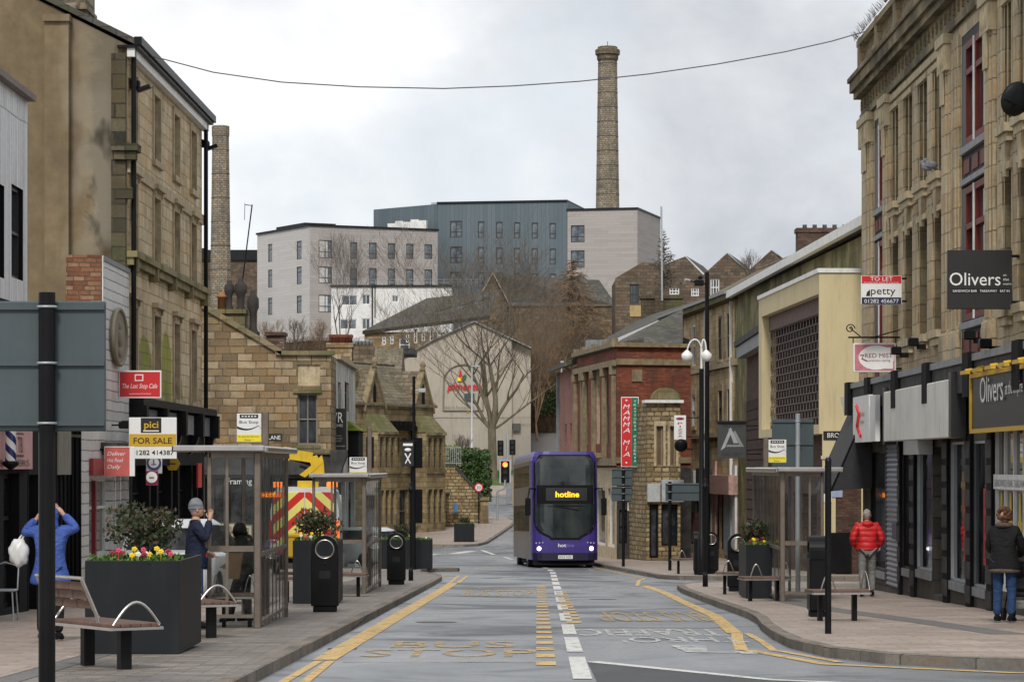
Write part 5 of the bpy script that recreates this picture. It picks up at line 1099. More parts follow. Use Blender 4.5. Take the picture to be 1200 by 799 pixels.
# --- red brick building, side wall toward us
g6 = Fac((4.42, 125.2), (7.6, 126.2), H(0, 126) + .1); b = g6.thing('red_brick_building', 'ornate red brick building with stone dressings above a dark pub front', 'building')
L_ = g6.L; zt = g6.zc(405, 0); U6 = g6.u
mb = MB(); wall_grid(mb, 0, L_, g6.zc(548, 0), zt, [], .1)
front = Fac((3.0, 137.5), (4.42, 125.2), g6.base)
T = Matrix.Translation(Vector((0, 0, 0))) @ Matrix.Rotation(front.rz - g6.rz, 4, 'Z')
org = Matrix.Rotation(-g6.rz, 4, 'Z') @ Vector((front.p0.x - g6.p0.x, front.p0.y - g6.p0.y, 0)); TF = Matrix.Translation(org) @ T
UF = front.u; uw = [[UF(a), UF(c), front.z(700, 520), front.z(700, 432)] for a, c in ((681, 684), (686, 689), (699, 703), (708, 713))]
ld = [[1, 3.4, .5, 3.0], [4, 5, .1, 3.0], [5.8, 9, .5, 3.0], [9.8, 11.8, .5, 3.0]]
m2_ = MB(TF); wall_grid(m2_, 0, front.L, g6.zc(548, 0), zt, uw, .25, m=0, mr=1); wall_grid(m2_, 0, front.L, -.6, g6.zc(548, 0), ld, .2, m=1)
mb.add(m2_.v, m2_.f, 0); mb.m[-len(m2_.m):] = m2_.m
mb.build('wall', [BR_RED, ST_TRIM], b)
fe = bpy.data.objects.new('street_front', None); COL.objects.link(fe); fe.parent = b; fe.matrix_local = TF
for o in uw: window(b, [0, o[1] - o[0], 0, o[3] - o[2]], .2, FR_TAN if o is uw[0] else FR_DK, GLASS, 1, 2, .07).matrix_local = TF @ Matrix.Translation((o[0], 0, o[2]))
for o in ld: window(b, [0, o[1] - o[0], 0, o[3] - o[2]], .15, FR_W, GLASS_S, 1, 1, .1, 'shop_window').matrix_local = TF @ Matrix.Translation((o[0], 0, o[2]))
bpy.data.objects.remove(fe)
dr = MB().box(-.05, -.12, zt - .8, L_, -.003, zt - .55).box(-.1, -.2, zt - .05, L_ + .1, .3, zt + .12).box(-.06, -.1, g6.zc(548, 0) + .2, L_, -.003, g6.zc(548, 0) + .45)
dr.box(U6(740), -.07, g6.zc(447, 1), U6(752), -.002, g6.zc(433, 1))
dr.T = TF
dr.box(-.1, -.25, zt - .05, front.L + .1, .3, zt + .14).box(-.1, -.2, zt - .85, front.L, -.003, zt - .6).box(-.1, -.22, g6.zc(548, 0) + .1, front.L, -.003, g6.zc(548, 0) + .4)
for u in (.2, 2.6, 3.2, 6.1, 9.3, front.L - .35):
    dr.box(u - .14, -.18, g6.zc(548, 0) + .4, u + .14, -.003, zt - .6); dr.box(u - .2, -.26, zt - 1.2, u + .2, -.004, zt - .86); dr.box(u - .13, -.18, zt + .14, u + .13, .1, zt + .32)
dr.box(4.5, -.5, g6.zc(530, 0), 6.0, -.003, g6.zc(536, 0)).box(7.2, -.5, g6.zc(530, 0), 8.8, -.003, g6.zc(536, 0))
dr.build('stone_dressings', plain('sooty_sandstone_trim', (.20, .155, .09), .9, dirt=.85, var=.3, sc_=4), b)
def q6(px, py, Y): return Matrix.Rotation(-g6.rz, 4, 'Z') @ Vector((WX(px, Y) - g6.p0.x, Y - g6.p0.y, WZ(py, Y) - g6.base))
MB().add([q6(719, 406, 127), q6(800, 406, 127), q6(800, 362, 133), q6(726, 399, 129)], [(0, 1, 2, 3)]).build('roof', ROOF_SL, b)
MB(TF).prism([(-.1, zt + .1), (1.2, zt + .35), (1.2, zt - .1), (-.1, zt - .1)], 'x', -.2, front.L - .2).build('roof', ROOF_SL, b)
for px in (692, 703): MB().box(*q6(px, 409, 131 + (703 - px) * .3), *(q6(px + 9, 398, 131 + (703 - px) * .3) + Vector((0, .8, 0)))).build('dormer', LEAD, b)
b = thing('slate_roofed_hall', 'long slate roofed hall behind the brick building with a rising white gutter', 'building', (0, 0, 0))
A, B, C_, D_ = Vector((WX(716, 160), 160, WZ(404, 160))), Vector((WX(867, 132), 132, WZ(340, 132))), Vector((WX(800, 150), 150, WZ(362, 150))), Vector((WX(690, 150), 150, WZ(409, 150)))
dz = Vector((0, 0, .22)); dy = Vector((0, .45, 0))
MB().add([A, B, B + dz, A + dz, A + dy, B + dy, B + dy + dz, A + dy + dz], [(0, 1, 2, 3), (3, 2, 6, 7), (4, 0, 3, 7), (5, 4, 7, 6), (1, 5, 6, 2)]).build('gutter', WHITEP, b)
e_ = Vector((0, 0, -7)); MB().add([A + dy * .5, B + dy * .5, B + dy * .5 + e_, A + dy * .5 + e_], [(0, 1, 2, 3)]).add([A + dy * .5, A + Vector((-1, 16, 0)), A + Vector((-1, 16, -7)), A + e_], [(0, 1, 2, 3)]).build('wall', ROOF_ST, b)
A2, B2 = Vector((WX(688, 168), 168, WZ(409, 168))), Vector((WX(755, 168), 168, WZ(371, 168)))
MB().add([A + dz * .5 + dy, B + dz * .5 + dy, B2 + Vector((3, 9, .4)), B2, A2], [(0, 1, 2, 3, 4)]).add([A2, B2, B2 + e_, A2 + e_], [(0, 1, 2, 3)]).build('roof', ROOF_SL, b)
m_ = MB(); X0, X1 = WX(752, 166), WX(799, 166); m_.box(X0, 166, WZ(389, 166), X1, 167, WZ(348, 166)).box(X0 - .1, 165.9, WZ(350, 166), X1 + .1, 167.1, WZ(346, 166)).box(WX(767, 166), 165.6, WZ(395, 166), WX(777, 166), 166, WZ(338, 166)); m_.build('chimney', masonry('mossy_dark_stack', ((.06, .05, .035), (.09, .07, .05), (.12, .1, .07)), (.04, .035, .03), .4, .2, .02, .5, moss=.5), b)
b = bpy.data.objects[0]
b = [o for o in bpy.data.objects if o.name == 'red_brick_building'][0]
# pub front below on the side wall
zf = g6.zc(548, 0)
sh = [[U6(736), U6(758), .05, g6.zc(600, 1)], [U6(725), U6(734.5), .7, g6.zc(597, 1)], [U6(762), U6(770), .6, g6.zc(590, 1)]]
mb = MB(); wall_grid(mb, 0, L_, -.6, zf, sh, .15, y=-.06, m=0); mb.box(U6(760.5), -.12, -.6, U6(773), -.061, zf - .1, 1); mb.build('pub_front', [DSTONE, plain('orange_brown_tiles', (.20, .085, .035), .6, var=.3, sc_=5)], b)
d = MB().box(sh[0][0], .04, .05, sh[0][1], .1, sh[0][3]).build('door', plain('slate_door', (.06, .07, .085), .4), b); MB().box(sh[0][0] + .15, .02, 1.1, sh[0][1] - .12, .038, sh[0][3] - .2).build('door_panel', plain('orange_brown_panel', (.30, .085, .02), .35), d); MB().ell((sh[0][1] - .2, .0, 1.15), (.04, .03, .04)).build('handle', GOLD, d)
for o in sh[1:]: window(b, o, .1, BLACK, GLASS_S, 1, 2, .05, 'window', y=-.06)
mb = MB().box(U6(727), -.3, g6.zc(570, 1), U6(758), -.07, g6.zc(555, 1), 0).text('STEAK HOUSE', U6(729), -.31, g6.zc(567, 1), .3, 1, fit=(U6(756) - U6(729), .33)).box(U6(726), -.34, zf - .12, U6(760), -.06, zf, 2).box(U6(741), -.2, g6.zc(577, 1), U6(760), -.07, g6.zc(572, 1), 3); mb.build('fascia', [plain('maroon_fascia', (.10, .012, .02), .4), plain('pale_pink_lettering', (.62, .35, .36), .5), LEAD, GREEN], b)
MB().box(U6(734.5), -.1, g6.zc(598, 1), U6(756), -.062, g6.zc(588, 1), 0).box(U6(736), -.11, g6.zc(596.5, 1), U6(754.5), -.1, g6.zc(589.5, 1), 1).box(U6(749), -.13, g6.zc(594, 1), U6(755), -.111, g6.zc(587, 1), 2).build('transom_sign', [WHITEP, MATS['orange_brown_panel'], RED], b)
# MAMMA MIA sign
def fc(mb, W_, H_):
    mb.box(.02, -.006, .03, W_ * .60, -.002, H_ - .03, 1); mb.box(W_ * .60, -.006, .03, W_ - .03, -.002, H_ - .03, 2)
    for i, ch_ in enumerate(['M', 'A', 'M', 'M', 'A', '', 'M', 'I', 'A']):
        if ch_: mb.text(ch_, W_ * .3, -.012, H_ * (.83 - i * .085), 1, 0, fit=(W_ * .40 if ch_ != 'I' else W_ * .10, H_ * .066), align='C', shear=.25)
    mb.ell((W_ * .3, -.012, H_ * .95), (.04, .01, .04), 0); mb.ell((W_ * .3, -.012, H_ * .06), (.04, .01, .04), 0)
    for i, ch_ in enumerate('TRATTORIA PIZZERIA'): 
        if ch_ != ' ': mb.text(ch_, W_ * .79, -.012, H_ * (.92 - i * .05), 1, 0, fit=(W_ * .15 if ch_ != 'I' else W_ * .05, H_ * .032), align='C')
board('projecting_shop_sign', 'tall red and green vertical sign with white slanting letters on the red brick building', 728, 748.5, 465, 547, 123.5, fc, [WHITES, RED, GREEN], th=.3, arm=.1)
def fc(mb, W_, H_):
    mb.prism([(W_ * .1, H_ * .22), (W_ * .42, H_ * .82), (W_ * .48, H_ * .72), (W_ * .26, H_ * .3)], 'y', -.02, -.002, 1)
    mb.prism([(W_ * .38, H_ * .8), (W_ * .46, H_ * .85), (W_ * .72, H_ * .42), (W_ * .56, H_ * .42)], 'y', -.016, -.001, 1)
    mb.prism([(W_ * .3, H_ * .32), (W_ * .92, H_ * .32), (W_ * .6, H_ * .78), (W_ * .54, H_ * .72), (W_ * .76, H_ * .38), (W_ * .34, H_ * .38)], 'y', -.012, -.0015, 2)
    mb.text('TATTOO', W_ * .5, -.004, H_ * .86, 1, 3, fit=(W_ * .7, H_ * .09), align='C'); mb.text('GALLERY', W_ * .5, -.004, H_ * .07, 1, 3, fit=(W_ * .72, H_ * .1), align='C'); mb.box(-.08, -.1, H_, W_ + .08, .15, H_ + .05, 3)
board('projecting_shop_sign', 'dark grey Tattoo Gallery sign with a silver folded triangle', 841, 874.5, 494.5, 537, 108, fc, [plain('charcoal_sign', (.045, .047, .048), .5), GALV, LEAD, INK], arm=1.5)
def fc(mb, W_, H_):
    mb.ell((W_ * .5, -.002, H_ * .86), (W_ * .35, .005, H_ * .06), 1)
    for i in range(5): mb.text('PIZZA'[i], W_ * .5, -.006, H_ * (.62 - i * .13), 1, 1, fit=(W_ * .4 if i != 1 else W_ * .1, H_ * .09), align='C')
board('projecting_shop_sign', 'small pale vertical hanging sign with dark red lettering on the rubble stone building', 790, 804, 486.5, 515, 119, fc, [WHITES, MATS['maroon_ink']], arm=.6)
t = thing('satellite_dish', 'black satellite dish on the shopfront beneath the small pale vertical sign', 'satellite dish', (WX(798, 118.5), 118.5, WZ(522, 118.5)))
MB(Matrix.Rotation(R(-75), 4, 'X')).lathe(0, 0, [(.02, -.08), (.2, -.04), (.27, .03), (.25, .04)], 18).build('dish', BLACK, t); MB().tube([(0, 0, 0), (0, .3, -.1), (.5, .4, -.15)], .025, 6).build('arm', BLACK, t)
# cream/blue shop at the far end of the brick building, cut off by the bus
g7 = Fac((2.35, 147), (2.98, 137.8), H(0, 142) + .1); b = g7.thing('pink_brick_house', 'plain pinkish brick house with a dark overhanging roof at the far end of the row', 'house')
L_ = g7.L; zt = g7.zc(434, 4); ops = [[3.2, 4.2, 4.0, 6.0], [6.0, 7.0, 4.0, 6.0]]
mb = MB(); wall_grid(mb, 0, L_, -.6, zt, ops, .2); shell(mb, L_, 8, -.6, zt); mb.build('wall', masonry('pinkish_brick', ((.26, .12, .10), (.32, .16, .13), (.36, .19, .16)), (.2, .15, .13), .225, .075, .008, .4), b)
for o in ops: window(b, o, .15, FR_W, GLASS, 1, 2, .08)
MB().prism([(-.6, zt), (4, zt + 1.5), (8.6, zt), (8.6, zt + .2), (4, zt + 1.7), (-.6, zt + .2)], 'x', -.4, L_ + .1).build('roof', ROOF_SL, b); MB().box(-.1, -.15, 0, .1, 0, zt).build('drainpipe', LEAD, b)
# ------------------------------------------------------------------ far background
def at(px, py, Y): return Vector((WX(px, Y), Y, WZ(py, Y)))
class Card:
    """local frame for a facade: x metres from pixel column a, z metres above base row at distance Y"""
    def __init__(s, name, label, cat, a, Y, base_py, group=None, rz=0):
        s.Y = Y; s.x0 = WX(a, Y); s.z0 = WZ(base_py, Y); s.t = thing(name, label, cat, (s.x0, Y, s.z0), rz, group)
    def x(s, px): return WX(px, s.Y) - s.x0
    def z(s, py): return WZ(py, s.Y) - s.z0
    def op(s, a, b, t, bo): return [s.x(a), s.x(b), s.z(bo), s.z(t)]
# beige gabled hall with red sign
c = Card('beige_gabled_hall', 'large beige rendered gabled hall with a red sign in an arched panel', 'building', 462, 247, 556); b = c.t
x, z = c.x, c.z
pr = [(x(462), -1), (x(600), -1), (x(600), z(397)), (x(556), z(378)), (x(507), z(400)), (x(462), z(425))]
mb = MB(); mb.prism(pr, 'y', 0, 25, 0); mb.prism([(x(600.2), -1), (x(622), -1), (x(622), z(410)), (x(600.2), z(399))], 'y', .6, 24, 0); mb.build('wall', BEIGE, b)
def roofslab(p, q, y0, y1): return [(p[0], y0, p[1]), (q[0], y0, q[1]), (q[0], y1, q[1]), (p[0], y1, p[1])]
mb = MB()
for p, q in ((pr[5], pr[4]), (pr[4], pr[3]), (pr[3], (x(622.5), z(409)))):
    a4 = roofslab((p[0], p[1] + .04), (q[0], q[1] + .04), -.25, 25); mb.add(a4 + [v[:2] + (v[2] + .12,) for v in a4], [(0, 1, 5, 4), (1, 2, 6, 5), (4, 5, 6, 7), (3, 0, 4, 7), (0, 3, 2, 1)])
mb.build('roof', LEAD, b)
mb = MB().box(x(462), -.04, z(489.6), x(622), -.005, z(488.6)).box(x(572), -.03, -.5, x(572.5), -.004, z(486)).box(x(530), -.03, z(520), x(530.4), -.004, z(482)); mb.build('wall_joint', plain('joint_grey', (.3, .27, .24), .8), b)
ar = [(x(519.5), z(481)), (x(566), z(481)), (x(566), z(452))]; 
for k in range(13): a_ = math.pi * k / 12; ar.append(((x(543) + (x(566) - x(543)) * math.cos(a_)), z(447) + (z(427) - z(447)) * math.sin(a_)))
mb = MB().tube([(p[0], -.06, p[1]) for p in ar + [ar[0]]], .07, 5)
mb.build('arched_frame', plain('taupe_frame', (.22, .19, .16), .8), b)
mb = MB().text('pimento', x(524), -.12, z(456.5), 1, 0, fit=(x(564) - x(524), z(449) - z(457)), shear=.2, off=.03)
mb.prism([(x(536.5), z(447)), (x(537.5), z(440)), (x(540), z(433)), (x(542), z(440)), (x(543), z(447))], 'y', -.1, -.01, 0)
mb.prism([(x(536), z(446.5)), (x(536.5), z(442)), (x(541), z(442)), (x(541), z(446.5))], 'y', -.11, -.101, 1); mb.prism([(x(542), z(446)), (x(542.5), z(440)), (x(546.5), z(439)), (x(546), z(444))], 'y', -.12, -.01, 2)
mb.box(x(544), -.1, z(470), x(556), -.01, z(461), 3); mb.text('Bar & Restaurant', x(522), -.1, z(478.5), 1, 4, fit=(x(556) - x(522), .22)); mb.ell((x(548.5), -.03, z(482)), (.16, .05, .13), 5)
mb.build('lettering', [RED, YELLOW, GREEN, plain('dark_teal', (.04, .07, .08), .6), plain('faded_grey_ink', (.22, .19, .17), .7), GOLD], b)
mb = MB().ell((x(578.5), -.05, z(484)), (.35, .1, .2)); mb.build('vent', plain('rusty_vent', (.25, .12, .09), .7), b)
MB().box(x(601), .3, z(505), x(610), .59, z(496)).build('louvre_box', plain('dark_louvre', (.10, .095, .09), .7), b)
# new flats: taupe wing, blue grey block, taupe end
def flats(name, label, a, bpx, Y0, Y1, topa, topb, basez, mat, wins, D=14):
    f = Fac((WX(a, Y0), Y0), (WX(bpx, Y1), Y1), basez); t = f.thing(name, label, 'building'); zt = f.zc(topa, 0)
    ops = [f.op(*w_) for w_ in wins]
    mb = MB(); wall_grid(mb, 0, f.L, 0, zt, ops, .15); shell(mb, f.L, D, 0, zt); mb.build('wall', mat, t)
    for o in ops: window(t, o, .1, FR_DK, GLASS_F, 2 if o[1] - o[0] > 1.3 else 1, 2, .09, split=[.35])
    return f, t, zt
W1 = [(378, y0, y1) for y0, y1 in ()]
cols = [(373.5, 389), (410.5, 418.5), (432.5, 441.5), (454.5, 463), (476, 484.5), (497.5, 506.5)]
wl = [(c0, c1, t_, b_) for i, (c0, c1) in enumerate(cols) for t_, b_ in ((281.5 + (i > 0) * (1.5 + i * .7), 302.5 + (i > 0) * 1), (312.5 + (i > 0) * (.8 + i * .5), 332 + (i > 0) * 1.8), (345.5, 366))]
fA, tA, zA_ = flats('student_flats', 'four storey taupe clad flats with rows of narrow dark windows', 363, 513, 338, 345, 265, 271, WZ(400, 340), CLAD_T, wl, D=9)
MB().box(-.1, -.15, zA_, fA.L + .1, 14, zA_ + .22).build('parapet', DGREY, tA)
ff = Fac((WX(301.5, 351), 351), (WX(363, 338), 338), fA.base); zt = ff.zc(270, 0)
oo = [ff.op(a, b_, t0, b0) for a, b_ in ((314, 319), (347.5, 353.5)) for t0, b0 in (((286, 307), (316, 337), (349, 369)) if a < 330 else ((282.5, 304), (312.5, 333), (346.5, 367)))]
tL = ff.thing('student_flats', 'left end of the taupe clad flats turned away with six slit windows', 'building'); mb = MB(); wall_grid(mb, 0, ff.L, 0, zA_, oo, .15); shell(mb, ff.L, 3, 0, zA_); mb.build('wall', masonry('lit_taupe_cladding', ((.50, .485, .47), (.53, .515, .50), (.56, .54, .52)), (.40, .385, .37), 3.2, .34, .014, 0, streak=0, rough=.7, bump=.004, hv=0), tL)  # same taupe cladding, with the brighter light on this end put into its colour
for o in oo: window(tL, o, .1, FR_DK, GLASS_F, 1, 2, .08, split=[.7])
MB().box(-.1, -.15, zA_, ff.L + .1, 5, zA_ + .22).box(1, 2, zA_ + .2, 9, 6, zA_ + .9).build('parapet', DGREY, tL)
cols = [(527.5, 541.5), (560, 567.5), (581.5, 589), (602.5, 609.5), (623, 630.5), (644, 651.5)]
wl = [(c0, c1, t0 + i * .5, b0 + i * .3) for i, (c0, c1) in enumerate(cols) for t0, b0 in ((259, 278.5), (289, 308.5), (318.5, 338))]
fB, tB, zB_ = flats('blue_grey_flats', 'taller blue grey seam clad block of flats between two taupe wings', 513, 665, 352, 349, 239, 246, WZ(400, 340), CLAD_G, wl)
MB().box(-.1, -.15, zB_, fB.L, 14, zB_ + .22).build('parapet', DGREY, tB)
x0 = 0; MB().prism([(-.01, -.02), (-9.3, 6), (-6, 14), (-.01, 13)], 'z', fB.zc(290, 0), zB_ - .02).build('wall', CLAD_G, tB)
mb = MB().box(-2.6, 8, zB_ + .2, 2.0, 12, zB_ + .9); mb.build('roof_plant', GALV, tB)
mb = MB()
for i in range(5): mb.box(-6.6 + i * 1.15, 4.2 - i * .9 - 2.2, zA_ + .3, -5.65 + i * 1.15, 5 - i * .9 - 2.2, zA_ + 1.7 + (i % 2) * .2)
mb.build('air_handling_units', WHITEP, tB)
wl = [(669, 685, 264, 284), (669, 685, 293.5, 313.5), (669, 685, 323, 342)]
fC, tC, zC_ = flats('taupe_end_block', 'blank taupe clad end block of the flats below the tall stone chimney', 665.1, 747, 349, 347, 247, 251, WZ(400, 340), CLAD_T, wl)
MB().box(-.1, -.15, zC_, fC.L + .1, 14, zC_ + .22).build('parapet', DGREY, tC)
# mill chimneys
def mill_chimney(label, px, Y, top, base, wt, wb, cap, bands, tilt=0):
    t = thing('mill_chimney', label, 'chimney', (WX(px, Y), Y, WZ(base, Y)), 0, 'mill chimneys on the skyline')
    s = Y / F; h = (base - top) * s; n = 8; mb = MB(); N_ = bands
    prof = []
    for i in range(N_ + 1):
        k = i / N_; prof.append((lerp(wb, wt, k) / 2 * s * 1.04, h * k))
    mb.lathe(0, 0, prof, n, smooth=False)
    mb.build('shaft', ST_CHIM, t)
    for i in range(1, N_):
        k = i / N_; r = lerp(wb, wt, k) / 2 * s * 1.04; MB().lathe(0, 0, [(r, h * k - .05), (r + .04, h * k - .04), (r + .04, h * k + .04), (r, h * k + .05)], n, smooth=False).build('iron_band', plain('dark_iron', (.10, .085, .07), .8), t)
    r = wt / 2 * s
    if cap: MB().lathe(0, 0, [(r * 1.05, h - 1.6), (r * 1.2, h - 1.3), (r * 1.2, h - .9), (r * 1.38, h - .7), (r * 1.38, h - .1), (r * 1.1, h + .1), (r * 1.1, h + .3), (r * .9, h + .35)], n, smooth=False).build('cap', masonry('sooty_cap', ((.1, .085, .06), (.15, .125, .09), (.2, .17, .12)), (.06, .05, .04), .5, .3, .03, .5), t)
    else: MB().lathe(0, 0, [(r * 1.08, h - 1.2), (r * 1.12, h - 1.0), (r * 1.12, h), (r * .9, h + .05)], n, smooth=False).build('cap', ST_CHIM, t)
mill_chimney('tall round stone mill chimney with a dark cap behind the taupe flats', 712, 385, 58, 330, 21, 29, True, 16)
mill_chimney('shorter tapering stone mill chimney left of the flats', 258.5, 330, 148, 400, 18.5, 25, False, 9)
MB_ = thing('lightning_rod', 'thin lightning rod on top of the tall chimney', 'rod', (WX(712, 385), 385, WZ(57, 385))); MB().cyl(0, 0, -.2, .9, .04, 5).build('rod', BLACK, MB_)
# stone block behind the left chimney
c = Card('grey_roofed_mill', 'stone mill block with a dark flat roof edge behind the shorter mill chimney', 'building', 228, 372, 420); x, z = c.x, c.z
MB().box(x(228), 0, 0, x(302), 10, z(305)).build('wall', ST_MILL, c.t); MB().box(x(226), -.3, z(305), x(303), 10, z(293)).box(x(226), -.3, z(293), x(240), 4, z(291)).build('roof', DGREY, c.t)
# TV aerials
t = thing('tv_aerial', 'leaning rooftop aerial mast left of the flats', 'aerial', (WX(284, 106), 106, WZ(330, 106))); s = 106 / F
MB().tube([(0, 0, 0), (11.5 * s, 0, 90 * s)], .025, 5).tube([(11.5 * s, 0, 89 * s), (3 * s, 0, 90 * s)], .014, 4).tube([(3 * s, 0, 92 * s), (2.5 * s, 0, 72 * s)], .01, 4).build('mast', BLACK, t)
t = thing('tv_aerial', 'tall slim pole aerial rising above the old mill roofs', 'aerial', (WX(776, 142), 142, WZ(352, 142))); s = 142 / F
MB().tube([(0, 0, 0), (-1 * s, 0, 110 * s)], .05, 6).tube([(-1 * s, 0, 60 * s), (2.5 * s, 0, 66 * s)], .02, 4).tube([(-1 * s, 0, 66 * s), (2 * s, 0, 70 * s)], .02, 4).build('mast', GALV, t)
# old mill with gable and long slate roof
c = Card('old_stone_mill', 'old stone mill with a gable and long grey slate roof below the flats', 'mill', 560, 300, 450); x, z = c.x, c.z; b = c.t
ops = [c.op(567.5, 571.5, 352, 366), c.op(575.5, 579.5, 351, 368), c.op(585.5, 590.5, 350, 365), c.op(568, 572, 378, 390), c.op(577, 581, 378, 392), c.op(586, 590, 377, 392)]
mb = MB(); wall_grid(mb, x(560), x(594.5), 0, z(352), ops, .2); mb.prism([(x(560), z(352)), (x(594.5), z(352)), (x(577.5), z(322))], 'y', 0, .4); mb.box(x(594.5), .8, 0, x(723), 8, z(358)); mb.box(x(560), 1, 0, x(594.4), 8, z(360)); mb.build('wall', [ST_DARKW], b)
for o in ops: window(b, o, .15, FR_TAN, GLASS, 2, 2, .08)
mb = MB().add([(x(577.5), -.2, z(321)), (x(703), -.2 + 3, z(326)), (x(723), .5, z(357.5)), (x(594), -.2, z(354))], [(0, 1, 2, 3)]).add([(x(577.5), -.2, z(321)), (x(703), 3, z(326)), (x(703), 10, z(326) - 2), (x(577.5), 10, z(321) - 2)], [(0, 1, 2, 3)]).build('roof', ROOF_SL, b)
mb = MB().add([(x(577.5), -.3, z(321)), (x(559), -.3, z(354)), (x(559), -.3, z(351)), (x(577.5), -.3, z(318.5))], [(0, 1, 2, 3)]).add([(x(577.5), -.3, z(321)), (x(595.5), -.3, z(355)), (x(595.5), -.3, z(352)), (x(577.5), -.3, z(318.5))], [(3, 2, 1, 0)]).build('verge', ST_TRIM, b)
# long low mill range
c = Card('low_mill_range', 'long low stone range with a sloping slate roof and small white windows', 'mill', 427, 282, 440); x, z = c.x, c.z; b = c.t
ops = [c.op(448 + i * 9.2, 452 + i * 9.2, 394 - i * .9, 404 - i * .9) for i in range(13) if i not in (2, 4, 6)]
ops.append(c.op(468, 480, 396, 412)); ops.append(c.op(485, 489, 385, 402)); ops.append(c.op(503.5, 508, 386, 402))
mb = MB(); wall_grid(mb, x(427), x(572), 0, z(389), ops, .2); mb.box(x(427), 1, 0, x(572), 9, z(390)); mb.build('wall', ST_BROWN, b)
for o in ops: window(b, o, .12, FR_W, GLASS, 1, 2, .1)
mb = MB().add([(x(425), -.5, z(388)), (x(574), -.5, z(370)), (x(586), 8, z(334)), (x(497), 8, z(344))], [(0, 1, 2, 3)]).add([(x(425), -.5, z(388)), (x(574), -.5, z(370)), (x(574), -.3, z(374)), (x(425), -.3, z(392))], [(3, 2, 1, 0)]).build('roof', ROOF_SL, b)
mb = MB(); 
for (px, py) in ((510, 365), (535, 358), (555, 352)): mb.add([(x(px), 2.2 + (365 - py) * .2, z(py)), (x(px + 18), 2.5 + (365 - py) * .2, z(py - 8)), (x(px + 20), 2.9 + (365 - py) * .2, z(py - 6)), (x(px + 2), 2.3 + (365 - py) * .2, z(py + 2))], [(0, 1, 2, 3)])
for v in mb.v: v.y -= .6
mb.build('roof_patches', plain('pale_roof_patch', (.28, .28, .28), .6), b)
# white office
c = Card('white_office', 'plain white two storey office with grey windows in front of the flats', 'building', 388, 312, 420); x, z = c.x, c.z; b = c.t
ops = [c.op(400, 419, 346, 358), c.op(424, 434, 345, 357), c.op(398, 418, 374, 386), c.op(424, 434, 373, 386), c.op(459, 467, 346, 354)]
mb = MB(); wall_grid(mb, x(388), x(529), 0, z(336), ops, .15, m=0); shell(mb, x(529), 10, 0, z(336)); mb.build('wall', WHITEP, b)
for o in ops: window(b, o, .12, WHITEP, GLASS_F, 2, 1, .1)
MB().box(x(387), -.2, z(336), x(530), 10, z(334)).build('coping', DGREY, b)
MB().box(x(435.5), -.15, 0, x(437), -.01, z(336)).box(x(439), -.12, z(372), x(440), -.01, z(336)).build('drainpipe', BLACK, b)
mb = MB()
for i in range(17): mb.box(x(432 + i * 8), .3, z(334), x(432.4 + i * 8), .35, z(327))
for py in (327.5, 331): mb.box(x(432), .3, z(py), x(562), .35, z(py - .5))
mb.build('roof_railing', GALV, b)
# mill terraces on the right skyline
c = Card('skyline_mill', 'sooty stone mill terrace with several gables on the right skyline', 'mill', 721, 262, 460); x, z = c.x, c.z; b = c.t
gab = [(721, 753, 322, 307), (753, 800, 318, 307), (800, 826, 320, 301), (826, 876, 330, 296.5), (876, 930, 325, 293)]
ops = [c.op(738, 749, 333, 356), c.op(784.5, 796, 337, 345), c.op(810, 819, 337, 347), c.op(832.5, 843, 326.5, 347)]
mb = MB(); wall_grid(mb, 0, x(940), 0, z(326), ops, .2)
prof = [(721, 326), (753, 307), (780, 309), (803, 300.5), (824, 322), (852, 296.5), (876, 318), (904, 293), (935, 318), (940, 326)]
mb.prism([(x(a), z(p)) for a, p in prof], 'y', 0, .5); mb.box(0, 1, 0, x(940), 9, z(328)); mb.build('wall', ST_MILL, b)
for o in ops: window(b, o, .15, FR_W if o is not ops[0] else FR_DK, GLASS, 3, 2, .1)
mb = MB()
for a, p in ((803, 300.5), (852, 296.5), (904, 293)):
    e = Vector((x(a), -.15, z(p - 1))); r_ = Vector((x(a + 22), -.15, z(p + 20))); bk = Vector((x(33), 0, 0)) - Vector((0, 0, 0)); q_ = Vector((x(721 + 33), 14, 0))
    mb.add([e, r_, r_ + q_, e + q_], [(0, 1, 2, 3)])
mb.build('roof', ROOF_SL, b); MB().box(x(738), -.1, z(371), x(751), .1, z(358)).build('bricked_panel', plain('ochre_panel', (.38, .27, .12), .8, dirt=.3), b)
c = Card('retaining_mill_wall', 'dark stone retaining wall below the mill roof behind the larch', 'wall', 596, 292, 470); x, z = c.x, c.z
MB().box(x(596), 0, -2, x(735), 1.2, z(359)).box(x(596), -.15, z(359), x(735), 1.3, z(357)).build('wall', ST_DARKW, c.t)
for a_, bb_, t_, Y_, l in ((655, 700, 412, 150, 'low stone wall beside the hill path'),): pass
o = MB().box(WX(622, 262), 262, WZ(525, 262), WX(672, 262), 262.5, WZ(503, 262)).build('hill_wall', ST_DARKW); tag(o, 'dark stone wall under the ivy at the foot of the wooded hillside', 'wall')
# ------------------------------------------------------------------ street furniture
def gpos(px, base_py=None, Y=None, pav=True):
    """point on the pavement under a pixel: from its base row, or at a given distance"""
    if Y is None: Y = (CZ - .12) * F / (base_py - 618)
    X = WX(px, Y); return X, Y, H(X, Y) + (.12 if pav else 0)
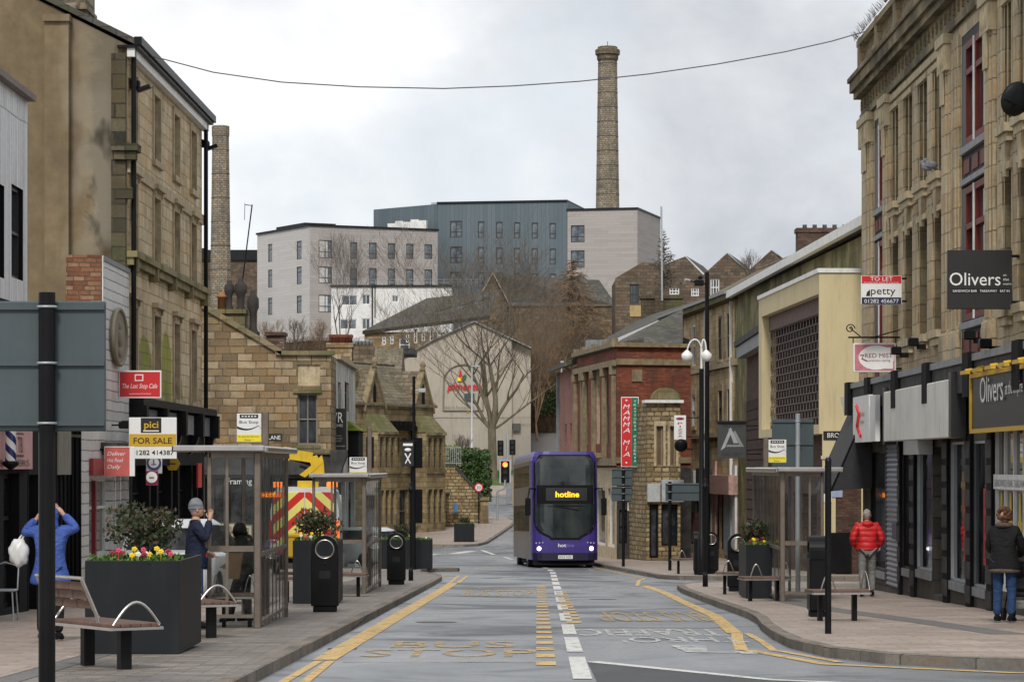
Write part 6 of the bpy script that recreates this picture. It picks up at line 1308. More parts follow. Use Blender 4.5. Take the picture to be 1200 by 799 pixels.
# benches
def make_bench(label, back=True):
    t = thing('bench', label, 'bench', (0, 0, 0), 0, 'benches along the pavements')
    for x in (-.45, .45): MB().bbox(x - .055, -.06, 0, x + .055, .06, .40, .008).build('leg', BLACK, t)
    mb = MB()
    for i in range(5): y0 = -.27 + i * .108; mb.bbox(-.75, y0, .43, .75, y0 + .095, .465, .006)
    mb.build('seat', WOOD, t)
    fr = MB().box(-.75, -.28, .40, .75, -.25, .43).box(-.75, .25, .40, .75, .28, .43)
    for x in (-.75, 0, .75): fr.box(x - .02, -.28, .402, x + .02, .28, .428)
    fr.build('seat_frame', STEEL, t)
    bk = MB()
    if not back:
        for x in (.74,): MB().tube([(x, -.25 + .5 * k / 12, .45 + .27 * math.sin(math.pi * k / 12)) for k in range(13)], .018, 7).build('armrest', STEEL, t)
        MB().tube([(-.55 + .4 * k / 12, -.27, .45 + .25 * math.sin(math.pi * k / 12)) for k in range(13)], .018, 7).build('armrest', STEEL, t)
        return t
    for i in range(3):
        for k in range(3): x0 = -.72 + k * .36; bk.bbox(x0, -.31 - i * .045, .60 + i * .09, x0 + .345, -.285 - i * .045, .68 + i * .09, .005)
    bk.build('backrest', WOOD, t)
    bf = MB()
    for x in (-.74, .38): bf.tube([(x, -.24, .42), (x, -.27, .55), (x, -.43, .90)], .02, 6)
    bf.tube([(-.76, -.43, .90), (.40, -.43, .90)], .02, 6); bf.build('back_frame', STEEL, t)
    for x in (.74, -.72):
        MB().tube([(x, -.25 + .5 * k / 12, .45 + .22 * math.sin(math.pi * k / 12)) for k in range(13)], .015, 7).build('armrest', STEEL, t)
    return t
bn = make_bench('wooden bench with a steel hoop arm in front of the large near planter')
x, y, z = gpos(124, Y=29.3); bn.location = (x, y, z); bn.rotation_euler = (0, 0, R(-68 - 0)); bn.rotation_euler = (0, 0, R(-56)); bn.scale = (.9, 1, 1)
bx2 = make_bench('backless bench with a steel hoop arm beside the ring bin on the far right pavement', False); x, y, z = gpos(864, 696); bx2.location = (x, y, z); bx2.scale = (.58, 1, 1)
x, y, z = gpos(262, 746); bb_ = copy_tree(bn, loc=(x - .28, y, z), rz=math.atan2(-1.1, .6), label='wooden bench behind the large near planter beside the nearest bus shelter'); bb_.scale = (.7, 1, 1)
for px, by, rz, l in ((276, 735, R(180), 'backless bench with a hoop arm inside the nearest left bus shelter'), (404, 699, R(180), 'backless bench with a hoop arm inside the second left bus shelter'), (352, 706, R(180), 'backless bench in front of the middle planter behind the ring bin'), (895, 704, 0, 'backless bench in front of the right hand planter'), (981, 727, 0, 'backless bench with a hoop arm behind the slim black pole on the right'), (805, 672, 0, 'far backless bench near the dark sign posts across the side street')):
    x, y, z = gpos(px, by); copy_tree(bx2, loc=(x, y + (.2 if rz else 0), z), rz=(R(176) if rz else R(8)), label=l).scale = (.58 if px != 276 else .4, 1, 1)
# planters
SOIL = plain('dark_soil', (.03, .022, .015), 1)
def leafmat(name, a, b_):
    m, t = newmat(name); g = NG(t); o = g.n('ShaderNodeTexCoord').outputs['Object']; f = g.n('ShaderNodeTexNoise', {'Vector': o, 'Scale': 9, 'Detail': 3}).outputs[0]
    g.out(g.mix(g.ramp(f, (.35, 0), (.65, 1)), a, b_), .5, spec=.35); MATS[name] = m; return m
LEAF_D = leafmat('dark_glossy_leaves', (.018, .035, .014), (.05, .06, .025)); LEAF_B = leafmat('bronze_leaves', (.05, .028, .02), (.09, .06, .03)); LEAF_G = leafmat('fresh_green_leaves', (.04, .10, .012), (.09, .17, .03)); LEAF_H = leafmat('hedge_leaves', (.03, .07, .015), (.07, .12, .03)); LEAF_Y = leafmat('yellow_green_leaves', (.13, .17, .03), (.20, .24, .05)); LEAF_IVY = leafmat('ivy_leaves', (.02, .045, .012), (.05, .085, .025))
rnd = random.Random(3)
def leaves(mb, c, r, n, s, m=0, shell_=.35, up=0):
    for _ in range(n):
        while 1:
            p = Vector((rnd.uniform(-1, 1), rnd.uniform(-1, 1), rnd.uniform(-1, 1)))
            if shell_ < p.length < 1: break
        q = Vector((c[0] + p.x * r[0], c[1] + p.y * r[1], c[2] + p.z * r[2]))
        a = Vector((rnd.gauss(0, 1), rnd.gauss(0, 1), rnd.gauss(0, 1) + up)).normalized(); b_ = a.cross(Vector((rnd.gauss(0, 1), rnd.gauss(0, 1), rnd.gauss(0, 1)))).normalized(); k = s * rnd.uniform(.6, 1.4)
        mm = m if not hasattr(m, '__len__') else rnd.choice(m)
        mb.add([q - a * k, q + b_ * k * .45, q + a * k, q - b_ * k * .45], [(0, 1, 2, 3)], mm)
FLW = [plain('yellow_petals', (.75, .55, .02), .6), plain('pink_petals', (.55, .05, .12), .6), plain('white_petals', (.7, .65, .6), .6), plain('dark_red_petals', (.25, .02, .03), .6)]
def planter(label, x, y, z, w_, d, h, shrub=1, seed=1, flowers=10):
    t = thing('planter', label, 'planter', (x, y, z), 0, 'large dark square planters')
    mb = MB(); th = .03
    mb.bbox(0, 0, .0, w_, th, h, .006).bbox(0, d - th, 0, w_, d, h, .006).bbox(0, th, 0, th, d - th, h, .004).bbox(w_ - th, th, 0, w_, d - th, h, .004)
    mb.build('box', DGREY, t); MB().box(th, th, h - .12, w_ - th, d - th, h - .06).build('soil', SOIL, t)
    rnd.seed(seed)
    if shrub:
        nb = 9
        mb = MB()
        for i in range(7):
            a = rnd.uniform(0, 6.28); mb.tube([(w_ * .52, d * .5, h - .1), (w_ * .52 + .15 * math.cos(a), d * .5 + .2 * math.sin(a), h + .2), (w_ * .52 + .32 * math.cos(a) * shrub, d * .5 + .4 * math.sin(a), h + .45 * shrub)], [.02, .014, .005], 5)
        mb.build('stems', plain('twig_brown', (.06, .04, .025), .9), t)
        mb = MB()
        for i in range(nb):
            cx0 = w_ * .52 + rnd.uniform(-.3, .3) * shrub * min(1, w_); leaves(mb, (cx0, d * .5 + rnd.uniform(-.35, .35), h + rnd.uniform(.18, .42) * shrub), (.26 * shrub, .3, .2 * shrub), 170, .036, (0, 0, 0, 1), .1)
        mb.build('foliage', [LEAF_D, LEAF_B], t)
    mb = MB()
    for i in range(int(30 * w_)): leaves(mb, (rnd.uniform(.05, w_ - .05), rnd.uniform(.05, min(d - .05, .8)), h - .0), (.09, .09, .06), 22, .035, 0, 0, 1)
    mb.build('bedding_leaves', LEAF_G, t)
    for i in range(flowers):
        k = rnd.choice((0, 0, 0, 1, 2, 3)); fx_, fy = rnd.uniform(.08, w_ - .1), rnd.uniform(.06, .5); m_ = MB(); zc_ = h + rnd.uniform(.05, .12)
        for j in range(5): a = j * 1.257; m_.ell((fx_ + .017 * math.cos(a), fy + .01, zc_ + .014 * math.sin(a)), (.019, .012, .017), n=6)
        m_.tube([(fx_, fy, h - .08), (fx_, fy, zc_)], .004, 4); m_.build('flower', FLW[k], t)
    return t
x, y, z = gpos(99.5, Y=32.4); planter('largest dark square planter with a bushy shrub and yellow pansies, nearest on the left pavement', x, 32.4, z, 1.03, 2.3, 1.02, 1.05, 5, 16)
x, y, z = gpos(343, 707); planter('dark planter with shrubs behind the ring bin between the left bus shelters', x, y, z, .82, 1.6, 1.15, 1.0, 8, 6)
x, y, z = gpos(445, 666.5); planter('wide dark planter with low shrubs at the corner of the left side road', x, y, z, 1.72, 1.6, .98, .9, 9, 3)
x, y, z = gpos(532, Y=150.5); planter('small dark planter with a clipped shrub across the side road', x, 150.5, z, 1.02, 1.2, .92, .55, 11, 0)
x, y, z = gpos(874.5, 701); planter('dark planter with a shrub and orange flowers on the right pavement', x, y, z, .50, 1.9, 1.05, .8, 12, 6)
# litter bins
def make_bin(label):
    t = thing('litter_bin', label, 'bin', (0, 0, 0), 0, 'black ring topped litter bins')
    w_ = .225; bm = bmesh.new(); n = 24; prof = [(-w_, .12), (-w_, 1.03)] + [(-w_ * math.cos(math.pi * k / n), 1.03 + w_ * math.sin(math.pi * k / n)) for k in range(1, n)] + [(w_, 1.03), (w_, .12)]
    R0 = .145; cz = 1.03; D = .13
    hole = [(-R0 * math.cos(2 * math.pi * k / n + math.pi / 2 - math.pi / 2), cz + R0 * math.sin(2 * math.pi * k / n)) for k in range(n)]
    mb = MB()
    # body below the ring and the ring itself
    mb.bbox(-w_, -D, .1, w_, D, cz - .12, .012)
    vs = []; N = 28
    for k in range(N):
        a = 2 * math.pi * k / N; c, s = math.cos(a), math.sin(a)
        so = s
        ro = w_ if s > -.35 else w_
        vs += [(ro * c, -D, cz + ro * s), (R0 * c, -D, cz + R0 * s), (ro * c, D, cz + ro * s), (R0 * c, D, cz + R0 * s)]
    fs = []
    for k in range(N):
        a, b_ = 4 * k, 4 * ((k + 1) % N); fs += [(a, b_, b_ + 1, a + 1), (a + 2, a + 3, b_ + 3, b_ + 2), (a, a + 2, b_ + 2, b_), (a + 1, b_ + 1, b_ + 3, a + 3)]
    mb.add(vs, fs)
    for s in (-1, 1): mb.prism([(s * w_, cz - .15), (s * w_, cz), (s * w_ * .8, cz - .13), (s * w_ * .5, cz - .15)], 'y', -D + .002, D - .002)
    mb.build('body', BLACK, t)
    MB().bbox(-w_ * .85, -D * .85, 0, w_ * .85, D * .85, .1, .01).build('plinth', BLACKM, t)
    MB().tube([(.15 * math.cos(2 * math.pi * k / 24), -D - .004, cz + .15 * math.sin(2 * math.pi * k / 24)) for k in range(25)], .014, 6).build('steel_ring', STEEL, t)
    MB().ell((0, -D - .004, .80), (.02, .01, .02), n=8).build('lock', DGREY, t); MB().box(-.09, -D - .003, .55, .09, -D + .002, .68).build('label_plate', DGREY, t)
    return t
b0 = make_bin('ring topped black litter bin between the two left bus shelters')
x, y, z = gpos(381, 716.5); b0.location = (x, y, z)
for px, by, l, rz in ((464.5, 684.5, 'ring topped black litter bin beside the corner planter on the left', 0), (864.5, 692.5, 'ring topped black litter bin behind the bench on the far right pavement', 0), (833, 672, 'ring topped black litter bin at the foot of the tall lamp post', 0), (957, 722, 'black litter bin seen side on beside the wooden bench on the right', 90), (818, 673, 'black litter bin seen edge on left of the tall lamp post', 90)):
    x, y, z = gpos(px, by); copy_tree(b0, loc=(x, y, z), rz=R(rz), label=l)
# bus shelters
def shelter(label, X, Y, Ln, side, wd, z, hgt=2.42, nb=8, roof=1.15, post_w=.1):
    """side -1: on the left pavement, open toward the road side bars at x = 0; body extends to x = side*wd"""
    t = thing('bus_shelter', label, 'bus shelter', (X, Y, z), 0, 'steel and glass bus shelters')
    s = side; zf = lambda y: H(X, Y + y) - H(X, Y)
    MB().bbox(-.045, -.045, 0, .045, .045, hgt, .01).build('post', BRONZE, t)
    for xx, yy in ((s * wd, 0), (0, Ln), (s * wd, Ln)): MB().bbox(xx - .03, yy - .03, zf(yy), xx + .03, yy + .03, hgt, .008).build('post', BRONZE, t)
    for i in range(1, nb):
        yy = Ln * i / nb; MB().bbox(-.007, yy - .03, zf(yy) + .02, .007, yy + .03, hgt, .002).build('mullion', BRONZE, t)
    r_ = MB(); r_.box(-.04, .0, 1.02 + zf(Ln) * .5, .02, Ln, 1.08 + zf(Ln) * .5).box(-.04, .0, .14 + zf(Ln), .02, Ln, .19 + zf(Ln)); r_.box(-.05, 0, hgt - .08, .05, Ln, hgt); r_.build('rails', BRONZE, t)
    e_ = MB().box(0, -.025, 1.05, s * wd, .025, 1.13).box(0, -.02, .14, s * wd, .02, .19).box(0, -.03, hgt - .08, s * wd, .03, hgt).box(s * wd * .66, -.02, .19, s * wd * .66 + .04, .02, hgt); e_.build('end_frame', BRONZE, t)
    MB().box(0, Ln - .02, .2, s * wd, Ln + .0, hgt - .1).build('glass_panel', CLEAR, t); MB().box(0, -.006, .2, s * wd, .006, hgt - .08).build('glass_panel', CLEAR, t); MB().box(-.008, .05, .2, .008, Ln - .05, hgt - .08).build('glass_panel', CLEAR, t)
    rf = MB(); x1 = s * (roof); x0 = -s * .12
    rf.bbox(min(x0, x1), -.25, hgt, max(x0, x1), -.13, hgt + .09, .02, 0).bbox(min(x0, x1), -.13, hgt + .02, max(x0, x1), Ln + .2, hgt + .06, .01, 1)
    rf.bbox(x0 - .04, -.2, hgt - .01, x0 + .04, Ln + .25, hgt + .08, .02, 0)
    n = 10
    for i in range(n): yy = Ln * (i + .5) / n; rf.box(min(0, s * .5) if s < 0 else 0, yy - .02, hgt + .06, max(0, s * .5), yy + .02, hgt + .09, 0)
    rf.build('roof', [STEEL, DGREY], t)
    return t
xs, ys, zs = gpos(302, 735.5)
shelter('nearest left bus shelter of bronze steel and glass with a curved steel roof edge', -3.5, 40.8, 5.2, -1, .66, H(0, 40.8) + .12)
shelter('second left bus shelter of bronze steel and glass beyond the ring bin', -3.08, 61.8, 7.5, -1, 1.05, H(0, 61.8) + .12)
shelter('only bus shelter on the right pavement, in front of the grey sign backs', WX(917, 55.5), 55.5, 6.5, 1, .74, H(0, 55.5) + .12, roof=1.12)
# bus stop flags
def flag(label, pxa, pxb, pt, pb, Y, pole_px, ptop):
    t = thing('bus_stop_sign', label, 'bus stop sign', (WX(pxa, Y), Y, WZ(pb, Y)), 0, 'bus stop flags'); W_ = WX(pxb, Y) - WX(pxa, Y); H_ = WZ(pt, Y) - WZ(pb, Y)
    mb = MB(); mb.bbox(0, 0, 0, W_, .03, H_, .004, 0).box(.004, -.003, .01, W_ - .004, -.001, H_ * .27, 1); mb.box(W_ * .12, -.003, H_ * .84, W_ * .88, -.001, H_ * .97, 2)
    for i in range(5): mb.box(W_ * (.2 + i * .13), -.005, H_ * .885, W_ * (.28 + i * .13), -.003, H_ * .93, 0)
    mb.text('Bus Stop', W_ * .5, -.004, H_ * .66, 1, 2, fit=(W_ * .78, H_ * .1), align='C'); mb.text('St James Street', W_ * .5, -.006, H_ * .18, 1, 2, fit=(W_ * .86, H_ * .045), align='C'); mb.text('Stop 1', W_ * .5, -.006, H_ * .06, 1, 2, fit=(W_ * .36, H_ * .05), align='C')
    up = [(W_ * k / 12, H_ * (.56 - .18 * math.sin(math.pi * min(1, k / 12 * 1.35)) * (1 if k < 9 else -.3) + .04 * k / 12)) for k in range(13)]
    top = [(.004, H_ * .56)] + [(W_ * k / 10, H_ * (.56 - .12 * math.sin(math.pi * k / 10 * .9) + .13 * (k / 10) ** 2)) for k in range(1, 10)] + [(W_ * .99, H_ * .47)]
    bot = [(x_, z_ - H_ * .07 * (1 - x_ / W_) - H_ * .012) for x_, z_ in top]
    for i in range(len(top) - 1): mb.add([(top[i][0], -.004, top[i][1]), (top[i + 1][0], -.004, top[i + 1][1]), (bot[i + 1][0], -.004, bot[i + 1][1]), (bot[i][0], -.004, bot[i][1])], [(0, 1, 2, 3)], 2)
    mb.build('sign_board', [WHITES, YELLOW, INK], t)
    xp = WX(pole_px, Y) - WX(pxa, Y); g_ = H(0, Y) + .12 - WZ(pb, Y)
    MB().bbox(xp - .05, -.02, g_, xp + .05, .08, WZ(ptop, Y) - WZ(pb, Y), .01).box(min(xp, 0), .03, H_ * .2, max(xp, W_), .05, H_ * .25).box(min(xp, 0), .03, H_ * .8, max(xp, W_), .05, H_ * .85).build('pole', BRONZE, t)
flag('bus stop flag beside the LANE street name plate', 277.5, 306, 484.5, 518, 46.5, 311, 482)
flag('bus stop flag at the second left bus shelter', 409.5, 430, 535.5, 559, 69, 433, 500)
flag('bus stop flag in front of the grey sign backs on the right', 900.5, 921.5, 515, 542, 62, 897.5, 512)
# backs of road signs
def signback(label, px, base_py, panels, pole_px=None, Y=None, pr_=.055, pole_mat=None, top=None, ribs=True):
    Y = Y or (CZ - .12) * F / (base_py - 618); X = WX(pole_px or px, Y); z0 = H(X, Y) + .12
    t = thing('road_sign', label, 'road sign', (X, Y, z0)); tp = top or min(p[2] for p in panels)
    MB().cyl(0, 0, -.1, WZ(tp, Y) - z0 + .05, pr_, 14).build('pole', pole_mat or BLACK, t)
    for a, b_, pt, pb in panels:
        x0, x1, z0_, z1_ = WX(a, Y) - X, WX(b_, Y) - X, WZ(pb, Y) - z0, WZ(pt, Y) - z0
        mb = MB().bbox(x0, pr_ + .03, z0_, x1, pr_ + .06, z1_, .012, 0)
        for k in (.06, .52, .95) if ribs else ():
            zz = lerp(z0_, z1_, k); mb.box(x0 + .01, pr_ + .0, zz - .018, x1 - .01, pr_ + .03, zz + .018, 0)
        pn = mb.build('sign_panel', [SIGNBK, GALV], t)
        for k in (.06, .52, .95) if ribs else (.5,):
            zz = lerp(z0_, z1_, k); MB().tube([((pr_ + .006) * math.cos(a_), (pr_ + .006) * math.sin(a_), zz) for a_ in [6.2832 * i / 16 for i in range(17)]], .011, 5).build('clamp', GALV, pn)
    return t
signback('large grey road sign back on a thick black pole, nearest at left', 55, 0, [(-12, 122, 352, 505)], 55, Y=24, pr_=.068, top=350)
signback('pair of stacked grey sign backs on a dark pole right of the bus', 730, 663.5, [(717, 741, 549, 569), (717, 741, 570, 587)], 730.5)
signback('single wide grey sign back right of the stacked pair', 785, 668, [(780, 820, 566, 587)], 785)
signback('tall grey sign back on a steel pole above the right bus shelter', 935, 0, [(905, 954, 491, 552)], 935, Y=64, pole_mat=GALV, top=487)
o = MB().cyl(WX(970.5, 38.7), 38.7, H(0, 38.7) + .05, WZ(540, 38.7), .042, 12).cyl(WX(970.5, 38.7), 38.7, WZ(540, 38.7), WZ(536, 38.7), .048, 12, r2=.03).build('signpost', BLACK); tag(o, 'bare slim black pole with a capped top on the near right pavement', 'pole')
def slimpost(px, by, top, lab, r=.035):
    X, Y, z = gpos(px, by); t = thing('bollard_post', lab, 'post', (X, Y, z)); h = WZ(top, Y) - z
    MB().cyl(0, 0, -.05, h, r, 10).build('shaft', BLACK, t); MB().lathe(0, 0, [(r, h), (r * 2, h + .05), (r * 2.2, h + .14), (r * .8, h + .17), (r * 1.3, h + .24), (.005, h + .32)], 10).lathe(0, 0, [(r * 1.8, -.02), (r * 1.8, .25), (r, .35)], 10).build('finial', BLACK, t)
slimpost(481.5, 680, 578, 'slim black post with a finial left of the corner planter'); slimpost(826.5, 687, 575, 'slim black post with a finial in front of the tall lamp post'); slimpost(957, 0, 0, 'x') if 0 else None
# lamp posts
def lamp_tall(px, Y, top, base_z, label, arm=0, mat=None, r=.07):
    X = WX(px, Y); t = thing('street_lamp', label, 'street lamp', (X, Y, base_z), 0, 'street lamps'); h = WZ(top, Y) - base_z
    MB().tube([(0, 0, -.1), (0, 0, 1.2), (0, 0, 1.25), (0, 0, h)], [r * 1.5, r * 1.5, r, r * .7], 10).build('pole', mat or GALV, t)
    MB().bbox(-.08 if arm >= 0 else arm, -.12, h, max(arm, .1), .12, h + .1, .03).build('lamp_head', mat or GALV, t); return t
lamp_tall(658, 186, 425, H(0, 186), 'tall plain galvanised street lamp rising behind the bus', .15)
lamp_tall(553, 225, 430, H(0, 225), 'pale street lamp with a short arm in front of the beige hall', .62, GALV, .09)
Y = 86.5; X = WX(822, Y); zb_ = H(0, Y) + .12; t = thing('street_lamp', 'black street lamp with two white drooping lanterns on swan necks', 'street lamp', (X, Y, zb_), 0, 'street lamps')
q = lambda py: WZ(py, Y) - zb_
MB().tube([(0, 0, -.1), (0, 0, 1.1), (0, 0, 1.15), (0, 0, q(432))], [.11, .11, .075, .07], 12).build('pole', BLACK, t); MB().tube([(0, 0, q(432)), (0, 0, q(408))], .035, 8).build('pole_top', WHITEP, t)
for s, w_ in ((-1, .42), (1, .14)):
    MB().tube([(0, 0, q(415))] + [(s * w_ * (.5 - .5 * math.cos(math.pi * k / 10)), 0, q(415) + .38 * math.sin(math.pi * k / 10) + .1 * (1 - k / 10)) for k in range(11)], .022, 7).build('swan_neck', WHITEP, t)
    MB().lathe(s * w_, 0, [(.03, q(410)), (.06, q(411)), (.16, q(415)), (.165, q(418)), (.13, q(422)), (.03, q(423.5))], 12).build('lantern', WHITEP, t)
Y = 88.5; X = WX(828.5, Y); zb_ = H(0, Y) + .12; t = thing('camera_pole', 'tall black pole carrying a street camera, right of the white lantern lamp', 'camera pole', (X, Y, zb_)); q = lambda py: WZ(py, Y) - zb_
MB().tube([(0, 0, -.1), (0, 0, q(319))], [.085, .06], 12).build('pole', BLACK, t); MB().tube([(0, 0, q(333)), (-.25, 0, q(332)), (-.62, 0, q(328))], .02, 6).bbox(-.38, -.08, q(335), -.1, .08, q(328), .02).ell((-.2, 0, q(325)), (.08, .08, .06), n=8).build('bracket', BLACK, t); MB().tube([(-.52, -.02, q(329)), (-.66, -.1, q(328))], .045, 8).build('camera_head', GALV, t)
Y = 98; X = WX(485, Y); zb_ = H(0, Y) + .12; t = thing('camera_pole', 'tall thin black pole with a hanging pub sign in front of the gothic building', 'pole', (X, Y, zb_)); q = lambda py: WZ(py, Y) - zb_
MB().tube([(0, 0, -.1), (0, 0, q(441))], [.07, .05], 10).build('pole', BLACK, t); MB().tube([(0, 0, q(458)), (.22, 0, q(456))], .02, 6).bbox(.15, -.06, q(460), .4, .06, q(455), .02).build('camera_head', GALV, t)
t = thing('pub_sign', 'small black hanging pub sign with a white crossed emblem', 'sign', (WX(471, 97.8), 97.8, WZ(546, 97.8))); W_, H_ = WX(485, 97.8) - WX(471, 97.8), WZ(517, 97.8) - WZ(546, 97.8)
mb = MB().bbox(0, -.03, 0, W_, .03, H_, .008, 0).prism([(W_ * .25, H_ * .12), (W_ * .32, H_ * .1), (W_ * .78, H_ * .5), (W_ * .7, H_ * .54)], 'y', -.04, -.03, 1).prism([(W_ * .75, H_ * .12), (W_ * .68, H_ * .1), (W_ * .22, H_ * .5), (W_ * .3, H_ * .54)], 'y', -.041, -.03, 1).ell((W_ * .5, -.03, H_ * .66), (W_ * .3, .02, H_ * .07), 1, 8).box(W_ * .1, -.036, H_ * .82, W_ * .9, -.03, H_ * .92, 1)
mb.build('sign_board', [SIGN_BLK, WHITES], t); MB().box(-.05, -.015, H_, W_ + .1, .015, H_ + .06).box(W_ * .3, -.01, H_ - .01, W_ * .34, .01, H_ + .1).build('bracket', BLACK, t)
# traffic lights and 30 sign
AMB = emit('signal_red', (1, .10, .02), 6); 
def signal(label, px, pt, pb, Y, lit=True):
    X = WX(px, Y); t = thing('traffic_light', label, 'traffic light', (X, Y, WZ(pb, Y)), 0, 'traffic lights at the junction'); h = WZ(pt, Y) - WZ(pb, Y); w_ = h * .2
    MB().bbox(-w_, 0, 0, w_, .25, h, .03).build('housing', BLACKM, t); MB().bbox(-w_ * 1.35, .12, -.05, w_ * 1.35, .14, h + .05, .008).build('backing_board', plain('white_edge', (.5, .5, .5), .5), t) if lit else None
    for i in range(3):
        zc_ = h * (.83 - i * .33); MB().tube([(0, -.0, zc_), (0, -.012, zc_)], h * .115, 14).build('lens', AMB if i == 0 and lit else INK, t); MB().tube([(h * .13 * math.cos(a), -.02 - .1 * max(0, math.sin(a)), zc_ + h * .13 * math.sin(a)) for a in [math.pi * k / 8 for k in range(9)]], .015, 5).build('visor', BLACKM, t)
    return t
signal('red lit traffic light left of the bus', 592, 540, 565, 176); signal('unlit upper traffic light turned away above the red one, left of its pole', 586.5, 516, 534, 205, False); signal('unlit upper traffic light right of the grey pole', 600.5, 515, 533, 205, False)
t = thing('signal_pole', 'bent grey traffic light pole beside the bus', 'pole', (WX(583, 176), 176, H(0, 176) + .12)); zq = lambda py: WZ(py, 176) - H(0, 176) - .12; s = 176 / F
MB().tube([(0, 0, -.1), (0, 0, zq(577)), (1.5 * s, 0, zq(574)), (8 * s, 0, zq(572)), (9 * s, 0, zq(562))], .07, 8).build('pole', GALV, t)
o = MB().cyl(WX(594.5, 205), 205, H(0, 205), WZ(508, 205), .08, 10).build('signal_pole', GALV); tag(o, 'straight grey pole carrying the upper pair of traffic lights', 'pole')
Y = 171; X = WX(561, Y); zb_ = H(0, Y) + .12; t = thing('speed_limit_sign', 'round white 30 speed limit sign with a red rim on a thin post', 'road sign', (X, Y, zb_)); q = WZ(571, Y) - zb_
MB().cyl(0, 0, -.1, q + .2, .035, 8).build('post', BLACK, t)
MB().tube([(0, -.05, q), (0, -.08, q)], .26, 20, 0).tube([(0, -.08, q), (0, -.09, q)], .19, 20, 1).text('30', 0, -.1, q - .1, 1, 2, fit=(.24, .19), align='C').build('sign_disc', [RED, WHITES, INK], t)
for (px, pt, pb, Y, w_, m_, l) in ((598, 557, 572, 203, .5, LEAD, 'grey signal control cabinet behind the red traffic light'), (604, 561, 573, 200, .35, GOLD, 'yellow roadside box left of the bus')):
    X = WX(px, Y); t = thing('roadside_cabinet', l, 'cabinet', (X, Y, H(0, Y) + .0)); h = WZ(pt, Y) - H(0, Y); MB().bbox(-w_ / 2, -.15, 0, w_ / 2, .15, h, .03).build('box', m_, t); MB().bbox(-w_ / 2 - .03, -.18, h, w_ / 2 + .03, .18, h + .06, .02).build('lid', m_, t)
# signs fixed on the left row
def fc(mb, W_, H_):
    mb.box(.025, -.005, .03, W_ - .025, -.001, H_ - .03, 1); mb.text('The Last Stop Cafe', W_ * .5, -.009, H_ * .36, 1, 0, fit=(W_ * .82, H_ * .17), align='C', shear=.3); mb.text('sandwiches & hot food', W_ * .5, -.009, H_ * .14, 1, 0, fit=(W_ * .5, H_ * .05), align='C')
    mb.prism([(W_ * .38, H_ * .62), (W_ * .58, H_ * .62), (W_ * .58, H_ * .86), (W_ * .38, H_ * .86)], 'y', -.008, -.005, 0); mb.prism([(W_ * .405, H_ * .66), (W_ * .555, H_ * .66), (W_ * .555, H_ * .82), (W_ * .405, H_ * .82)], 'y', -.011, -.008, 1)
board('projecting_shop_sign', 'bright red hanging sign with white script on the white boarded shop', 139, 189, 434, 466.5, 60.3, fc, [WHITES, RED], arm=.1, armside=-1)
def fc(mb, W_, H_):
    mb.box(.01, -.004, H_ * .30, W_ - .01, -.001, H_ * .60, 1); mb.text('FOR SALE', W_ * .5, -.008, H_ * .37, 1, 2, fit=(W_ * .80, H_ * .14), align='C', off=.01); mb.text('01282 414387', W_ * .5, -.008, H_ * .1, 1, 2, fit=(W_ * .88, H_ * .11), align='C', off=.01)
    mb.box(W_ * .25, -.004, H_ * .63, W_ * .68, -.001, H_ * .99, 2); mb.text('pici', W_ * .47, -.008, H_ * .75, 1, 1, fit=(W_ * .3, H_ * .16), align='C', off=.02); mb.box(W_ * .3, -.006, H_ * .66, W_ * .63, -.002, H_ * .69, 0)
board('agent_board', 'white and ochre FOR SALE board with a phone number above the left pavement', 151, 207, 489, 537.5, 59.0, fc, [WHITES, GOLD, INK], th=.03, arm=.15, armside=-1)
def fc(mb, W_, H_):
    mb.box(.01, -.004, .01, W_ * .83, -.001, H_ - .01, 1)
    for i in range(3): mb.text(('Deliver', 'Hot Food', 'Daily')[i], W_ * .1, -.008, H_ * (.70 - i * .22), 1, 0, fit=(W_ * (.6 - i * .08), H_ * .13), shear=.3)
board('banner_sign', 'faded red and white banner sign with white script under the stone ledge', 122, 158, 523, 558, 57.6, fc, [WHITES, plain('washed_red', (.50, .10, .09), .5, dirt=.15)], th=.02, arm=.1, armside=-1)
def disc(lab, px, py, w_, Y, mats, txt, square=None):
    X = WX(px, Y); t = thing('hanging_sign', lab, 'sign', (X, Y, WZ(py, Y))); r = w_ / 2 * Y / F; mb = MB()
    if square: mb.bbox(-r * 1.1, 0, -r * 1.5, r * 1.1, .04, r * 1.15, .008, 2)
    mb.tube([(0, -.002, 0), (0, -.03, 0)], r, 6 if txt == 'hex' else 24, 0).tube([(0, -.03, 0), (0, -.036, 0)], r * .72, 6 if txt == 'hex' else 24, 1)
    if txt == 'oc': mb.text('oc', 0, -.042, -r * .25, 1, 3, fit=(r * .9, r * .5), align='C', off=.03)
    elif txt == 'dj': mb.tube([(0, -.042, r * .45), (0, -.042, -r * .1)], r * .09, 6, 3); mb.box(-r * .35, -.045, -r * .28, r * .35, -.038, -r * .18, 3)
    else: mb.box(-r * .4, -.042, -r * .1, r * .4, -.037, r * .05, 3)
    mb.build('sign_face', mats, t); MB().box(-r - .35, .0, r * .5, -r * .2, .02, r * .56).build('bracket', BLACK, t)
PUR = plain('deep_blue_purple', (.06, .05, .22), .4); MAR = plain('crimson_sign', (.22, .015, .06), .4)
disc('round white and purple hanging sign below the FOR SALE board', 180.5, 542, 17, 62.5, [PUR, WHITES, WHITES, PUR], 'dj', True)
disc('square crimson hanging sign with a white circle reading oc', 178, 559, 13, 61.0, [WHITES, WHITES, MAR, INK], 'oc', True)
disc('six sided golden hanging sign on the black shopfront', 202.5, 543, 18, 68.8, [GOLD, GOLD, GOLD, INK], 'hex')
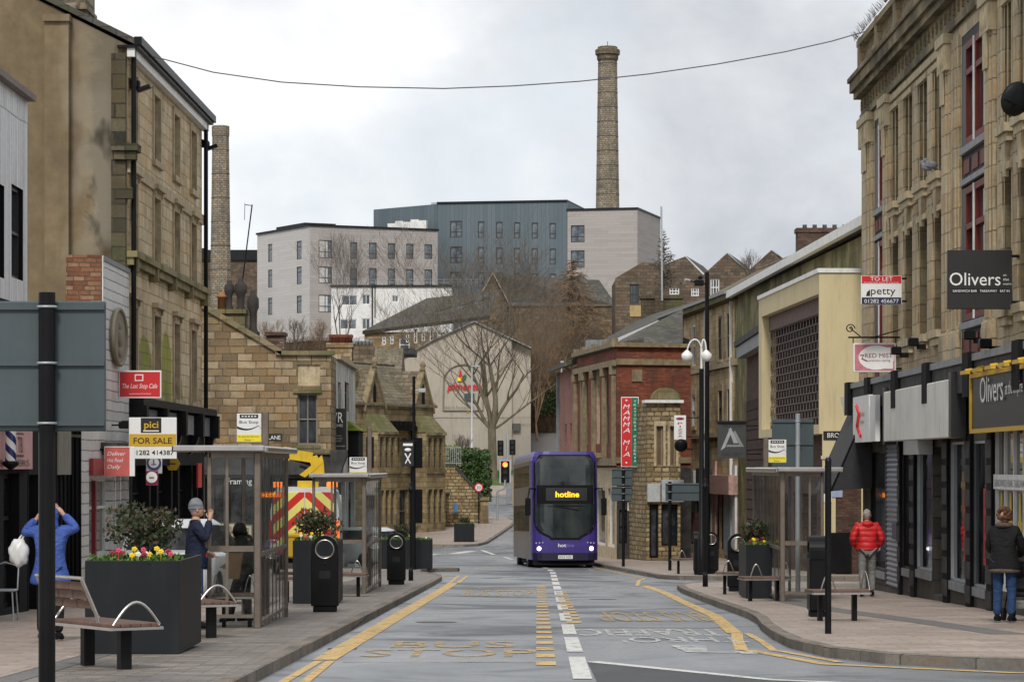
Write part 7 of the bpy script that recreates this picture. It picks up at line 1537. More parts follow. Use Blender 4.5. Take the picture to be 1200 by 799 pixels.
# telephone cable across the street
t = thing('overhead_cable', 'thin dark cable sagging across the sky from building to building', 'cable', (0, 0, 0)); P = []
for px, py in ((178, 66), (250, 85), (330, 96.5), (420, 102), (520, 104), (600, 101), (680, 95.5), (760, 87), (840, 75.5), (920, 61), (975, 48.5), (1018, 36)):
    Y = lerp(64, 67, (px - 178) / 840); P.append((WX(px, Y), Y, WZ(py, Y)))
MB().tube(P, .014, 6).build('cable', plain('grey_cable', (.09, .09, .095), .6), t)
# café chair by the left edge, street gully, manholes
t = thing('cafe_chair', 'small metal cafe chair at the left edge by the dark shopfront', 'chair', (WX(3, 44), 44, H(0, 44) + .12)); s = 1
MB().bbox(-.2, -.2, .44, .2, .2, .47, .01).build('seat', GALV, t)
for a, b_ in ((-1, -1), (1, -1), (-1, 1), (1, 1)): MB().tube([(a * .17, b_ * .17, .45), (a * .2, b_ * .2, 0)], .014, 6).build('leg', GALV, t)
MB().tube([(-.19, .18, .45), (-.2, .22, .8), (0, .24, .86), (.2, .22, .8), (.19, .18, .45)], .014, 6).build('backrest', GALV, t)
for X, Y, rr, l in ((-1.2, 47, .33, 'round iron manhole cover in the left lane'), (1.9, 62, .3, 'round iron manhole cover in the right lane'), (-.6, 88, .33, 'round iron manhole cover beyond the bus stop marking')):
    mb = MB(); n = 20; vs = [(X + rr * math.cos(6.2832 * k / n), Y + rr * math.sin(6.2832 * k / n), H(X, Y + rr * math.sin(6.2832 * k / n)) + .009) for k in range(n)]; mb.add(vs, [tuple(range(n))]); tag(mb.build('manhole_cover', plain('iron_cover', (.05, .045, .04), .6, var=.4, sc_=12)), l, 'manhole cover')
for X, Y, l in ((-2.28, 36.5, 'iron road gully grate beside the near left kerb'), (3.45, 58, 'iron road gully grate beside the right kerb')):
    mb = MB(); mb.add([(X, Y, H(X, Y) + .009), (X + .36, Y, H(X, Y) + .009), (X + .36, Y + .4, H(X, Y + .4) + .009), (X, Y + .4, H(X, Y + .4) + .009)], [(0, 1, 2, 3)]); tag(mb.build('gully_grate', MATS['iron_cover']), l, 'drain grate')
# ------------------------------------------------------------------ vehicles
PURP = plain('purple_bus_paint', (.05, .032, .20), .3, var=.12, spec=.5, dirt=.3); BSIDE = plain('grey_brown_bus_side', (.085, .078, .07), .3, var=.25, sc_=1.2, spec=.5)
TYRE = plain('tyre_rubber', (.015, .015, .016), .85); HEAD = emit('headlamp_glow', (1, .95, .88), 5); DOT = emit('amber_display', (1, .25, .01), 3.2)
BGLASS = glassmat('bus_glass', (.012, .016, .018), .06, .45, hi=(.05, .062, .062))
Yb = 110.6; rzb = .066
bus = thing('double_decker_bus', 'purple double decker bus with a lit orange destination display coming up the road', 'bus', (1.99, Yb, H(0, Yb) + .004), rzb)
slope = -math.atan((H(0, 110) - H(0, 121)) / 11); bus.rotation_euler = (slope, 0, rzb)
W2 = 1.25; Rc = .42
def fy(z): return .0 if z < .9 else .03 * (z - .9) + (.0 if z < 2.6 else .055 * (z - 2.6) ** 2)
def hw(z): return W2 if z < 4.0 else W2 - .9 * (z - 4.0) ** 2 - .1 * (z - 4.0)
def front(x, z):
    w_ = hw(z); a = abs(x) - (w_ - Rc); return fy(z) + (Rc - math.sqrt(max(0, Rc * Rc - a * a)) if a > 0 else 0) + .03 * x * x
def outline(z):
    w_ = hw(z); pts = []
    xs_ = [w_ * math.sin(R(t)) for t in (90, 75, 60, 45, 30, 15, 0, -15, -30, -45, -60, -75, -90)]
    pts = [(x_, front(x_, z)) for x_ in xs_]
    return pts + [(-w_, 1.2), (-w_, 10.3), (-w_ + .15, 10.45), (w_ - .15, 10.45), (w_, 10.3), (w_, 1.2)]
zsb = [.3, .7, .9, 1.2, 1.8, 2.4, 3.0, 3.6, 4.0, 4.15, 4.27, 4.34]
mb = MB(); rings = [outline(z) for z in zsb]; n = len(rings[0]); vs = [(x_, y_, z) for z, r_ in zip(zsb, rings) for x_, y_ in r_]; fs = []; ms = []
for i in range(len(zsb) - 1):
    for k in range(n):
        f = (i * n + k, i * n + (k + 1) % n, (i + 1) * n + (k + 1) % n, (i + 1) * n + k); side = k in (12, 13, 16, 17, 18) and i < 9
        mb.add([vs[q_] for q_ in f], [(0, 1, 2, 3)], 1 if (k >= 13) and i < 9 else 0, k < 12)
mb.add(vs[-n:], [tuple(range(n))], 0); mb.build('body', [PURP, BSIDE], bus)
def patch(name, rows, mat, off=-.012, nx=14, parent=bus):
    """rows: (z, xl, xr) following the curved front"""
    m_ = MB(); R_ = []
    for a, c in zip(rows, rows[1:]):
        k = max(1, int((c[0] - a[0]) / .12))
        for i in range(k): R_.append([lerp(a[j], c[j], i / k) for j in range(3)])
    R_.append(rows[-1]); G = [[(lerp(l_, r_, i / nx), front(lerp(l_, r_, i / nx), z) + off, z) for i in range(nx + 1)] for z, l_, r_ in R_]
    for a, c in zip(G, G[1:]):
        for i in range(nx): m_.add([a[i], a[i + 1], c[i + 1], c[i]], [(0, 1, 2, 3)], 0, True)
    return m_.build(name, mat, parent)
def arc(z0, z1, w_, e=2.2, k=8): return [(lerp(z0, z1, i / k), -w_ * (1 - (1 - i / k) ** e) ** (1 / e), w_ * (1 - (1 - i / k) ** e) ** (1 / e)) for i in range(k + 1)]
patch('front_surround', [(z, a if i else -.55, c if i else .55) for i, (z, a, c) in enumerate(arc(1.04, 1.75, 1.17))] + [(3.9, -1.16, 1.16)] + [(4.22 - .0, -.95, .95)], BLACKM, -.008)
patch('windscreen', [(z, a if i else -.5, c if i else .5) for i, (z, a, c) in enumerate(arc(1.12, 1.8, 1.1))] + [(2.38, -1.1, 1.1)], BGLASS, -.016)
patch('upper_windscreen', [(3.08, -1.08, 1.08), (3.85, -1.08, 1.08), (4.05, -1.02, 1.02), (4.17, -.85, .85)], BGLASS, -.016)
dp = patch('destination_display', [(2.50, -.72, .82), (2.98, -.72, .82)], plain('display_glass', (.02, .022, .024), .3), -.016)
vs_, fs_, wd_, _ = textmesh('hotline', 0, .02); mb = MB(); sx = .88
mb.add([(-.36 + v[0] / wd_ * sx, front(0, 2.7) - .03 + .02 * 0, 2.64 + v[1] / .7 * .2) for v in vs_], fs_); mb.build('display_lettering', DOT, bus)
mb = MB(); vs_, fs_, wd_, _ = textmesh('hot', 0, .02); mb.add([(-.27 + v[0] / wd_ * .3, front(0, .85) - .014, .78 + v[1] / .7 * .13) for v in vs_], fs_); vs_, fs_, wd_, _ = textmesh('line', 0, 0); mb.add([(.05 + v[0] / wd_ * .28, front(0, .85) - .014, .78 + v[1] / .7 * .13) for v in vs_], fs_, 1); mb.build('logo_lettering', [WHITES, plain('mauve_ink', (.2, .16, .45), .5)], bus)
patch('bumper', [(.28, -1.2, 1.2), (.56, -1.22, 1.22)], plain('dark_navy_bumper', (.012, .010, .035), .4), -.03)
MB().box(-.27, -.045, .34, .27, -.032, .47, 0).text('BF63 HDE', 0, -.05, .365, 1, 1, fit=(.46, .08), align='C').build('number_plate', [WHITES, INK], bus)
for s in (-1, 1):
    y_ = front(.98, .72); MB().ell((s * .98, y_ - .02, .72), (.075, .04, .075)).build('headlight', HEAD, bus)
    for k in range(3): MB().ell((s * (1.08 - k * .12), front(1.08 - k * .12, .95) - .012, .92 + .01 * k), (.035, .02, .03), n=8).build('marker_light', GALV, bus)
    MB().tube([(s * 1.1, front(1.1, 2.9), 2.95), (s * 1.35, -.2, 2.95), (s * 1.42, -.28, 2.6)], .035, 6).bbox(s * 1.42 - .1, -.34, 1.95, s * 1.42 + .1, -.2, 2.6, .03).build('wing_mirror', BLACK, bus)
    for yy in (2.5, 8.2):
        w0 = MB().tube([(s * 1.0, yy, .48), (s * 1.235, yy, .48)], .48, 20).build('wheel', TYRE, bus); MB().tube([(s * 1.2, yy, .48), (s * 1.25, yy, .48)], .27, 14).build('rim', GALV, w0)
        MB().tube([(s * 1.05, yy, .5), (s * 1.256, yy, .5)], .56, 20).build('wheel_arch', BLACKM, bus) if 0 else None
    for z0, z1, segs in ((1.35, 2.35, 6), (3.05, 3.85, 7)):
        for i in range(segs): a = lerp(1.4, 10.1, i / segs); MB().box(s * 1.245, a + .04, z0, s * 1.258, lerp(1.4, 10.1, (i + 1) / segs) - .04, z1).build('side_window', BGLASS, bus)
MB().tube([(-1.0, front(1.0, 2.33) - .03, 2.32), (-.2, -.0 + fy(2.2) - .04, 2.28), (.5, fy(2.1) - .04, 2.15)], .014, 5).tube([(.95, front(1, 2.3) - .03, 2.3), (.2, fy(2.1) - .045, 2.32), (-.4, fy(2.1) - .04, 2.34)], .014, 5).build('wiper', BLACK, bus)
MB().box(-1.1, .12, .1, 1.1, 10.3, .34).build('chassis', BLACKM, bus)
# steering wheel and driver shape behind glass are not visible; cab interior rail
MB().box(-.5, fy(3.6) + .0 - .022, 3.12, .02, fy(3.6) - .018, 3.15).box(-.2, fy(3.6) - .022, 2.98, -.17, fy(3.6) - .018, 3.14).build('handrail', LEAD, bus)
# works van
Yv = 87; xv = WX(357, Yv); van = thing('works_van', 'works van with red and yellow chevron rear doors and orange beacons', 'van', (xv, Yv, H(0, Yv) + .12), R(2))
CHV = newmat('red_yellow_chevrons'); g = NG(CHV[1]); o_ = g.n('ShaderNodeTexCoord').outputs['Object']; s_ = g.n('ShaderNodeSeparateXYZ', {0: o_}); ph = g.math('FRACT', g.math('MULTIPLY', g.math('ADD', g.math('MULTIPLY', g.math('ABSOLUTE', s_.outputs[0]), .9), s_.outputs[2]), 1.75)); g.out(g.mix(g.ramp(ph, (.49, 0), (.51, 1)), (.55, .02, .015), (.72, .68, .18)), .4)
VW = 1.0; sil = [(-VW, .45), (-VW, 1.9), (-VW + .1, 2.42), (-VW + .22, 2.55), (VW - .22, 2.55), (VW - .1, 2.42), (VW, 1.9), (VW, .45)]
mb = MB().prism(sil, 'y', 0, 4.2, 0); mb.prism([(4.2, .45), (5.6, .45), (5.6, 1.1), (5.0, 1.3), (4.3, 2.2), (4.2, 2.3)], 'x', -VW + .02, VW - .02); mb.build('body', plain('white_van_paint', (.62, .63, .63), .3), van)
for s in (-1, 1): MB().bbox(min(s * .015, s * .93), -.03, .62, max(s * .015, s * .93), -.002, 2.42, .01).build('rear_door', CHV[0], van)
mb = MB().bbox(-.98, -.06, .35, .98, .1, .6, .02).build('bumper', BLACKM, van)
for s in (-1, 1):
    MB().bbox(s * .97 - .05, -.05, 1.0, s * .97 + .05, -.0, 1.6, .01).build('tail_light', emit('amber_tail_light', (.9, .12, .02), 1.6) if s > 0 else MATS['amber_tail_light'] if 'amber_tail_light' in MATS else RED, van)
    MB().bbox(s * .8 - .16, .1, 2.55, s * .8 + .16, .35, 2.72, .03).build('beacon', emit('orange_beacon', (1, .2, .02), 1.2) if 'orange_beacon' not in MATS else MATS['orange_beacon'], van)
    for yy in (1.0, 4.4): MB().tube([(s * .78, yy, .34), (s * .99, yy, .34)], .34, 16).build('wheel', TYRE, van)
MB().bbox(-.5, -.3, .5, .5, -.04, 1.15, .05).bbox(-.55, -.34, 1.1, .55, -.02, 1.22, .03).build('grit_box', GOLD, van)
YEL = plain('plant_yellow', (.62, .42, .02), .4, dirt=.3); t = van
p = lambda px, py: (WX(px, Yv + .6) - xv, .6, WZ(py, Yv + .6) - H(0, Yv) - .12)
def beam(mb, a, c, h, w_):
    a, c = Vector(a), Vector(c); d = (c - a).normalized(); u = Vector((-d.z, 0, d.x)) * h / 2; v = Vector((0, w_ / 2, 0))
    mb.add([a - u - v, a + u - v, c + u - v, c - u - v, a - u + v, a + u + v, c + u + v, c - u + v], [(0, 1, 2, 3), (7, 6, 5, 4), (0, 3, 7, 4), (1, 5, 6, 2), (0, 4, 5, 1), (3, 2, 6, 7)])
mb = MB(); beam(mb, p(333, 531), p(367, 536), .30, .30); beam(mb, p(333, 531), p(341, 532), .40, .34)
for k_, pl_ in enumerate((((352, 556), (366, 545), (378, 533), (380, 541), (368, 552), (358, 559)), ((362, 536), (372, 533), (376, 541), (366, 546)), ((366, 551), (380, 541), (381, 555), (374, 561), (366, 560)))):
    mb.prism([(p(a_, b_)[0], p(a_, b_)[2]) for a_, b_ in pl_], 'y', .45 + .01 * k_, .8 + .01 * k_)
mb.box(p(350, 0)[0], .2, 2.5, p(374, 0)[0], 1.1, 2.75); mb.build('lifting_arm', YEL, van)
MB().tube([p(340, 536), p(366, 544)], .06, 8).tube([p(352, 546), p(376, 552)], .05, 8).build('hydraulic_ram', BLACK, van)
# parked hatchback behind the planter
Yc = 51; car = thing('parked_car', 'silver white hatchback parked by the shops behind the near planter', 'car', (WX(188, Yc), Yc, H(0, Yc) + .12), R(-6))
def loft(mb, secs, m=0):
    n = len(secs[0][1]); vs = [(x_, y_, z_) for y_, pr_ in secs for x_, z_ in pr_]; fs = []
    for i in range(len(secs) - 1):
        for k in range(n): fs.append((i * n + k, i * n + (k + 1) % n, (i + 1) * n + (k + 1) % n, (i + 1) * n + k))
    mb.add(vs, fs, m, True); mb.add(vs[:n], [tuple(range(n))], m); mb.add(vs[-n:], [tuple(range(n))], m)
def csec(w_, zb, zt_, r=.12): return [(-w_ + r * .3, zb), (-w_, zb + r), (-w_, zt_ - r), (-w_ + r, zt_), (w_ - r, zt_), (w_, zt_ - r), (w_, zb + r), (w_ - r * .3, zb)]
mb = MB(); loft(mb, [(0, csec(.78, .35, .75)), (.08, csec(.85, .25, .95)), (.5, csec(.87, .2, .98)), (3.3, csec(.87, .2, .95)), (3.9, csec(.82, .22, .8)), (4.1, csec(.72, .3, .65))])
loft(mb, [(.1, csec(.76, .9, .98, .03)), (.35, csec(.68, .9, 1.40, .1)), (.7, csec(.62, .9, 1.50, .1)), (1.9, csec(.62, .9, 1.5, .1)), (2.3, csec(.66, .9, 1.42, .1)), (3.0, csec(.78, .9, .97, .03))]); mb.build('body', plain('silver_white_paint', (.52, .54, .55), .25, metal=.2), car)
MB().add([(-.62, .10, 1.0), (.62, .10, 1.0), (.55, .30, 1.37), (-.55, .30, 1.37)], [(0, 1, 2, 3)]).build('rear_window', GLASS_S, car)
for s in (-1, 1):
    MB().add([(s * .80, .5, .99), (s * .80, 2.8, .98), (s * .685, 2.2, 1.38), (s * .665, .6, 1.42)], [(0, 1, 2, 3)]).build('side_window', GLASS_S, car)
    MB().bbox(s * .72 - .09, -.02, .7, s * .72 + .09, .1, .98, .02).build('tail_light', RED, car)
    for yy in (.75, 3.3): MB().tube([(s * .68, yy, .31), (s * .88, yy, .31)], .31, 16).build('wheel', TYRE, car)
MB().box(-.26, -.02, .5, .26, .01, .62).build('number_plate', plain('plate_yellow', (.6, .5, .05), .5), car)
# distant parked car in the side road
Yc = 108; car2 = copy_tree(car, loc=(WX(463, Yc), Yc, H(0, Yc)), rz=R(60), label='small silver car half hidden behind the corner planter, parked in the side road')
# minibus roof seen beyond the bus
Yc = 196; t = thing('white_van', 'white and blue van seen over the roof of the bus', 'van', (WX(665, Yc), Yc, H(0, Yc) + .5), R(-10))
MB().bbox(-.95, 0, .4, .95, 4.5, 2.5, .12, 0, 2).box(-.5, -.01, 1.6, .7, -.002, 2.2, 1).build('body', [WHITEP, plain('light_blue_panel', (.25, .4, .6), .4)], t)
for s in (-1, 1):
    for yy in (.9, 3.6): MB().tube([(s * .75, yy, -.1), (s * .96, yy, -.1)], .4, 14).build('wheel', TYRE, t)
MB().box(-.9, .1, 0, .9, 4.4, .42).build('chassis', BLACKM, t)
# ------------------------------------------------------------------ people
def skin_mesh(pts, edges, lv=2, root=0):
    """pts {name: (pos, r or (rx, ry))}; grows a smooth tapered surface, returns verts and faces"""
    names = list(pts); me = bpy.data.meshes.new('tmp'); me.from_pydata([pts[n][0] for n in names], [(names.index(a), names.index(b)) for a, b in edges], [])
    o = bpy.data.objects.new('tmp', me); COL.objects.link(o)
    md = o.modifiers.new('skin', 'SKIN'); md.use_smooth_shade = True
    for i, n in enumerate(names):
        r = pts[n][1]; r = r if hasattr(r, '__len__') else (r, r); v = me.skin_vertices[0].data[i]; v.radius = r; v.use_root = (i == root)
    ss = o.modifiers.new('sub', 'SUBSURF'); ss.levels = lv; ss.render_levels = lv
    dg = bpy.context.evaluated_depsgraph_get(); ev = o.evaluated_get(dg); m2 = ev.to_mesh(); vs = [v.co.copy() for v in m2.vertices]; fs = [list(p.vertices) for p in m2.polygons]; ev.to_mesh_clear()
    bpy.data.objects.remove(o); bpy.data.meshes.remove(me); return vs, fs
SKIN = plain('skin', (.42, .24, .17), .55, var=.08)
def hand(mb, wrist, d, side, m=0, curl=.6):
    """palm, four bent fingers of unequal length and a thumb, pointing along d"""
    w_ = Vector(wrist); d = Vector(d).normalized(); u = d.cross(Vector((0, 0, 1)));
    if u.length < .1: u = Vector((0, 1, 0)) * 1.0
    u = (u - d * u.dot(d)).normalized(); n = u.cross(d)
    mb.tube([w_ - d * .02, w_ + d * .03, w_ + d * .08], [.026, .036, .034], 8, m)
    for i, L_ in enumerate((.062, .075, .07, .055)):
        a = w_ + d * .075 + u * (-.027 + i * .018); k1 = (d + n * curl * .4).normalized(); k2 = (d + n * curl * 1.4).normalized(); mb.tube([a, a + k1 * L_ * .5, a + k1 * L_ * .5 + k2 * L_ * .5], [.0095, .009, .007], 6, m)
    a = w_ + d * .02 - u * .03 * side; k1 = (d - u * side * .9 + n * .3).normalized(); mb.tube([a, a + k1 * .035, a + k1 * .035 + (d + n * curl * .5).normalized() * .03], [.012, .010, .008], 6, m)
def person(label, X, Y, rz, hgt, P, coat, trousers, hair, hairtype='short', shoes=BLACKM, coat_len=.82, skirt=.2, coat_r=1.0, hood=None, arms=(None, None), group=None, head_turn=0, extra=None, puffy=False):
    """faces local +y; P overrides joints"""
    t = thing('person', label, 'person', (X, Y, H(X, Y) + .12), rz); s = hgt / 1.75
    J = dict(pel=(0, 0, .95), wa=(0, 0, 1.10), ch=(0, .0, 1.30), nk=(0, -.0, 1.47), hd=(0, .02, 1.62), shl=(-.19, 0, 1.41), shr=(.19, 0, 1.41), ell=(-.26, -.03, 1.13), elr=(.26, -.03, 1.13), wrl=(-.25, .08, .90), wrr=(.25, .08, .90), hpl=(-.09, 0, .90), hpr=(.09, 0, .90), knl=(-.11, .03, .50), knr=(.11, .03, .50), anl=(-.11, -.02, .10), anr=(.11, -.02, .10), tol=(-.12, .13, .04), tor=(.12, .13, .04))
    J.update(P); J = {k: Vector(v) * s for k, v in J.items()}
    vs, fs = skin_mesh({'pel': (J['pel'], (.14 * s, .10 * s)), 'wa': (J['wa'], (.13 * s, .095 * s)), 'ch': (J['ch'], (.15 * s, .105 * s)), 'nk': (J['nk'], .058 * s), 'hb': (J['nk'].lerp(J['hd'], .5), .055 * s), 'shl': (J['shl'], .062 * s), 'ell': (J['ell'], .044 * s), 'wrl': (J['wrl'], .03 * s), 'shr': (J['shr'], .062 * s), 'elr': (J['elr'], .044 * s), 'wrr': (J['wrr'], .03 * s), 'hpl': (J['hpl'], .085 * s), 'knl': (J['knl'], .058 * s), 'anl': (J['anl'], .04 * s), 'hpr': (J['hpr'], .085 * s), 'knr': (J['knr'], .058 * s), 'anr': (J['anr'], .04 * s)},
        [('pel', 'wa'), ('wa', 'ch'), ('ch', 'nk'), ('nk', 'hb'), ('ch', 'shl'), ('shl', 'ell'), ('ell', 'wrl'), ('ch', 'shr'), ('shr', 'elr'), ('elr', 'wrr'), ('pel', 'hpl'), ('hpl', 'knl'), ('knl', 'anl'), ('pel', 'hpr'), ('hpr', 'knr'), ('knr', 'anr')])
    mb = MB(); mb.add(vs, fs, 0, True)
    TH = Matrix.Rotation(head_turn, 4, 'Z'); hd = J['hd']
    def hp(v): return hd + TH @ (Vector(v) * s)
    mb.ell(hd, (.075 * s, .095 * s, .115 * s), n=16, T=TH); mb.ell(hp((0, .03, -.06)), (.05 * s, .06 * s, .05 * s), n=10, T=TH)
    mb.tube([hp((0, .085, .0)), hp((0, .115, -.025)), hp((0, .09, -.035))], [.009 * s, .014 * s, .01 * s], 6)
    for q_ in (-1, 1): mb.ell(hp((q_ * .078, -.005, -.01)), (.012 * s, .02 * s, .03 * s), n=8, T=TH); mb.ell(hp((q_ * .03, .083, .012)), (.012 * s, .008 * s, .006 * s), 1, 8, T=TH)
    mb.box(*(hp((-.022, .088, -.064))), *(hp((.022, .094, -.056))), 2)
    for w_, e_, sd_ in (('wrl', 'ell', -1), ('wrr', 'elr', 1)): hand(mb, J[w_], J[w_] - J[e_], sd_)
    mb.build('body', [SKIN, INK, MATS['washed_red']], t)
    # trousers and shoes
    vs, fs = skin_mesh({'w': (J['pel'] + Vector((0, 0, .04)), (.16 * s, .118 * s)), 'hpl': (J['hpl'], .105 * s), 'knl': (J['knl'], .078 * s), 'anl': (J['anl'] + Vector((0, 0, .0)), .066 * s), 'hpr': (J['hpr'], .105 * s), 'knr': (J['knr'], .078 * s), 'anr': (J['anr'], .066 * s)}, [('w', 'hpl'), ('hpl', 'knl'), ('knl', 'anl'), ('w', 'hpr'), ('hpr', 'knr'), ('knr', 'anr')])
    mb = MB(); mb.add(vs, fs, 0, True); mb.build('trousers', trousers, t)
    for a, b_ in (('anl', 'tol'), ('anr', 'tor')):
        A, B_ = J[a], J[b_]; dr_ = (B_ - A); dr_.z = 0; dr_.normalize() if dr_.length > .01 else None; z_ = min(A.z, B_.z)
        mb = MB(); mb.tube([(A - dr_ * .07) + Vector((0, 0, -.035)), A + Vector((0, 0, -.02)), A.lerp(B_, .6), B_ + dr_ * .04], [.04 * s, .052 * s, .046 * s, .028 * s], 8); mb.build('shoe', shoes, t)
    # coat
    k = coat_r; hem = J['pel'] + Vector((0, 0, -(.95 - coat_len) * s)); 
    pts = {'ch': (J['ch'], (.185 * s * k, .145 * s * k)), 'wa': (J['wa'], (.175 * s * k, .145 * s * k)), 'pel': (hem + Vector((0, 0, .06 * s)), ((.17 + skirt * .25) * s * k, (.14 + skirt * .15) * s * k)), 'hem': (hem, ((.165 + skirt * .25) * s * k, (.135 + skirt * .15) * s * k)), 'nk': (J['ch'].lerp(J['nk'], .85), (.085 * s, .08 * s)), 'shl': (J['shl'], .082 * s * k), 'ell': (J['ell'], .07 * s * k), 'wrl': (J['ell'].lerp(J['wrl'], .92), .052 * s * k), 'shr': (J['shr'], .082 * s * k), 'elr': (J['elr'], .07 * s * k), 'wrr': (J['elr'].lerp(J['wrr'], .92), .052 * s * k)}
    vs, fs = skin_mesh(pts, [('ch', 'wa'), ('wa', 'pel'), ('pel', 'hem'), ('ch', 'nk'), ('ch', 'shl'), ('shl', 'ell'), ('ell', 'wrl'), ('ch', 'shr'), ('shr', 'elr'), ('elr', 'wrr')])
    mb = MB(); mb.add(vs, fs, 0, True)
    if puffy:
        for v in mb.v: pass
    cm = mb.build('coat', coat, t)
    if hood: 
        mb = MB(); mb.ell(J['nk'] + Vector((0, -.075 * s, -.03)), (.12 * s, .07 * s, .075 * s), n=12); mb.tube([J['nk'] + Vector((.085 * math.cos(a), .07 * math.sin(a) - .02, -.01)) * 1 for a in [6.2832 * i / 12 for i in range(13)]], .035 * s, 8); mb.build('hood', hood, t)
    hm = MB()
    if hairtype == 'short': hm.ell(hp((0, -.014, .02)), (.081 * s, .095 * s, .106 * s), n=14, T=TH)
    elif hairtype == 'curly':
        rr = random.Random(5)
        for _ in range(70):
            a, b_ = rr.uniform(0, 6.28), rr.uniform(-.5, 1.5); v = Vector((math.cos(a) * math.cos(b_), math.sin(a) * math.cos(b_) , math.sin(b_)))
            if v.y > .55 and v.z < .5: continue
            hm.ell(hp((v.x * .095, v.y * .1 - .02, v.z * .11 + .02)), (.035 * s, .035 * s, .035 * s), n=6)
    elif hairtype == 'beanie': hm.ell(hp((0, -.016, .04)), (.086 * s, .103 * s, .118 * s), n=16, T=TH); hm.tube([hp((.080 * math.cos(a), .094 * math.sin(a) - .014, .015)) for a in [6.2832 * i / 18 for i in range(19)]], .013 * s, 6)
    elif hairtype == 'hood': hm.ell(hp((0, -.03, .01)), (.115 * s, .12 * s, .14 * s), n=16, T=TH); hm.tube([J['nk'] + Vector((0, -.02, 0)), hp((0, -.03, -.05))], [.12 * s, .105 * s], 12)
    hm.build({'beanie': 'beanie', 'hood': 'hood'}.get(hairtype, 'hair'), hair, t)
    return t, J
def cloth(name, c, rough=.8, bands=0, bump=.04):
    m, t = newmat(name); g = NG(t); o = g.n('ShaderNodeTexCoord').outputs['Object']; f = g.noise(g.mapp(o, (1, 1, 1.8)), 5.5, 5, .62, 1.2); h = f
    if bands:
        s_ = g.n('ShaderNodeSeparateXYZ', {0: o}); fr = g.math('PINGPONG', g.math('ADD', s_.outputs[2], g.math('MULTIPLY', f, .02)), bands / 2); h = g.math('ADD', g.math('MULTIPLY', g.math('POWER', g.math('MULTIPLY', fr, 2 / bands), .5), 2.2), f)
    cc = g.mix(g.ramp(f, (.3, 0), (.7, 1)), [x * .75 for x in c], [min(1, x * 1.15) for x in c]); g.out(cc, rough, spec=.3, bump=h, bd=bump, bs=1); MATS[name] = m; return m
RJ = cloth('red_quilted_nylon', (.55, .02, .022), .5, .11, .006); GT = cloth('grey_jersey', (.20, .20, .19)); BJ = cloth('royal_blue_coat', (.05, .10, .36), .7); NV = cloth('navy_cloth', (.012, .016, .04)); JN = cloth('blue_denim', (.02, .05, .13)); BK = cloth('black_wool', (.007, .007, .008)); OG = cloth('olive_jacket', (.035, .045, .03)); HAIRB = cloth('brown_hair', (.10, .045, .022), .6); HAIRG = cloth('grey_hair', (.30, .28, .26), .7); BN = cloth('grey_knit', (.20, .21, .225)); FUR = cloth('brown_fur_trim', (.10, .075, .06), .95)
X, Y, _ = gpos(1016, 699)
person('person in a red padded jacket and grey joggers walking away, hands in pockets', X, Y, R(4), 1.76, dict(ell=(-.30, -.06, 1.16), elr=(.30, -.06, 1.16), wrl=(-.24, .08, .98), wrr=(.24, .08, .98), knl=(-.10, .0, .50), anl=(-.10, -.14, .12), tol=(-.11, -.02, .03), knr=(.11, .06, .50), anr=(.11, .05, .09), tor=(.12, .19, .04)), RJ, GT, HAIRG, coat_len=.90, coat_r=1.14, hood=RJ)
X, Y, _ = gpos(59, 751)
t, J = person('person in a bright blue hooded coat with both hands raised to the head', X, Y, R(-3), 1.64, dict(ell=(-.36, -.02, 1.40), elr=(.36, -.02, 1.46), wrl=(-.17, .02, 1.60), wrr=(.15, .03, 1.66), shl=(-.19, 0, 1.44), shr=(.19, 0, 1.44)), BJ, BK, BJ, 'hood', coat_len=.72, skirt=.55)
t = thing('carrier_bag', 'white plastic carrier bag hanging from the arm of the blue coated person', 'bag', (WX(22, Y), Y, WZ(664, Y)))
bm = bmesh.new(); bmesh.ops.create_icosphere(bm, subdivisions=3, radius=1); rr = random.Random(2)
for v in bm.verts: k = 1 + .12 * math.sin(v.co.x * 7 + 2) * math.sin(v.co.z * 6) + rr.uniform(-.03, .03); v.co = Vector((v.co.x * .125 * k * (1 - .15 * v.co.z), v.co.y * .09 * k, .175 + v.co.z * .175 * k))
MB().bm(bm, 0, True).build('bag', plain('white_plastic', (.62, .62, .62), .4, dirt=.25, sc_=7), t); MB().tube([(.04, 0, .33), (.08, 0, .42), (.11, 0, .46)], .012, 6).tube([(.0, 0, .34), (.07, .02, .43), (.11, .02, .47)], .012, 6).build('handle', MATS['white_plastic'], t)
X, Y, _ = gpos(229, 737)
person('person in a grey beanie and navy coat eating beside the nearest bus shelter', X, Y, R(-80), 1.76, dict(elr=(.25, .12, 1.20), wrr=(.05, .19, 1.50), ell=(-.25, .02, 1.13), wrl=(-.2, .2, 1.02)), NV, JN, BN, 'beanie', coat_len=.80, head_turn=R(5))
X, Y = WX(287, 43.3), 43.3
person('person in an olive jacket and dark hood reaching out inside the nearest shelter', X, Y, R(75), 1.55, dict(hd=(0, .12, 1.50), nk=(0, .06, 1.40), ch=(0, .02, 1.25), elr=(.16, .26, 1.18), wrr=(.1, .48, 1.20), ell=(-.22, .05, 1.05), wrl=(-.15, .25, .95), knl=(-.1, .16, .5), anl=(-.1, .22, .1), tol=(-.1, .36, .03)), OG, BK, BLACKM, 'hood', coat_len=.78)
t = thing('paper_bag', 'tan paper bag held by the olive jacketed person in the shelter', 'bag', (WX(277, 43), 43, WZ(678, 43))); MB().prism([(-.10, 0), (.04, 0), (.1, .38), (-.14, .38)], 'y', -.06, .06).build('bag', plain('tan_paper', (.30, .17, .06), .7, dirt=.2), t)
X, Y, _ = gpos(1177, 729)
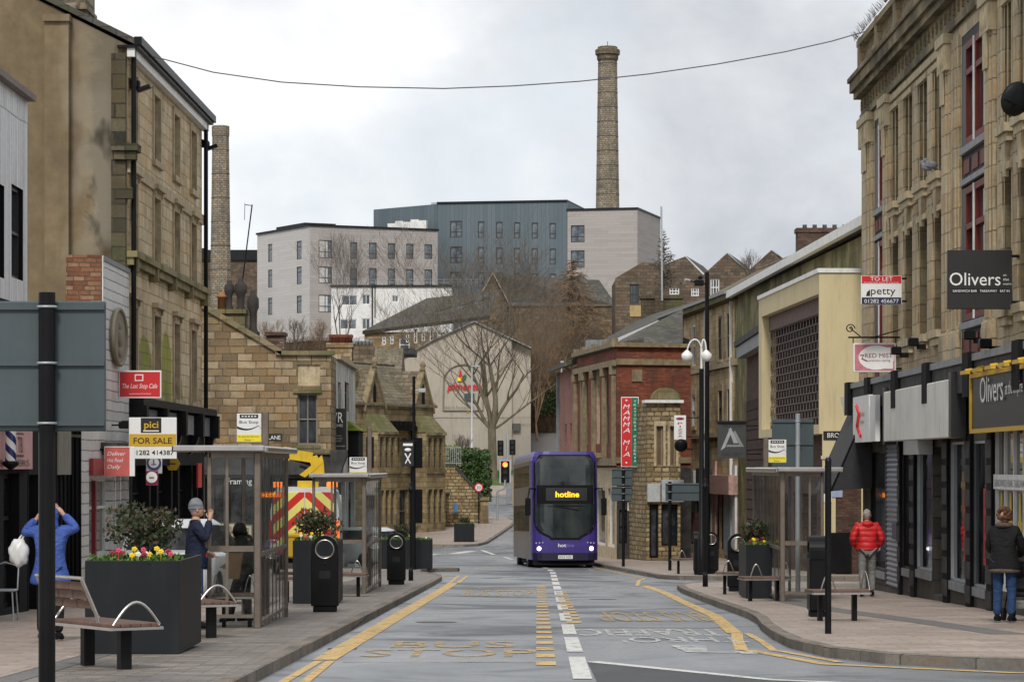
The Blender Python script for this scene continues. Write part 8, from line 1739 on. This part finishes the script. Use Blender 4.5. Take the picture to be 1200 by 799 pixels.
t, J = person('person with curly brown hair in a black fur hemmed coat and jeans pushing a pushchair', X, Y, R(-25), 1.66, dict(elr=(.26, .10, 1.14), wrr=(.14, .32, 1.0), ell=(-.26, .08, 1.14), wrl=(-.14, .32, 1.0)), BK, JN, HAIRB, 'curly', coat_len=.78, skirt=.35, coat_r=1.12)
mb = MB(); hz_ = .83 * 1.66 / 1.75; mb.tube([(.205 * math.cos(a), .17 * math.sin(a), hz_ - .03) for a in [6.2832 * i / 20 for i in range(21)]], .032, 8); mb.build('fur_hem', FUR, t); mb = MB(); mb.tube([(.1 * math.cos(a), .09 * math.sin(a) - .01, 1.42) for a in [6.2832 * i / 16 for i in range(17)]], .035, 8); mb.build('fur_collar', FUR, t)
t = thing('pushchair', 'dark pushchair with small black wheels in front of the curly haired person', 'pushchair', (X + .28, Y + .45, H(0, Y) + .12), R(-25))
for x_ in (-.22, .22):
    for y_ in (0, .5): MB().tube([(x_ - .02, y_, .1), (x_ + .02, y_, .1)], .1, 14).build('wheel', TYRE, t)
mb = MB()
for x_ in (-.22, .22): mb.tube([(x_, 0, .1), (x_, .3, .55), (x_, -.22, 1.0)], .013, 6); mb.tube([(x_, .5, .1), (x_, .15, .5)], .013, 6)
mb.tube([(-.22, -.22, 1.0), (.22, -.22, 1.0)], .018, 6).build('frame', BLACK, t)
MB().bbox(-.2, .05, .35, .2, .4, .45, .03).bbox(-.2, .0, .45, .2, .08, .85, .03).ell((0, .12, .8), (.23, .25, .18), n=12).build('seat', cloth('dark_canvas', (.02, .02, .022)), t); MB().bbox(-.18, .05, .15, .18, .4, .3, .03).build('basket', GT, t)
# ------------------------------------------------------------------ trees, hedges, scrub
def barkmat(name, a, b_):
    m, t = newmat(name); g = NG(t); o = g.n('ShaderNodeTexCoord').outputs['Object']; f = g.noise(g.mapp(o, (1, 1, .3)), 3, 5, .6); g.out(g.mix(g.ramp(f, (.35, 0), (.65, 1)), a, b_), .9, spec=.2); return m
BARK = barkmat('mossy_grey_bark', (.085, .072, .05), (.16, .14, .095)); TWIG = barkmat('grey_brown_twigs', (.11, .09, .07), (.18, .15, .12)); LARCH = barkmat('larch_twigs', (.17, .11, .065), (.25, .17, .105)); BIRCH = barkmat('pale_birch', (.12, .10, .09), (.19, .165, .15)); SCRUB = barkmat('scrub_twigs', (.05, .035, .022), (.12, .08, .05))
def grow(mbs, p, d, L_, r, lv, rr, up=.18, spread=.6, minr=.012, kids=(3, 5)):
    n = 4; path = [p.copy()]; rad = [r]; q = p.copy(); dd = d.copy(); pts = []
    for i in range(n):
        dd = (dd + Vector((rr.gauss(0, .13), rr.gauss(0, .13), rr.gauss(0, .08) + up * .35))).normalized(); q = q + dd * L_ / n; path.append(q.copy()); rad.append(max(minr * .7, lerp(r, r * .5, (i + 1) / n))); pts.append((q.copy(), dd.copy(), rad[-1]))
    mbs[0 if r > .05 else 1].tube(path, rad, 6 if r > .08 else 3, cap=False)
    if lv <= 0: return
    for j in range(rr.randint(*kids)):
        k = rr.randint(1, n - 1) if j else n - 1; q, dd, r1 = pts[k]; a = rr.uniform(0, 6.2832); s = Vector((math.cos(a), math.sin(a), rr.uniform(-.1, .5))); nd = (dd * (1 - spread * .5) + s * spread * rr.uniform(.6, 1.1)).normalized()
        grow(mbs, q, nd, L_ * rr.uniform(.62, .85), r1 * rr.uniform(.5, .72), lv - 1, rr, up, spread, minr, kids)
# the big bare tree on the grass bank
Y = 232; X = WX(577, Y); t = thing('bare_tree', 'large spreading bare tree on the grass bank in front of the beige hall', 'tree', (X, Y, H(0, Y) - .1)); rr = random.Random(21); tr, tw = MB(), MB()
tr.tube([(0, 0, -.3), (0, 0, .5), (.02, 0, 2.2), (-.05, 0, 4.2)], [.50, .40, .34, .33], 10)
s = Y / F
for (a0, b0, c0), r0, L0 in (((-1.4, .2, 5.2), .23, 4.6), ((-2.6, .5, 3.4), .15, 4.0), ((1.1, .3, 4.2), .26, 4.4), ((2.3, -.5, 4.4), .17, 4.4), ((.1, -.7, 4.2), .15, 5.2), ((-.4, .9, 4.8), .14, 5.0), ((3.4, .3, 2.2), .11, 3.8), ((-3.4, -.4, 2.0), .11, 3.8)):
    grow([tr, tw], Vector((-.05, 0, 4.0)), Vector((a0, b0, c0 * 1.12)).normalized(), L0 * 1.18, r0, 5, rr, .2, .62, .011, (3, 4))
tr.build('trunk', BARK, t); tw.build('crown', TWIG, t)
def larch(label, px, Y, top, base, half, mat, dens=1, nm='larch_tree', lean=0, seed=1, drop=.25, gr=None, r0=None):
    X = WX(px, Y); z0 = WZ(base, Y); h = WZ(top, Y) - z0; s = Y / F; t = thing(nm, label, 'tree', (X, Y, z0), 0, gr); rr = random.Random(seed); tr, tw = MB(), MB(); r0 = r0 or h * .016
    tr.tube([(0, 0, -1), (0, 0, h * .5), (lean, 0, h)], [r0, r0 * .6, .02], 7)
    n = int(46 * dens)
    for i in range(n):
        z = h * (.1 + .88 * (i / n)); L_ = half * s * (1 - (i / n) ** 1.4 * .9) * rr.uniform(.6, 1.1); 
        for k in range(4):
            a = rr.uniform(0, 6.2832); dx, dy = math.cos(a), math.sin(a); P_ = [Vector((0, 0, z))]
            for j in range(1, 5): q_ = j / 4; P_.append(Vector((dx * L_ * q_, dy * L_ * q_, z + L_ * (.22 * q_ - drop * q_ * q_ * .9) + rr.gauss(0, .04 * L_))))
            tw.tube(P_, [.045, .036, .028, .022, .014], 3, cap=False)
            for j in range(1, 5):
                for _ in range(5):
                    q0 = P_[j - 1].lerp(P_[j], rr.random()); ln = L_ * .26 * rr.uniform(.4, 1.1); aa = a + rr.choice((-1, 1)) * rr.uniform(.4, 1.2); e_ = q0 + Vector((math.cos(aa) * ln, math.sin(aa) * ln, -ln * rr.uniform(0, .8))); tw.tube([q0, q0.lerp(e_, .5) + Vector((0, 0, .03)), e_], [.022, .02, .015], 3, cap=False)
    tr.build('trunk', BARK, t); tw.build('crown', mat, t)
larch('tall bare larch with drooping reddish brown twigs in front of the dark mill wall', 671, 268, 300, 475, 72, LARCH, 1.5, seed=4)
larch('small dark larch standing on the skyline beside the pole aerial', 778, 250, 268, 345, 21, TWIG, .5, seed=6, drop=-.1, nm='larch_tree')
def btree(label, px, Y, top, base, half, mat, seed, lv=4, nm='bare_tree', sticks=3, spread=.42, r=.09):
    X = WX(px, Y); z0 = WZ(base, Y); h = WZ(top, Y) - z0; t = thing(nm, label, 'tree', (X, Y, z0), 0, 'bare trees on the hillside'); rr = random.Random(seed); tr, tw = MB(), MB()
    for k in range(sticks):
        a = Vector((rr.uniform(-.3, .3), rr.uniform(-.3, .3), 1)).normalized(); tr.tube([(rr.uniform(-.2, .2), 0, -1), (0, 0, .3), a * h * .35], [r, r * .9, r * .7], 6)
        for _ in range(3): grow([tr, tw], a * h * rr.uniform(.15, .38), (a + Vector((rr.uniform(-.4, .4), rr.uniform(-.3, .3), .3))).normalized(), h * .24, r * .6, lv, rr, .25, spread, .009, (3, 4))
    tr.build('trunk', mat, t); tw.build('crown', mat, t)
btree('slender pale birch in front of the student flats', 400, 290, 268, 425, 50, BIRCH, 3)
btree('bare brown sapling in front of the left end of the flats', 345, 240, 368, 425, 30, TWIG, 5, 3)
btree('bare scrubby tree beside the chimney pots at the foot of the flats', 318, 235, 372, 425, 30, LARCH, 8, 3)
btree('reddish bare tree growing below the white office', 378, 250, 372, 430, 30, LARCH, 9, 3)
btree('bare tree standing against the skyline mill gables', 876, 255, 290, 345, 20, TWIG, 10, 3)
btree('bare brown tree on the slope between the mill wall and the beige hall', 628, 258, 385, 500, 30, LARCH, 12, 4)
btree('dense brown tree filling the wooded slope below the mill roof', 655, 262, 345, 500, 30, LARCH, 14, 4)
btree('bare brown tree at the right of the wooded slope', 700, 258, 390, 500, 30, SCRUB, 13, 4)
# brown scrub and ivy on the hillside
rr = random.Random(9); mb = MB()
for _ in range(3800):
    px = rr.uniform(596, 740); Yy = rr.uniform(262, 290); X = WX(px, Yy); z = H(X, Yy) - .2; k = rr.uniform(.8, 3.4); a = Vector((rr.gauss(0, .4), rr.gauss(0, .3), 1)).normalized(); b_ = a + Vector((rr.gauss(0, .5), rr.gauss(0, .3), rr.gauss(-.1, .3)))
    mb.tube([(X, Yy, z), Vector((X, Yy, z)) + a * k * .5, Vector((X, Yy, z)) + (a + b_) * k * .5], [.022, .018, .008], 3, cap=False)
for _ in range(1400):
    px = rr.uniform(292, 420); Yy = rr.uniform(232, 262); X = WX(px, Yy); z = WZ(425, Yy); k = rr.uniform(1, 3.6); a = Vector((rr.gauss(0, .4), 0, 1)).normalized(); mb.tube([(X, Yy, z), Vector((X, Yy, z)) + a * k * .6, Vector((X, Yy, z)) + (a + Vector((rr.gauss(0, .4), 0, .2))) * k * .5], [.02, .015, .007], 3, cap=False)
tag(mb.build('hillside_scrub', SCRUB), 'tangled brown winter scrub covering the hillside', 'scrub', kind='stuff')
rnd.seed(77); mb = MB()
for i in range(26): leaves(mb, (WX(rnd.uniform(624, 668), 262), 261.5 + rnd.uniform(-.4, 1.5), WZ(rnd.uniform(455, 487), 262)), (.8, .7, .6), 90, .12, 0, 0)
tag(mb.build('ivy', LEAF_IVY), 'dark green ivy and bramble draped over the hillside wall', 'ivy', kind='stuff')
mb = MB(); bmx = [(622, 676, 486, 506, .5)]
for i in range(900):
    px = rr.uniform(622, 672); Yy = 261.8; X = WX(px, Yy); z = WZ(rr.uniform(478, 500), Yy); mb.tube([(X, Yy, z), (X + rr.gauss(0, .1), Yy - .2, z - rr.uniform(.3, 1.2))], [.02, .01], 3, cap=False)
tag(mb.build('hanging_bramble', SCRUB), 'dry brown bramble stems hanging over the wall foot', 'bramble', kind='stuff')
def hedge(label, a, b_, t_, bo, Y, d, mat, n, s_):
    t = thing('hedge', label, 'hedge', (WX(a, Y), Y, WZ(bo, Y))); W_ = WX(b_, Y) - WX(a, Y); H_ = WZ(t_, Y) - WZ(bo, Y); mb = MB(); rnd.seed(int(a))
    k = max(3, int(W_ / .45))
    for i in range(k):
        for j in range(max(2, int(H_ / .5))): leaves(mb, (W_ * (i + .5) / k, d / 2 + rnd.uniform(-.1, .1), H_ * (j + .5) / max(2, int(H_ / .5)) + rnd.uniform(-.08, .08)), (W_ / k * .85, d * .6, .42), n, s_, 0, .3)
    mb.build('foliage', mat, t); mb = MB()
    for i in range(k): mb.tube([(W_ * (i + .5) / k, d / 2, -.6), (W_ * (i + .5) / k, d / 2, H_ * .6)], .03, 4)
    mb.build('stems', BARK, t)
hedge('light yellow green hedge above the stone retaining wall', 508, 538, 523, 548, 174.5, 1.4, LEAF_Y, 320, .09)
hedge('dense dark green rounded hedge above the sloping steps wall', 539, 573, 527, 588, 175, 1.6, LEAF_H, 380, .09)
btree('leafless shrub rising behind the yellow green hedge', 545, 178, 505, 550, 10, TWIG, 31, 3, nm='bare_shrub', r=.03)
rnd.seed(5); mb = MB(); 
for _ in range(5000):
    X = rnd.uniform(-9.5, 4); Yy = rnd.uniform(226.5, 245); z = H(X, Yy) + .05; mb.add([(X, Yy, z), (X + .03, Yy, z), (X + rnd.gauss(0, .04), Yy, z + rnd.uniform(.1, .28))], [(0, 1, 2)])
tag(mb.build('grass_tufts', LEAF_G), 'rough green grass on the bank under the bare tree', 'grass', kind='stuff')
# iron railing on the retaining wall
t = thing('railing', 'grey metal railing panel in front of the yellow green hedge', 'railing', (WX(508, 173.2), 173.2, WZ(545, 173.2))); mb = MB(); W_ = WX(540, 173.2) - WX(508, 173.2)
for i in range(14): mb.box(W_ * i / 13 - .012, 0, 0, W_ * i / 13 + .012, .02, 1.05)
mb.box(0, -.01, 1.02, W_, .03, 1.06).box(0, -.01, .1, W_, .03, .14).build('bars', GALV, t)
# ridge plants growing on the parapets
rnd.seed(8); mb = MB()
for _ in range(160):
    Yy = rnd.uniform(56, 68); X = 7.85; z = WZ(0, 1) * 0 + 11.25; mb.tube([(X, Yy, z - .05), (X - rnd.uniform(0, .15), Yy + rnd.gauss(0, .05), z + rnd.uniform(.04, .14))], [.006, .003], 3, cap=False)
tag(mb.build('parapet_weeds', SCRUB), 'dry weeds growing along the balustrade of the cream stone building', 'weeds', kind='stuff')
